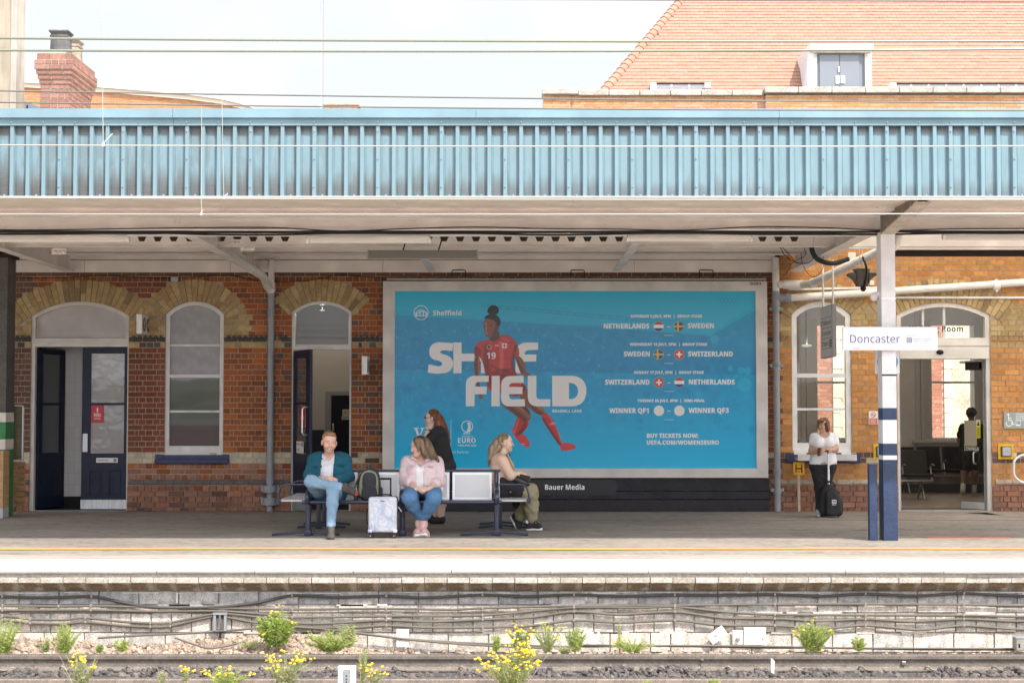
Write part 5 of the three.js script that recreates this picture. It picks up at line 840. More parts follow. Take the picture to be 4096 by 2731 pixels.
{
const z = GZ + 0.30;
const dn = board('station_name_sign', 'white station name sign on the column reading Doncaster', 3373, 3753, 1307, 1401, z, 0.045, M.whitePaint, (c) => {
c.fillStyle = '#e8e8f0'; c.fillRect(0, 0, 1536, 384); c.fillStyle = '#4a4f8e'; c.font = F.reg(182); c.fillText('Doncaster', 96, 262, 862);
c.fillStyle = '#8a8ca0'; c.font = F.reg(24); c.fillText('The home of', 1034, 152, 140); c.fillStyle = '#3a3f66'; c.fillRect(1034, 178, 84, 82); c.strokeStyle = '#e8e8f0'; c.lineWidth = 8; c.strokeRect(1050, 194, 52, 50); c.fillStyle = '#e8e8f0'; for (let i = 0; i < 3; i++) c.fillRect(1054, 202 + i * 14, 40, 5);
c.fillStyle = '#777b96'; c.font = F.reg(29); c.fillText('Doncaster', 1136, 212, 136); c.fillText('College', 1136, 244, 100); c.fillText('University', 1308, 212, 134); c.fillText('Centre', 1308, 244, 94); c.fillStyle = '#4a4d58'; c.font = F.bold(22); c.fillText('DUNWOLD', 152, 364, 122);
}, 1536, 384);
{ const zz = GZ - 0.1, t = board('platform_number_sign', 'blue round platform number sign half hidden behind the column', 3503, 3600, 1400, 1495, zz, 0.04, M.whitePaint, (c) => { c.fillStyle = '#ecebee'; c.fillRect(0, 0, 256, 256); c.fillStyle = '#2a8fc4'; c.beginPath(); c.arc(128, 128, 112, 0, 6.3); c.fill(); c.fillStyle = '#fff'; c.font = F.bold(150); c.fillText('1', 82, 182); }, 256, 256); }
board('no_smoking_sign', 'small white and red no smoking notice beside the waiting room window', 3476, 3513, 1644, 1697, 0.03, 0.012, M.whitePaint, (c) => { c.fillStyle = '#efece6'; c.fillRect(0, 0, 192, 288); c.fillStyle = '#c8402c'; c.fillRect(8, 154, 176, 126); c.strokeStyle = '#c23a2a'; c.lineWidth = 14; c.beginPath(); c.arc(96, 76, 50, 0, 6.3); c.moveTo(62, 42); c.lineTo(130, 110); c.stroke(); c.fillStyle = '#333'; c.fillRect(64, 74, 62, 10); c.fillStyle = '#f3ddd6'; c.font = F.bold(24); c.fillText('No smoking', 22, 184, 148); for (let i = 0; i < 4; i++) c.fillRect(34, 198 + i * 18, 124, 8); }, 192, 288);
board('accessible_toilet_sign', 'grey sign with white wheelchair symbol at the right edge', 4017, 4190, 1648, 1714, 0.03, 0.012, M.pipeGrey, (c) => { c.fillStyle = '#99a29f'; c.fillRect(0, 0, 672, 256); c.strokeStyle = '#eef0ee'; c.lineWidth = 13; c.lineCap = 'round'; c.beginPath(); c.arc(78, 178, 44, -0.4, 3.6); c.moveTo(70, 60); c.lineTo(76, 128); c.lineTo(122, 128); c.lineTo(142, 190); c.lineTo(160, 184); c.moveTo(72, 92); c.lineTo(112, 92); c.stroke(); c.fillStyle = '#eef0ee'; c.beginPath(); c.arc(68, 34, 16, 0, 6.3); c.fill(); c.font = F.bold(27); ['Toilet facilities', 'are available for', 'wheelchair users.', 'Please ask staff'].forEach((t, i) => c.fillText(t, 186, 34 + i * 32)); c.fillStyle = '#f3f3f3'; c.fillRect(186, 130, 70, 84); c.fillStyle = '#2f6fae'; c.fillRect(194, 138, 54, 54); c.fillStyle = '#fff'; c.font = F.bold(44); c.fillText('2', 204, 182); }, 672, 256);
const push = (p0, p1, lab) => { const zz = 0.05, t = thing('push_button', lab, 'push button', [X((p0 + p1) / 2, zz, 1800), Y(1806, zz), zz]), w = (X(p1, zz) - X(p0, zz)) / 2; part('back_plate', box(-w, w, -w, w, -0.04, -0.028), M.yellow, t); part('surround', box(-w * 0.68, w * 0.68, -w * 0.7, w * 0.7, -0.028, 0.0, 0.01), mat(rgb(0.12, 0.08, 0.06), { rough: 0.5 }), t); part('button', box(-w * 0.55, w * 0.55, -w * 0.58, w * 0.58, 0, 0.02, 0.012), mat(rgb(0.45, 0.46, 0.50), { rough: 0.35 }), t); part('lettering', flat(-w * 0.5, w * 0.5, -w * 0.5, w * 0.5, 0.0215), mat(0xffffff, { rough: 0.4 }), t).material.map = canvasTex(128, 128, (c) => { c.fillStyle = '#b4b6bf'; c.fillRect(0, 0, 128, 128); c.fillStyle = '#70768a'; c.font = F.reg(22); c.fillText('PRESS', 32, 60); c.fillText('TO OPEN', 18, 86); }); return t; };
push(3997, 4058, 'yellow door push button right of the waiting room doorway'); push(3497, 3558, 'yellow door push button half hidden behind the column');
{ const zz = 0.16, t = thing('hydrant_sign', 'yellow hydrant plate with a black H on a thin post by the wall', 'sign', [X(3197, zz, 1873), 0, zz]); const w = (X(3219, zz) - X(3175, zz)) / 2; part('plate', box(-w, w, Y(1899, zz), Y(1848, zz), -0.01, 0, 0.003), M.yellow, t); part('print', flat(-w + 0.004, w - 0.004, Y(1899, zz) + 0.004, Y(1848, zz) - 0.004, 0.0015), mat(0xffffff, { rough: 0.5 }), t).material.map = canvasTex(160, 184, (c) => { c.fillStyle = '#eaa90c'; c.fillRect(0, 0, 160, 184); c.fillStyle = '#1c160c'; c.fillRect(26, 24, 20, 136); c.fillRect(114, 24, 20, 136); c.fillRect(26, 82, 108, 20); c.font = F.bold(30); c.fillText('4', 72, 52); c.fillText('10', 62, 152); for (const [a, b] of [[10, 10], [150, 10], [10, 174], [150, 174]]) { c.beginPath(); c.arc(a, b, 5, 0, 6.3); c.fill(); } }); part('post', box(-0.022, 0.022, 0, Y(1897, zz), -0.05, -0.012), mat(rgb(0.48, 0.38, 0.27), { map: T.grain, scale: 4, rough: 0.8 }), t); }
{ const zz = 0.22, t = single('handrail', bent([at(4300, 1818, zz), at(4090, 1818, zz), at(4057, 1840, zz), at(4057, 1905, zz), at(4090, 1931, zz), at(4300, 1931, zz)], 0.02, 0.07, 10), M.whitePaint, 'pale tubular handrail hoop on the wall at the right edge', 'handrail'); }
const proj = (lab, px0, px1, q0, q1, ang, draw) => { const zz = 0.5, x = X(px0, zz, (q0 + q1) / 2), y0 = Y(q1, zz), y1 = Y(q0, zz), h = y1 - y0; const t = thing('toilet_sign', lab, 'sign', [x, (y0 + y1) / 2, zz]); t.rotation.y = ang; const w = 0.62; part('panel', box(0, 0.09, -h / 2, h / 2, -w, 0, 0.004), M.whitePaint, t); const pm = mat(0xffffff, { rough: 0.4 }); pm.map = canvasTex(256, 160, draw); const g = new THREE.PlaneGeometry(w - 0.02, h - 0.02).rotateY(Math.PI / 2).translate(0.092, 0, -w / 2); part('print', plain(g, true), pm, t); return t; };
proj('white projecting sign with gents figure and arrow beside the gents arch', 544, 590, 1256, 1334, 0.0, (c) => { c.fillStyle = '#dcdad4'; c.fillRect(0, 0, 256, 160); for (const x of [70, 186]) { c.fillStyle = '#17171a'; c.beginPath(); c.ellipse(x, 80, 46, 62, 0, 0, 6.3); c.fill(); } man(c, 70, 80, 84, '#e8e6e0'); c.strokeStyle = '#e8e6e0'; c.lineWidth = 11; c.beginPath(); c.moveTo(160, 80); c.lineTo(212, 80); c.moveTo(190, 52); c.lineTo(214, 80); c.lineTo(190, 108); c.stroke(); });
proj('white projecting sign with three toilet symbols beside the ladies doorway', 1446, 1480, 1424, 1498, 0.0, (c) => { c.fillStyle = '#dcdad4'; c.fillRect(0, 0, 256, 160); for (const x of [45, 128, 211]) { c.fillStyle = '#17171a'; c.beginPath(); c.ellipse(x, 80, 36, 64, 0, 0, 6.3); c.fill(); man(c, x, 80, 84, '#e8e6e0'); } });
{ const z0 = 1.2, z1 = 2.0, x = X(3330, 2.0, 1320); const t = thing('direction_sign', 'hanging grey direction sign to platforms and way out', 'sign', [x, 0, z1]); const y0 = Y(1426, z1), y1 = Y(1215, z1), L = 0.95;
t.rotation.y = 0.0;
part('panel', box(0, 0.065, y0, y1, -L, 0, 0.004), mat(rgb(0.26, 0.25, 0.245), { rough: 0.5 }), t);
const pm = mat(0xffffff, { rough: 0.5 }); pm.map = canvasTex(512, 448, (c) => { c.fillStyle = '#dcd8d3'; c.fillRect(0, 0, 512, 448); c.strokeStyle = '#3c3a38'; c.lineWidth = 4; for (const y of [100, 190, 282, 372]) { c.beginPath(); c.moveTo(0, y); c.lineTo(512, y); c.stroke(); } c.font = F.bold(58); ['Platforms 4-8', 'Cash machines', 'Way out'].forEach((s, i) => { const y = 165 + i * 92; c.fillStyle = '#8a2f28'; c.lineWidth = 7; c.strokeStyle = '#8a3028'; for (const x2 of [36, 92]) { c.beginPath(); c.arc(x2, y - 20, 21, 0, 6.3); c.stroke(); } c.fillStyle = '#3a3836'; c.fillText(s, 130, y, 340); }); c.fillStyle = '#1f5a3a'; c.fillRect(392, 300, 104, 64); c.fillStyle = '#d8e6dc'; c.fillRect(410, 312, 10, 40); c.fillRect(440, 312, 34, 10); c.fillRect(446, 330, 10, 28); });
part('print', plain(new THREE.PlaneGeometry(L - 0.03, y1 - y0 - 0.02).rotateY(-Math.PI / 2).translate(-0.002, (y0 + y1) / 2, -L / 2), true), pm, t);
for (const zz of [-0.06, -0.86]) part('hanger', [bar(V(0.03, y1, zz), V(0.03, 4.0, zz), 0.016)], M.pipeWhite, t); }
{ const zz = 3.0, t = thing('hanging_speaker', 'old grey double horn loudspeaker hanging on wires from the canopy', 'loudspeaker', [X(3448, zz, 1110), Y(1110, zz), zz]); const gm = mat(rgb(0.12, 0.11, 0.10), { map: T.rough, scale: 3, rough: 0.7 });
const u = 1 / (FOC / (CAMZ - zz));
part('body', plain(new THREE.LatheGeometry([[0, -38], [24, -36], [27, -20], [30, 10], [31, 26], [36, 30], [36, 34], [0, 34]].map((p) => new THREE.Vector2(p[0] * u, p[1] * u)), 18)), gm, t);
for (const s of [-1, 1]) part('horn', extrude([[s * 24, -26], [s * 34, -8], [s * 57, 8], [s * 57, 16], [s * 50, 19], [s * 26, 19]].map((p) => [p[0] * u, p[1] * u]), 0.16, -0.08, 0.012), gm, t);
part('cable_gland', [plain(new THREE.SphereGeometry(12 * u, 8, 8).translate(3 * u, -45 * u, 0.05)), tube([V(4 * u, -44 * u, 0.08), V(8 * u, 0, 0.17), V(10 * u, 40 * u, 0.15), V(4 * u, 80 * u, 0.02)], 0.018, 20, 6)], M.black, t);
part('wire', [bar(V(-8 * u, 34 * u, 0), V(-8 * u, 140 * u, 0), 0.006), bar(V(8 * u, 34 * u, 0), V(2 * u, 140 * u, 0), 0.006)], M.pipeWhite, t); }
{ const zz = GZ + 0.05, t = thing('security_camera', 'white dome camera on the left side of the canopy column', 'camera', [X(3498, zz, 1188), Y(1188, zz), zz]); part('dome', plain(new THREE.SphereGeometry(0.055, 14, 10).scale(1, 1.05, 1)), M.whitePaint, t); part('mount', [bar(V(0, 0.02, 0), V(0.09, 0.05, 0), 0.04, 0.04, 12)], M.whitePaint, t); }
{ const t = single('junction_box', [box(X(3486, 0.02), X(3503, 0.02), Y(1141, 0.02), Y(1122, 0.02), 0, 0.05, 0.006)], M.pipeWhite, 'tiny square white box on the bricks left of the column', 'junction box'); part('recess', box(X(3490, 0.02), X(3499, 0.02), Y(1137, 0.02), Y(1126, 0.02), 0.05, 0.054), M.frame, t); }
{ const t = single('junction_box', [box(X(678, 0.02), X(707, 0.02), Y(1127, 0.02), Y(1106, 0.02), 0, 0.05, 0.006)], mat(rgb(0.40, 0.41, 0.42), { rough: 0.5 }), 'small grey box on the bricks above the gents window', 'junction box'); part('lid', box(X(680, 0.02), X(705, 0.02), Y(1125, 0.02), Y(1108, 0.02), 0.05, 0.056, 0.003), mat(rgb(0.42, 0.43, 0.44), { rough: 0.5 }), t); }
board('gents_notice', 'red gents toilets notice stuck on the door glass', 363, 413, 1620, 1691, -0.088, 0.006, mat(rgb(0.5, 0.05, 0.05), {}), (c) => { c.fillStyle = '#b83a42'; c.fillRect(0, 0, 192, 272); man(c, 96, 74, 78, '#f0e6e6'); c.font = F.bold(34); c.fillStyle = '#f0e6e6'; c.fillText('GENTS', 38, 150, 116); c.fillText('TOILETS', 38, 178, 116); for (let i = 0; i < 2; i++) c.fillRect(44, 202 + i * 12, 104, 4); }, 192, 272);
board('gentlemen_plate', 'white Gentlemen plate on the navy door', 383, 469, 1831, 1850, -0.066, 0.006, M.whitePaint, (c) => { c.fillStyle = '#dedcd6'; c.fillRect(0, 0, 512, 112); c.fillStyle = '#1a1a1d'; c.font = F.bold(54); c.fillText('Gentlemen', 22, 74, 270); c.beginPath(); c.ellipse(452, 56, 38, 44, 0, 0, 6.3); c.fill(); man(c, 452, 56, 66, '#dedcd6'); }, 512, 112);
board('warning_notice', 'yellow triangle warning notice above a Staff only plate on the dark inner door', 1369, 1412, 1637, 1662, -1.96, 0.006, M.whitePaint, (c) => { c.fillStyle = '#c9c2b2'; c.fillRect(0, 0, 256, 150); c.fillStyle = '#c79a2a'; c.beginPath(); c.moveTo(64, 20); c.lineTo(112, 110); c.lineTo(16, 110); c.fill(); c.fillRect(140, 14, 100, 110); c.fillStyle = '#22201a'; c.fillRect(60, 50, 9, 34); c.fillRect(60, 90, 9, 9); }, 256, 150);
board('staff_plate', 'pale Staff only plate on the dark inner door', 1366, 1412, 1663, 1678, -1.96, 0.006, M.whitePaint, (c) => { c.fillStyle = '#b9b6ae'; c.fillRect(0, 0, 256, 84); c.fillStyle = '#1b1b1d'; c.font = F.bold(50); c.fillText('Staff only', 10, 60, 230); }, 256, 84);
const turned = (name, lab, u0, u1, y0, y1, tw, thh, draw) => { const a = -64 * Math.PI / 180, t = thing(name, lab, 'sign', [O.ladies.x0 + 0.04, 0, -0.05]); t.rotation.y = a; part('panel', box(u0, u1, y0, y1, 0.0265, 0.031), M.whitePaint, t); const m = mat(0xffffff, { rough: 0.5 }); m.map = canvasTex(tw, thh, draw); part('print', flat(u0 + 0.003, u1 - 0.003, y0 + 0.003, y1 - 0.003, 0.0325), m, t); };
turned('ladies_notice', 'red ladies toilets notice on the open glazed door', 0.40, 0.66, 1.40, 1.74, 192, 272, (c) => { c.fillStyle = '#b02028'; c.fillRect(0, 0, 192, 272); man(c, 96, 74, 78, '#f0e6e6'); c.font = F.bold(34); c.fillStyle = '#f0e6e6'; c.fillText('LADIES', 30, 150, 132); c.fillText('TOILETS', 30, 178, 132); });
turned('baby_change_plate', 'white Baby change and Ladies plate low on the open door', 0.22, 0.58, 0.97, 1.16, 288, 220, (c) => { c.fillStyle = '#d8d6d0'; c.fillRect(0, 0, 288, 220); c.fillStyle = '#1b1b1e'; c.font = F.bold(44); c.fillText('Baby change', 8, 66, 190); c.fillText('Ladies', 8, 172, 110); for (const y of [54, 160]) { c.beginPath(); c.ellipse(246, y, 30, 44, 0, 0, 6.3); c.fill(); man(c, 246, y, 62, '#d8d6d0'); } });
{ const zz = -0.09, wt = canvasTex(1024, 160, (c, w, h) => { c.clearRect(0, 0, w, h); c.fillStyle = '#151516'; c.font = F.bold(140); c.fillText('Waiting Room', 8, 118, 1008); }); const m = mat(0xffffff, { rough: 0.5, transparent: true, alphaTest: 0.5 }); m.map = wt; const t = single('door_lettering', flat(X(3640, zz), X(3878, zz), Y(1337, zz), Y(1299, zz), zz), m, 'black Waiting Room lettering on the arched fanlight', 'lettering');
const l2 = canvasTex(512, 160, (c) => { c.fillStyle = '#d4d2cc'; c.font = F.bold(120); c.fillText('LOUNGE', 8, 118, 496); }); const m2 = mat(0xffffff, { rough: 0.5, alphaTest: 0.4, transparent: true }); m2.map = l2; const hx = O.doorR.x1 - 0.085, t2 = thing('lounge_lettering', 'white LOUNGE lettering on the right glass door', 'lettering', [hx, 0, -0.1]); t2.rotation.y = -58 * Math.PI / 180 ; part('print', plain(new THREE.PlaneGeometry(0.34, 0.11).translate(-0.27, 1.02, 0.02), true), m2, t2); }
{ const hx = O.doorR.x1 - 0.085, t = thing('door_notice', 'yellow warning sticker on the right glass door', 'sign', [hx, 0, -0.1]); t.rotation.y = -58 * Math.PI / 180; const m = mat(0xffffff, { rough: 0.5 }); m.map = canvasTex(96, 256, (c) => { c.fillStyle = '#dedc9a'; c.fillRect(0, 0, 96, 256); c.fillStyle = '#c9c21e'; c.fillRect(0, 100, 96, 156); c.fillStyle = '#2a2a18'; c.beginPath(); c.moveTo(48, 16); c.lineTo(82, 84); c.lineTo(14, 84); c.fill(); for (let i = 0; i < 5; i++) c.fillRect(16, 120 + i * 24, 64, 7); }); part('print', plain(new THREE.PlaneGeometry(0.09, 0.31).translate(-0.12, 1.36, 0.02), true), m, t); }
{ const zz = 1.0, t = thing('slatted_planter', 'brown slatted wooden planter beside the left column', 'planter', [X(60, zz), 0, zz]); for (let i = 0; i < 7; i++) { const y = Y(2000 - i * 24, zz); part('slat', box(-0.12, X(100, zz) - X(60, zz), y - 0.037, y + 0.037, -0.03, 0.0, 0.004), M.wood, t); } part('leg', box(0.05, 0.12, 0, Y(1850, zz), -0.09, -0.032), M.wood, t); part('leg', box(-0.12, -0.05, 0, Y(1850, zz), -0.09, -0.032), M.wood, t);
const nt = thing('notice_case', 'narrow glazed notice case with aluminium edges by the left column', 'notice case', [X(50, zz), 0, zz + 0.02]); const w = X(94, zz) - X(50, zz); part('frame', [box(-0.1, w, Y(1624, zz), Y(1621, zz), -0.03, 0.01), box(w - 0.02, w, Y(1842, zz), Y(1621, zz), -0.03, 0.01), box(-0.1, w, Y(1842, zz), Y(1838, zz), -0.03, 0.01)], M.alu, nt); part('panel', box(-0.1, w - 0.02, Y(1838, zz), Y(1624, zz), -0.03, -0.01), mat(rgb(0.15, 0.12, 0.08), { map: T.wood, scale: 2, rough: 0.1, clearcoat: 1 }), nt);
const pb = thing('wooden_planter', 'tall pale wooden planter at the left edge', 'planter', [X(0, 1.9), 0, 1.9]); part('plank', box(-0.4, -0.17, 0.16, Y(1803, 1.9), -0.3, 0, 0.004), M.wood, pb); part('plank', box(-0.168, X(14, 1.9) - X(0, 1.9), 0.16, Y(1803, 1.9), -0.3, 0, 0.004), mat(rgb(0.42, 0.26, 0.12), { map: T.wood, scale: 1.5, rough: 0.7 }), pb); part('foot', box(-0.4, X(14, 1.9) - X(0, 1.9), 0, 0.158, -0.3, 0), mat(rgb(0.4, 0.4, 0.4), { rough: 0.6 }), pb); }
}
// ================================================================ bench and luggage
const perf = tex(256, (u, v) => { const n = 8, a = (u * n) % 1 - 0.5, b = (v * n + (Math.floor(u * n) & 1 ? 0.5 : 0)) % 1 - 0.5; return Math.hypot(a, b) < 0.32 ? 0.22 : 0.97; });
{
const t = thing('bench', 'navy framed island bench with white perforated metal seats facing three ways', 'bench', [-1.456, 0, 5.3]), ox = -1.456, oz = 5.3;
const navy = mat(rgb(0.017, 0.025, 0.058), { map: T.soft, scale: 2, rough: 0.28, clearcoat: 0.5 }), pw = mat(rgb(0.84, 0.85, 0.87), { rough: 0.4, metal: 0.1 }); pw.map = rep(perf, 10.4); const pf = mat(rgb(0.80, 0.81, 0.83), { rough: 0.4 });
const p = (x, y, z) => V(x - ox, y, z - oz);
const LX = [-2.70, -1.456, -0.205], sy = 0.455;
for (const [i, x] of LX.entries()) {
part('leg', [bar(p(x, 0.01, 5.5), p(x, sy - 0.03, 5.5), 0.038, 0.036, 14), box(x - ox - 0.05, x - ox + 0.05, 0, 0.07, 5.44 - oz, 5.56 - oz, 0.012)], navy, t);
if (i !== 1) part('foot', [beam(p(x - 0.48, 0.015, 5.5), p(x, 0.05, 5.5), 0.06, 0.03, 0.006), beam(p(x + 0.42, 0.015, 5.5), p(x, 0.05, 5.5), 0.06, 0.03, 0.006), beam(p(x, 0.04, 5.5), p(x, 0.02, 4.95), 0.05, 0.03, 0.006)], navy, t);
part('arm_casting', [tube([p(x, sy - 0.02, 5.58), p(x, sy + 0.06, 5.6), p(x, sy + 0.13, 5.52), p(x, sy + 0.13, 5.3), p(x, sy + 0.18, 5.14), p(x, 0.78, 5.08), p(x, 0.845, 5.05)], 0.034, 40, 10), box(x - ox - 0.036, x - ox + 0.036, sy - 0.04, sy + 0.05, 5.1 - oz, 5.57 - oz, 0.014)], navy, t);
}
part('seat_rail', [bar(p(LX[0] - 0.08, sy - 0.01, 5.56), p(LX[2] + 0.07, sy - 0.01, 5.56), 0.026, 0.026, 12)], navy, t); part('seat_rail', bar(p(LX[0], sy - 0.02, 5.16), p(LX[2], sy - 0.02, 5.16), 0.022, 0.022, 10), navy, t);
part('back_rail', bar(p(LX[0], 0.84, 5.06), p(LX[2], 0.84, 5.06), 0.02, 0.02, 10), navy, t);
for (const s of [0, 1]) for (const k of [0, 1]) {
const a = LX[s] + 0.075 + k * 0.575, b = a + 0.535;
part('seat', [box(a - ox, b - ox, sy - 0.004, sy + 0.006, 5.14 - oz, 5.545 - oz), box(a - ox, b - ox, sy - 0.03, sy + 0.006, 5.545 - oz, 5.556 - oz, 0.004)], pw, t);
const br = part('backrest', xform(box(a - ox, b - ox, 0, 0.375, -0.004, 0.004, 0.003), V(0, 0.45, 5.12 - oz), 0, -0.12), pf, t); part('perforation', xform(box(a - ox + 0.035, b - ox - 0.035, 0.035, 0.34, 0.0042, 0.005), V(0, 0.45, 5.12 - oz), 0, -0.12), pw, br);
}
for (const s of [-1, 1]) {                                        // the two side benches
const xb = s < 0 ? LX[0] - 0.03 : LX[2] + 0.03, xo = xb + s * 0.40;
for (const z of [3.42, 4.1]) { part('leg', [bar(p(xb, 0.01, z), p(xb, sy, z), 0.03, 0.03, 12), box(xb - ox - 0.045, xb - ox + 0.045, 0, 0.06, z - 0.05 - oz, z + 0.05 - oz, 0.01)], navy, t); part('foot', [beam(p(xb - 0.3, 0.015, z), p(xb, 0.045, z), 0.05, 0.03, 0.006), beam(p(xb + 0.38, 0.015, z), p(xb, 0.045, z), 0.05, 0.03, 0.006)], navy, t); }
for (const k of [0, 1, 2]) { const z0 = 5.25 - k * 0.62; part('seat', [box(Math.min(xb, xo) - ox, Math.max(xb, xo) - ox, sy - 0.004, sy + 0.006, z0 - 0.58 - oz, z0 - oz), box(Math.min(xb, xo) - ox, Math.max(xb, xo) - ox, sy - 0.02, sy + 0.006, z0 - oz, z0 + 0.006 - oz)], pw, t); part('backrest', box(xb - ox - 0.006, xb - ox + 0.006, 0.46, 0.82, z0 - 0.58 - oz, z0 - oz, 0.004), pw, t); }
part('seat_rail', bar(p(xo, sy - 0.02, 3.3), p(xo, sy - 0.02, 5.3), 0.022, 0.022, 10), navy, t);
part('back_rail', bar(p(xb, 0.84, 3.3), p(xb, 0.84, 5.1), 0.02, 0.02, 10), navy, t);
for (const z of s < 0 ? [5.28, 4.1] : [5.28, 3.4]) part('armrest', [bent([p(xb, 0.665, z), p(xo - s * 0.02, 0.665, z), p(xo + s * 0.012, sy, z)], 0.015, 0.11, 10), bar(p(xo + s * 0.0, sy, z - 0.03), p(xo, sy, z + 0.03), 0.032, 0.032, 12)], navy, t);
}
}
{ // cabin suitcase
const z = 5.86, x0 = X(1473, z, 2050), x1 = X(1591, z, 2050), w = x1 - x0, t = thing('suitcase', 'marbled pale blue hard suitcase with black trim standing before the bench', 'suitcase', [(x0 + x1) / 2, 0, z]);
const marble = tex(512, (u, v) => { const q = fbm(u, v, 4, 4, 33), s = Math.sin((u * 3 + v * 5 + q * 9) * 4), k = 0.5 + 0.5 * s; const b = sstep(0.25, 0.6, fbm(u, v, 3, 4, 34)); return [lerp(0.60, 0.84, 0.4 * k + 0.6 * b), lerp(0.645, 0.85, 0.4 * k + 0.6 * b), lerp(0.75, 0.89, 0.4 * k + 0.6 * b)]; });
const sm = mat(0xffffff, { rough: 0.3, clearcoat: 0.4 }); sm.map = rep(marble, 1.3);
const h0 = 0.075, h1 = Y(1985, z);
part('shell', [plain(new RoundedBoxGeometry(w * 0.97, h1 - h0, 0.1, 4, 0.04).translate(0, (h0 + h1) / 2, 0.06)), ...[-1, 1].map((s) => plain(new RoundedBoxGeometry(0.06, 0.05, 0.09, 3, 0.02).translate(s * w * 0.42, h0 + 0.02, 0.075)))], sm, t);
part('shell', plain(new RoundedBoxGeometry(w * 0.97, h1 - h0, 0.1, 4, 0.04).translate(0, (h0 + h1) / 2, -0.06)), sm, t);
part('trim', plain(new RoundedBoxGeometry(w, h1 - h0 + 0.008, 0.05, 4, 0.024).translate(0, (h0 + h1) / 2, 0)), M.black, t);
const inset = tube([V(-w * 0.40, h0 + 0.05, 0.109), V(-w * 0.42, (h0 + h1) / 2, 0.109), V(-w * 0.40, h1 - 0.05, 0.109), V(-w * 0.34, h1 - 0.02, 0.109), V(w * 0.34, h1 - 0.02, 0.109), V(w * 0.41, h1 - 0.05, 0.109), V(w * 0.42, (h0 + h1) / 2, 0.109), V(w * 0.40, h0 + 0.05, 0.109)], 0.004, 60, 5);
part('rib', inset, M.frame, t); part('badge', box(-0.028, 0.032, h1 - 0.062, h1 - 0.054, 0.108, 0.113), M.dark, t);
for (const sx of [-1, 1]) for (const sz of [-1, 1]) { const c = part('caster', [plain(new THREE.CylinderGeometry(0.028, 0.028, 0.018, 16).rotateZ(Math.PI / 2).rotateY(0.7).translate(sx * w * 0.4, 0.028, sz * 0.075)), box(sx * w * 0.4 - 0.022, sx * w * 0.4 + 0.022, 0.045, 0.082, sz * 0.075 - 0.025, sz * 0.075 + 0.025, 0.008)], M.rubber, t); part('hub', plain(new THREE.CylinderGeometry(0.014, 0.014, 0.021, 12).rotateZ(Math.PI / 2).rotateY(0.7).translate(sx * w * 0.4, 0.028, sz * 0.075)), M.alu, c); }
const hx = 0.016, hy = Y(1916, z); part('pull_handle', [bent([V(hx - 0.075, h1 - 0.02, -0.09), V(hx - 0.075, hy, -0.09), V(hx + 0.075, hy, -0.09), V(hx + 0.075, h1 - 0.02, -0.09)], 0.011, 0.02, 8), box(hx - 0.085, hx + 0.085, hy - 0.012, hy + 0.016, -0.105, -0.075, 0.008)], M.dark, t);
part('carry_handle', tube([V(-0.08, h1, -0.02), V(-0.06, h1 + 0.02, -0.02), V(0.09, h1 + 0.02, -0.02), V(0.11, h1, -0.02)], 0.01, 20, 8), M.black, t);
part('luggage_tag', bar(V(w / 2 + 0.004, 0.40, 0.0), V(w / 2 + 0.05, 0.34, 0.02), 0.005), M.white, t);
part('side_handle', tube([V(-w / 2, 0.38, 0), V(-w / 2 - 0.02, 0.35, 0), V(-w / 2 - 0.02, 0.2, 0), V(-w / 2, 0.17, 0)], 0.008, 16, 6), M.black, t);
}
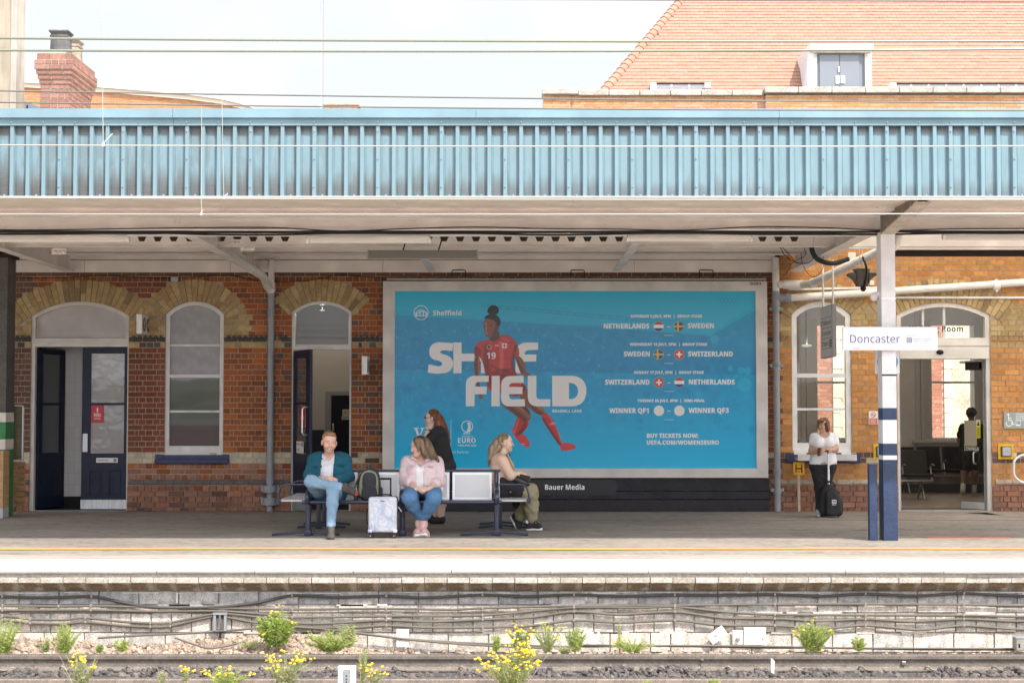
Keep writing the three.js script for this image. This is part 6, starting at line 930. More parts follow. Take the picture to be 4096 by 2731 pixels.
{ // backpack on the seat
const z = 5.33, t = thing('backpack', 'black and olive green backpack sitting on the bench between the two people', 'backpack', [X(1473, z, 1950), 0.463, z]); const u = 1 / (FOC / (CAMZ - z)), q = (x, y) => V((x - 1473) * u, 1.6 - 0.463 - (y - 1658) * u, 0);
const blk = mat(rgb(0.035, 0.035, 0.045), { map: T.grain, scale: 4, rough: 0.8, bump: 14, bs: 0.003 }), grn = mat(rgb(0.23, 0.27, 0.16), { map: T.grain, scale: 4, rough: 0.8, bump: 14, bs: 0.003 });
const sh = (pts) => { const s = new THREE.Shape(); const v = pts.map(([x, y]) => q(x, y)), n = v.length; s.moveTo((v[0].x + v[n - 1].x) / 2, (v[0].y + v[n - 1].y) / 2); for (let i = 0; i < n; i++) { const b = v[(i + 1) % n]; s.quadraticCurveTo(v[i].x, v[i].y, (v[i].x + b.x) / 2, (v[i].y + b.y) / 2); } return s; };
const puff = (pts, d, z0, b) => { const g = new THREE.ExtrudeGeometry(sh(pts), { depth: d, bevelEnabled: true, bevelThickness: b, bevelSize: b, bevelOffset: -b, bevelSegments: 4, curveSegments: 8 }).translate(0, 0, z0); return plain(g); };
part('body', puff([[1424, 1998], [1428, 1930], [1440, 1890], [1460, 1872], [1490, 1872], [1512, 1886], [1520, 1930], [1520, 1998]], 0.12, -0.12, 0.035), blk, t);
part('side_panel', puff([[1432, 1992], [1438, 1925], [1446, 1893], [1468, 1878], [1490, 1880], [1508, 1892], [1517, 1930], [1518, 1992]], 0.05, 0.01, 0.025), grn, t);
part('upper_pocket', puff([[1450, 1960], [1452, 1900], [1464, 1886], [1492, 1887], [1507, 1900], [1506, 1960]], 0.03, 0.06, 0.02), blk, t);
part('front_pocket', puff([[1446, 1996], [1450, 1950], [1462, 1934], [1494, 1934], [1508, 1950], [1512, 1996]], 0.05, 0.06, 0.025), blk, t);
part('grab_loop', tube([q(1466, 1876).setZ(-0.03), q(1470, 1864).setZ(-0.03), q(1482, 1864).setZ(-0.03), q(1486, 1876).setZ(-0.03)], 0.007, 16, 6), blk, t);
part('strap', tube([q(1432, 1915).setZ(-0.06), q(1424, 1935).setZ(-0.02), q(1418, 1962).setZ(0.02), q(1426, 1990).setZ(0.02)], 0.014, 20, 6), blk, t);
part('side_bottle_pocket', plain(new THREE.CapsuleGeometry(0.035, 0.1, 4, 10).translate(q(1520, 1970).x, q(0, 1970).y, 0)), blk, t);
const b = thing('drink_bottle', 'small dark drink bottle with a red label beside the backpack', 'bottle', [X(1424, 5.42, 1970), 0.463, 5.43]); part('bottle_body', plain(new THREE.LatheGeometry([[0, 0], [0.03, 0.002], [0.032, 0.02], [0.032, 0.12], [0.022, 0.16], [0.012, 0.18], [0.012, 0.205], [0, 0.207]].map((p) => new THREE.Vector2(...p)), 16)), mat(rgb(0.02, 0.018, 0.018), { rough: 0.15, clearcoat: 1 }), b); part('label', plain(new THREE.CylinderGeometry(0.0328, 0.0328, 0.05, 16, 1, true).translate(0, 0.09, 0)), mat(rgb(0.42, 0.06, 0.05), { rough: 0.5 }), b);
}
{ // trolley backpack of the standing woman
const z = 1.62, t = thing('trolley_bag', 'black wheeled backpack with white logo standing before the woman in white', 'trolley bag', [X(3329, z, 2000), 0, z]), u = 1 / (FOC / (CAMZ - z)), q = (x, y) => V((3200 + x / 3.409 - 3329) * u, 1.6 - (1640 + y / 3.409 - 1658) * u, 0);
const blk = mat(rgb(0.022, 0.022, 0.025), { map: T.grain, scale: 4, rough: 0.65, bump: 12, bs: 0.005 });
const sh = (pts) => { const s = new THREE.Shape(); const v = pts.map(([x, y]) => q(x, y)), n = v.length; s.moveTo((v[0].x + v[n - 1].x) / 2, (v[0].y + v[n - 1].y) / 2); for (let i = 0; i < n; i++) { const b = v[(i + 1) % n]; s.quadraticCurveTo(v[i].x, v[i].y, (v[i].x + b.x) / 2, (v[i].y + b.y) / 2); } return s; };
const puff = (pts, d, z0, b) => plain(new THREE.ExtrudeGeometry(sh(pts), { depth: d, bevelEnabled: true, bevelThickness: b, bevelSize: b, bevelOffset: -b, bevelSegments: 4, curveSegments: 8 }).translate(0, 0, z0));
part('body', puff([[268, 1440], [280, 1250], [310, 1080], [360, 1015], [460, 1015], [530, 1090], [580, 1250], [592, 1440]], 0.14, -0.16, 0.05), blk, t);
part('side_pocket', puff([[535, 1440], [540, 1240], [585, 1210], [602, 1300], [590, 1430]], 0.08, -0.12, 0.03), blk, t);
part('front_pocket', puff([[345, 1435], [352, 1280], [340, 1110], [400, 1075], [490, 1100], [545, 1270], [560, 1435]], 0.06, 0.02, 0.03), blk, t);
part('zip_panel', puff([[385, 1140], [395, 1105], [480, 1105], [470, 1150]], 0.012, 0.088, 0.004), M.rubber, t);
part('grab_handle', tube([q(340, 1040).setZ(-0.02), q(365, 985).setZ(0), q(415, 970).setZ(0.01), q(460, 990).setZ(0), q(490, 1040).setZ(-0.02)], 0.016, 24, 8), blk, t);
part('pull_handle', [bar(q(408, 1010).setZ(-0.06), q(407, 815).setZ(-0.06), 0.019, 0.019, 10), bar(q(407, 820).setZ(-0.06), q(404, 595).setZ(-0.06), 0.016, 0.016, 10)], M.alu, t);
part('grip', [bar(q(402, 596).setZ(-0.06), q(402, 566).setZ(-0.06), 0.008), plain(new THREE.CapsuleGeometry(0.012, 0.09, 4, 10).rotateZ(Math.PI / 2).translate(q(405, 560).x, q(405, 560).y, -0.06))], M.black, t);
for (const x of [310, 545]) part('wheel', plain(new THREE.CylinderGeometry(0.03, 0.03, 0.025, 16).rotateZ(Math.PI / 2).translate(q(x, 0).x, 0.03, -0.1)), M.rubber, t);
const lg = canvasTex(128, 128, (c) => { c.fillStyle = '#17171a'; c.fillRect(0, 0, 128, 128); c.strokeStyle = '#e9e9ee'; c.lineWidth = 15; c.lineJoin = 'round'; c.beginPath(); c.moveTo(12, 18); c.lineTo(112, 18); c.lineTo(112, 78); c.lineTo(20, 78); c.lineTo(20, 50); c.lineTo(84, 50); c.stroke(); c.fillStyle = '#e9e9ee'; c.font = F.bold(32); c.fillText('Abbott', 14, 122, 104); });
const a = q(412, 1290), b = q(486, 1205); part('logo', flat(a.x, b.x, a.y, b.y, 0.114), mat(0xffffff, { rough: 0.6 }), t).material.map = lg;
}
{
const dk = mat(rgb(0.02, 0.02, 0.022), { rough: 0.6 }), seatM = mat(rgb(0.05, 0.045, 0.043), { rough: 0.6 });
const row = (lab, x0, n, z, ang, mm) => { const t = thing('seat_row', lab, 'seating', [x0, 0, z]); t.rotation.y = ang; const W = 0.53;
part('beam', beam(V(-0.02, 0.36, 0), V(n * W + 0.02, 0.36, 0), 0.06, 0.05, 0.01), M.steel, t);
for (let i = 0; i < n; i++) { part('seat', xform(box(0.02, W - 0.03, 0, 0.05, -0.24, 0.24, 0.02), V(i * W, 0.43, 0), 0, -0.06), mm, t); part('backrest', xform(box(0.02, W - 0.03, 0, 0.5, -0.025, 0.025, 0.02), V(i * W, 0.44, -0.24), 0, -0.2), mm, t); }
for (let i = 0; i <= n; i += 1) part('armrest', [tube([V(i * W, 0.36, -0.02), V(i * W, 0.62, -0.12), V(i * W, 0.66, 0.0), V(i * W, 0.64, 0.16)], 0.014, 20, 8)], M.steel, t);
for (const i of [0.5, n - 0.4]) part('leg', [bar(V(i * W, 0.36, 0), V(i * W, 0.02, 0.26), 0.016), bar(V(i * W, 0.36, 0), V(i * W, 0.02, -0.24), 0.016), bar(V(i * W, 0, 0.26), V(i * W, 0.04, 0.26), 0.022), bar(V(i * W, 0, -0.24), V(i * W, 0.04, -0.24), 0.022)], M.steel, t); };
row('dark row of waiting room seats along the far wall', X(3583, -6.0), 5, -6.2, 0, dk);
row('brown waiting room seats just inside the doorway, seen at the left', X(3728, -3.6) - 1.06, 2, -3.6, 0, seatM);
}
// ================================================================ people: bodies and clothes meshed from smoothly joined limbs
const cap = (a, b, ra, rb = ra) => ({ a, b, ra, rb });
const ell = (c, r, q) => ({ c, r: r.isVector3 ? r : V(...r), q });
function distTo(s, x, y, z) {
if (s.a) { const dx = s.b.x - s.a.x, dy = s.b.y - s.a.y, dz = s.b.z - s.a.z, px = x - s.a.x, py = y - s.a.y, pz = z - s.a.z, L = dx * dx + dy * dy + dz * dz; const t = L ? clamp((px * dx + py * dy + pz * dz) / L) : 0; return Math.hypot(px - t * dx, py - t * dy, pz - t * dz) - (s.ra + (s.rb - s.ra) * t); }
let px = x - s.c.x, py = y - s.c.y, pz = z - s.c.z;
if (s.q) { const v = V(px, py, pz).applyQuaternion(s.qi ?? (s.qi = s.q.clone().invert())); px = v.x; py = v.y; pz = v.z; }
const a = px / s.r.x, b = py / s.r.y, c = pz / s.r.z, k0 = Math.hypot(a, b, c), k1 = Math.hypot(a / s.r.x, b / s.r.y, c / s.r.z); return k1 ? k0 * (k0 - 1) / k1 : -Math.min(s.r.x, s.r.y, s.r.z);
}
function noise3(x, y, z) { return (Math.sin(x * 1.7 + 1.3 * Math.sin(y * 1.1 + z * 0.7)) + Math.sin(y * 2.1 + 1.7 * Math.sin(z * 1.3 + x * 0.5)) + Math.sin(z * 1.9 + 1.5 * Math.sin(x * 0.9 + y * 0.6))) / 3; }
function blob(shapes, cell, k, o = {}) {
const lo = V(1e9, 1e9, 1e9), hi = V(-1e9, -1e9, -1e9), bx = shapes.map((s) => { const b = new THREE.Box3(); if (s.a) { const r = Math.max(s.ra, s.rb); b.expandByPoint(s.a).expandByPoint(s.b).expandByScalar(r); } else { const r = s.q ? Math.max(s.r.x, s.r.y, s.r.z) : 0; s.q ? b.setFromCenterAndSize(s.c, V(2 * r, 2 * r, 2 * r)) : b.setFromCenterAndSize(s.c, s.r.clone().multiplyScalar(2)); } b.expandByScalar(k + 3 * cell + (o.amp ?? 0)); lo.min(b.min); hi.max(b.max); return b; });
const nx = Math.ceil((hi.x - lo.x) / cell) + 1, ny = Math.ceil((hi.y - lo.y) / cell) + 1, nz = Math.ceil((hi.z - lo.z) / cell) + 1, f = new Float32Array(nx * ny * nz).fill(9), sxy = nx * ny;
shapes.forEach((s, n) => {
const b = bx[n], i0 = Math.max(0, Math.floor((b.min.x - lo.x) / cell)), i1 = Math.min(nx - 1, Math.ceil((b.max.x - lo.x) / cell)), j0 = Math.max(0, Math.floor((b.min.y - lo.y) / cell)), j1 = Math.min(ny - 1, Math.ceil((b.max.y - lo.y) / cell)), k0 = Math.max(0, Math.floor((b.min.z - lo.z) / cell)), k1 = Math.min(nz - 1, Math.ceil((b.max.z - lo.z) / cell));
for (let c = k0; c <= k1; c++) for (let j = j0; j <= j1; j++) for (let i = i0; i <= i1; i++) { const d = distTo(s, lo.x + i * cell, lo.y + j * cell, lo.z + c * cell), q = i + j * nx + c * sxy, e = f[q]; if (e > 8) f[q] = d; else { const h = Math.max(k - Math.abs(d - e), 0) / k; f[q] = Math.min(d, e) - h * h * k * 0.25; } }
});
if (o.cut || o.fold) for (let c = 0, q = 0; c < nz; c++) for (let j = 0; j < ny; j++) for (let i = 0; i < nx; i++, q++) if (Math.abs(f[q]) < 0.12) { const x = lo.x + i * cell, y = lo.y + j * cell, z = lo.z + c * cell; if (o.fold) f[q] += o.fold(x, y, z); if (o.cut) f[q] = Math.max(f[q], -o.cut(x, y, z)); }
const id = new Int32Array(nx * ny * nz).fill(-1), pos = [], idx = [];
const E = [[0, 1], [0, 2], [0, 4], [1, 3], [1, 5], [2, 3], [2, 6], [3, 7], [4, 5], [4, 6], [5, 7], [6, 7]], off = [0, 1, nx, nx + 1, sxy, sxy + 1, sxy + nx, sxy + nx + 1];
for (let c = 0; c < nz - 1; c++) for (let j = 0; j < ny - 1; j++) for (let i = 0; i < nx - 1; i++) {
const q = i + j * nx + c * sxy; let m = 0; for (let v = 0; v < 8; v++) if (f[q + off[v]] < 0) m |= 1 << v; if (m === 0 || m === 255) continue;
let x = 0, y = 0, z = 0, n = 0; for (const [a, b] of E) { if (((m >> a) & 1) === ((m >> b) & 1)) continue; const fa = f[q + off[a]], fb = f[q + off[b]], t = fa / (fa - fb); x += lerp(a & 1, b & 1, t); y += lerp((a >> 1) & 1, (b >> 1) & 1, t); z += lerp(a >> 2, b >> 2, t); n++; }
id[q] = pos.length / 3; pos.push(lo.x + (i + x / n) * cell, lo.y + (j + y / n) * cell, lo.z + (c + z / n) * cell);
}
const quad = (a, b, c, d, flip) => { if (a < 0 || b < 0 || c < 0 || d < 0) return; flip ? idx.push(a, c, b, a, d, c) : idx.push(a, b, c, a, c, d); };
for (let c = 1; c < nz - 1; c++) for (let j = 1; j < ny - 1; j++) for (let i = 1; i < nx - 1; i++) {
const q = i + j * nx + c * sxy, s = f[q] < 0;
if (s !== f[q + 1] < 0) quad(id[q - nx - sxy], id[q - sxy], id[q], id[q - nx], !s);
if (s !== f[q + nx] < 0) quad(id[q - 1 - sxy], id[q - 1], id[q], id[q - sxy], !s);
if (s !== f[q + sxy] < 0) quad(id[q - 1 - nx], id[q - nx], id[q], id[q - 1], !s);
}
let g = new THREE.BufferGeometry(); g.setAttribute('position', new THREE.Float32BufferAttribute(pos, 3)); g.setIndex(idx); g.computeVertexNormals();
const n = pos.length / 3, col = new Float32Array(n * 3); for (let i = 0; i < n; i++) { const c = o.paint ? o.paint(V(pos[3 * i], pos[3 * i + 1], pos[3 * i + 2])) : [1, 1, 1]; col.set(c, i * 3); } g.setAttribute('color', new THREE.BufferAttribute(col, 3));
return plain(g);
}
function head(c, s, yaw, pitch, roll, o) {
const Q = new THREE.Quaternion().setFromEuler(new THREE.Euler(pitch, yaw, roll, 'YXZ')), Qi = Q.clone().invert(), P = (x, y, z) => V(x, y, z).multiplyScalar(s).applyQuaternion(Q).add(c), R = (x, y, z) => V(x, y, z).multiplyScalar(s), w = o.wide ?? 1;
const shapes = [ell(P(0, 0.035, -0.012), R(0.074 * w, 0.088, 0.094), Q), ell(P(0, -0.045, 0.026), R(0.058 * w, 0.066, 0.060), Q), ell(P(0, -0.092, 0.056), R(0.026 * w, 0.022, 0.022), Q), cap(P(-0.036, 0.026, 0.066), P(0.036, 0.026, 0.066), 0.013 * s), ell(P(-0.038 * w, -0.028, 0.056), R(0.027, 0.026, 0.026), Q), ell(P(0.038 * w, -0.028, 0.056), R(0.027, 0.026, 0.026), Q)];
const fine = [cap(P(0, 0.012, 0.079), P(0, -0.026, 0.100), 0.007 * s, 0.0115 * s), ell(P(-0.011, -0.028, 0.088), R(0.008, 0.007, 0.009), Q), ell(P(0.011, -0.028, 0.088), R(0.008, 0.007, 0.009), Q), cap(P(-0.016, -0.054, 0.080), P(0.016, -0.054, 0.080), 0.007 * s), cap(P(-0.014, -0.064, 0.079), P(0.014, -0.064, 0.079), 0.0075 * s), ell(P(-0.078 * w, -0.004, -0.004), R(0.010, 0.031, 0.019), Q), ell(P(0.078 * w, -0.004, -0.004), R(0.010, 0.031, 0.019), Q)];
const sk = o.skin, mul = (a, k) => a.map((v) => v * k), mix = (a, b, t) => a.map((v, i) => lerp(v, b[i], t));
const paint = (p) => { const v = p.clone().sub(c).applyQuaternion(Qi).multiplyScalar(1 / s); let q = sk;
q = mix(q, [sk[0] * 1.02, sk[1] * 0.78, sk[2] * 0.72], 0.55 * Math.exp(-(((Math.abs(v.x) - 0.038) / 0.02) ** 2 + ((v.y + 0.03) / 0.02) ** 2)) * (v.z > 0.03 ? 1 : 0));
if (o.beard) q = mix(q, o.beard, (o.bk ?? 0.4) * sstep(-0.030, -0.055, v.y) * sstep(-0.03, 0.02, v.z));
if (v.z > 0.03) { const ex = (Math.abs(v.x) - 0.031) / 0.0135, ey = (v.y - 0.006) / (o.squint ? 0.004 : 0.0068); if (ex * ex + ey * ey < 1) q = o.squint ? mul(sk, 0.35) : Math.abs(v.x - Math.sign(v.x) * 0.031) < 0.006 ? [0.05, 0.04, 0.035] : [0.55, 0.52, 0.5]; else if (Math.abs(v.x) > 0.014 && Math.abs(v.x) < 0.05 && Math.abs(v.y - 0.028 + 0.1 * (Math.abs(v.x) - 0.032) ** 2 * 60) < 0.0055) q = mix(q, o.brow, 0.8);
const my = -0.059 + (o.smile ? 9 * v.x * v.x : 0), mw = o.smile ? 0.03 : 0.022; if (Math.abs(v.x) < mw && v.z > 0.055) { const dy = v.y - my; if (o.teeth && Math.abs(dy) < 0.0026 && Math.abs(v.x) < 0.02) q = [0.66, 0.6, 0.55]; else if (Math.abs(dy) < 0.0018) q = mul(sk, 0.25); else if (Math.abs(dy) < 0.0095) q = mix(q, [0.42, 0.16, 0.14], 0.65); } }
return q; };
return { shapes, fine, paint, P, R, Q, at: c };
}
function hand(w, d, n, t, s = 1, curl = 0.5) {
d = d.clone().normalize(); n = n.clone().addScaledVector(d, -n.dot(d)).normalize(); const u = d.clone().cross(n).normalize(); if (u.dot(t) < 0) u.negate();
const P = (a, b, c) => w.clone().addScaledVector(d, a * s).addScaledVector(u, b * s).addScaledVector(n, c * s), S = [cap(P(0, 0, 0), P(0.03, 0, 0), 0.026 * s, 0.027 * s), cap(P(0.035, 0.02, 0), P(0.08, 0.03, 0), 0.016 * s, 0.0125 * s), cap(P(0.035, -0.02, 0), P(0.075, -0.028, 0), 0.016 * s, 0.012 * s), cap(P(0.04, 0, 0.002), P(0.082, 0, 0.004), 0.016 * s, 0.0135 * s)];
[[0.030, 0.068], [0.010, 0.076], [-0.010, 0.070], [-0.028, 0.056]].forEach(([b, L], i) => { const c1 = curl * 0.7 + i * 0.06, c2 = curl * 1.9 + i * 0.08, a = P(0.08 - i * 0.002, b, 0.003), m = a.clone().addScaledVector(d, Math.cos(c1) * L * 0.5 * s).addScaledVector(n, -Math.sin(c1) * L * 0.5 * s), e = m.clone().addScaledVector(d, Math.cos(c2) * L * 0.5 * s).addScaledVector(n, -Math.sin(c2) * L * 0.5 * s); S.push(cap(a, m, 0.0100 * s, 0.0092 * s), cap(m, e, 0.0092 * s, 0.0078 * s)); });
const a = P(0.022, 0.022, -0.004), m = P(0.052, 0.048, -0.014), e = P(0.082, 0.052, -0.022); S.push(cap(a, m, 0.014 * s, 0.011 * s), cap(m, e, 0.011 * s, 0.009 * s));
return S;
}
const skinM = mat(0xffffff, { vertexColors: true, rough: 0.55 }), clothM = (c, o = {}) => mat(c, { map: T.soft, scale: 2, rough: 0.9, bump: 16, bs: 0.002, ...o }), hairM = mat(0xffffff, { vertexColors: true, rough: 0.5 });
const strand = (a, b, f = 60) => (p) => { const n = 0.5 + 0.5 * noise3(p.x * f, p.y * 6, p.z * f); return a.map((v, i) => lerp(v, b[i], n * n)); };
function person(label, base) { const t = thing('person', label, 'person', [base.x, 0, base.z]); return t; }
const rel = (g, t) => g.translate(-t.position.x, -t.position.y, -t.position.z);
const inflate = (L, d) => L.map((s) => (s.a ? cap(s.a, s.b, s.ra + d, s.rb + d) : ell(s.c, s.r.clone().addScalar(d), s.q)));
function body(t, limbs, H, hands, skin, k = 0.05) {   // one continuous skin: head and hands on finer grids, merged in
const pa = H ? (p) => (p.distanceTo(H.at) < 0.2 ? H.paint(p) : skin) : () => skin;
const L = [blob(limbs, 0.013, k, { paint: () => skin })]; if (H) L.push(blob([...H.shapes], 0.0045, 0.03, { paint: H.paint }), blob(H.fine, 0.0036, 0.012, { paint: H.paint }));
for (const h of hands) L.push(blob(h, 0.0042, 0.011, { paint: () => skin }));
return part('body', rel(join(L), t), skinM, t);
}
const wear = (t, name, L, m, o = {}, cell = 0.0105, k = 0.035, label) => part(name, rel(blob(L, cell, k, o), t), m, t, label);
function shoe(t, an, toe, up, m, soleM, s = 1, label) {
const d = toe.clone().sub(an), u = up.clone().normalize(), f = d.clone().addScaledVector(u, -d.dot(u)).normalize(), r = f.clone().cross(u), q = new THREE.Quaternion().setFromRotationMatrix(new THREE.Matrix4().makeBasis(r, u, f)), c = toe.clone();
const P = (a, b) => c.clone().addScaledVector(f, a * s).addScaledVector(u, b * s);
const o = part('shoe', rel(blob([cap(an, P(-0.15, 0.035), 0.047 * s, 0.041 * s), ell(P(-0.16, 0.025), V(0.037, 0.045, 0.05).multiplyScalar(s), q), ell(P(-0.045, 0.01), V(0.044, 0.035, 0.07).multiplyScalar(s), q), cap(an, P(-0.06, 0.02), 0.034 * s, 0.03 * s), cap(P(-0.17, 0.0), P(-0.03, 0.0), 0.033 * s, 0.038 * s)], 0.008, 0.03, { cut: (x, y, z) => { const v = V(x, y, z).sub(c); return v.dot(u) + 0.022 * s; } }), t), m, t, label);
part('sole', rel(blob([cap(P(-0.165, -0.022), P(-0.13, -0.022), 0.036 * s, 0.034 * s), cap(P(-0.13, -0.022), P(-0.045, -0.022), 0.034 * s, 0.043 * s), cap(P(-0.045, -0.022), P(-0.02, -0.02), 0.043 * s, 0.036 * s)], 0.008, 0.02, { cut: (x, y, z) => { const h = V(x, y, z).sub(c).dot(u); return Math.min(h + 0.043 * s, -0.012 * s - h); } }), t), soleM, o);
return (a, b) => P(a, b);
}
const UP = V(0, 1, 0), sole = mat(rgb(0.75, 0.74, 0.72), { rough: 0.7 }), darkSole = mat(rgb(0.06, 0.05, 0.045), { rough: 0.8 });
const crease = (a, fx, fy) => (x, y, z) => a * (1.1 - 2.6 * Math.abs(noise3(x * fx, y * fy + 0.6 * x * fx, z * fx)) ** 0.7);
const jeansFold = (a) => crease(a * 0.75, 17, 26);
{ // ---- the man with crossed legs
const m = (x, y, z) => at(1120 + x / 3.2675, 1700 + y / 3.2675, z);
const t = person('laughing man in a teal overshirt and jeans sitting on the left of the bench', m(640, 900, 5.4)), skin = [0.62, 0.375, 0.295];
const sL = m(445, 462, 5.19), sR = m(842, 462, 5.19), eL = m(382, 650, 5.24), eR = m(893, 668, 5.28), wL = m(545, 706, 5.60), wR = m(735, 722, 5.62), hL = m(530, 905, 5.28), hR = m(722, 905, 5.28), kL = m(398, 738, 5.82), aL = m(800, 818, 5.80), kR = m(690, 876, 5.84), aR = m(665, 1308, 5.98);
const H = head(m(640, 232, 5.32), 1.2, 0.30, 0.10, -0.08, { skin, wide: 1.02, smile: 1, teeth: 1, squint: 1, brow: [0.30, 0.17, 0.08], beard: [0.32, 0.16, 0.08] });
const torso = [cap(m(520, 480, 5.2), m(545, 880, 5.22), 0.115, 0.125), cap(m(765, 480, 5.2), m(735, 880, 5.22), 0.115, 0.125), ell(m(640, 700, 5.29), [0.16, 0.20, 0.12])], arms = [cap(sL, eL, 0.062, 0.05), cap(eL, wL, 0.048, 0.032), cap(sR, eR, 0.062, 0.05), cap(eR, wR, 0.048, 0.032)], neck = [cap(m(640, 440, 5.2), m(642, 320, 5.26), 0.066, 0.06)];
const legs = [cap(hL, kL, 0.088, 0.070), cap(kL, aL, 0.066, 0.046), cap(hR, kR, 0.088, 0.068), cap(kR, kR.clone().lerp(aR, 0.35), 0.066, 0.062), cap(kR.clone().lerp(aR, 0.35), aR, 0.062, 0.043)], pel = [cap(m(545, 905, 5.22), m(725, 905, 5.22), 0.115)];
const hands = [hand(wL, m(640, 712, 5.66).sub(wL), V(0, 0.5, 0.8), V(0, 1, 0), 1.0, 0.35), hand(wR, m(640, 700, 5.70).sub(wR), V(0, 0.5, 0.8), V(0, 1, 0), 1.0, 0.45)];
body(t, [...torso, ...arms, ...neck, ...pel, ...legs], H, hands, skin);
const side = (y) => { const k = clamp((1.02 - y) / 0.55); return k; };
wear(t, 'shirt', inflate([...torso, cap(sL.clone().lerp(sR, 0.12), sL.clone().lerp(sR, 0.88), 0.06)], 0.012), clothM(rgb(0.66, 0.66, 0.72)), { fold: jeansFold(0.004), cut: (x, y, z) => Math.hypot(x - m(642, 0, 5.3).x, (y - m(0, 318, 5.3).y) * 1.0, z - 5.28) - 0.078 });
const xl = (y) => lerp(m(545, 0, 5.3).x, m(520, 0, 5.3).x, side(y)), xr = (y) => lerp(m(712, 0, 5.3).x, m(690, 0, 5.3).x, side(y)), bot = m(0, 722, 5.3).y;
wear(t, 'jacket', inflate([...torso, ...arms.slice(0, 1), cap(eL, eL.clone().lerp(wL, 0.86), 0.052, 0.044), arms[2], cap(eR, eR.clone().lerp(wR, 0.84), 0.052, 0.044), cap(sL, sR, 0.066)], 0.027), clothM(rgb(0.006, 0.085, 0.135)), { fold: crease(0.006, 12, 17), amp: 0.02, cut: (x, y, z) => Math.max(xl(y) - x, x - xr(y), 5.235 - z) }, 0.0095);
for (const [x, y, w] of [[487, 548, 0.06], [770, 528, 0.075]]) { const p = m(x, y, 5.347).sub(t.position); part('pocket_flap', [box(p.x - w, p.x + w, p.y - 0.012, p.y + 0.022, p.z - 0.008, p.z + 0.008, 0.005), plain(new THREE.SphereGeometry(0.006, 8, 6).translate(p.x, p.y - 0.002, p.z + 0.01))], clothM(rgb(0.004, 0.065, 0.105)), t); }
part('collar', [rel(blob([cap(m(528, 400, 5.24), m(490, 430, 5.31), 0.022, 0.016), cap(m(505, 412, 5.30), m(545, 440, 5.34), 0.016, 0.012)], 0.007, 0.02), t), rel(blob([cap(m(740, 395, 5.24), m(790, 425, 5.31), 0.022, 0.016), cap(m(775, 410, 5.30), m(735, 440, 5.34), 0.016, 0.012)], 0.007, 0.02), t)], clothM(rgb(0.006, 0.085, 0.135)), t);
wear(t, 'trousers', inflate([...pel, ...legs], 0.012), clothM(rgb(0.21, 0.335, 0.47), { map: T.soft, scale: 3 }), { fold: jeansFold(0.0075), amp: 0.02, cut: (x, y, z) => (y > m(0, 800, 5.3).y && z < 5.36 ? -1 : 1) });
part('cuff', [rel(blob([cap(aR.clone().add(V(0, 0.012, 0)), aR.clone().add(V(0, 0.055, 0)), 0.062, 0.058)], 0.009, 0.01, { fold: jeansFold(0.006) }), t), rel(blob([cap(aL.clone().lerp(kL, 0.02), aL.clone().lerp(kL, 0.14), 0.062, 0.058)], 0.009, 0.01, { fold: jeansFold(0.006) }), t)], clothM(rgb(0.25, 0.37, 0.50)), t);
const sg = mat(rgb(0.075, 0.066, 0.058), { map: T.grain, scale: 6, rough: 0.85, bump: 16, bs: 0.003 });
shoe(t, aR.clone().add(V(0, -0.02, 0)), m(665, 1480, 6.17), UP, sg, darkSole, 1.05);
shoe(t, aL.clone(), m(972, 872, 5.88), V(0.35, 0.75, -0.35), sg, darkSole, 1.05);
wear(t, 'hair', [ell(H.P(0, 0.052, -0.024), H.R(0.080, 0.080, 0.090), H.Q), ell(H.P(0, 0.10, 0.03), H.R(0.058, 0.026, 0.045), H.Q), ell(H.P(0, 0.0, -0.055), H.R(0.072, 0.065, 0.05), H.Q)], hairM, { paint: strand([0.22, 0.115, 0.055], [0.36, 0.21, 0.11], 90), fold: (x, y, z) => 0.002 * noise3(x * 120, y * 90, z * 120) }, 0.005, 0.02);
}
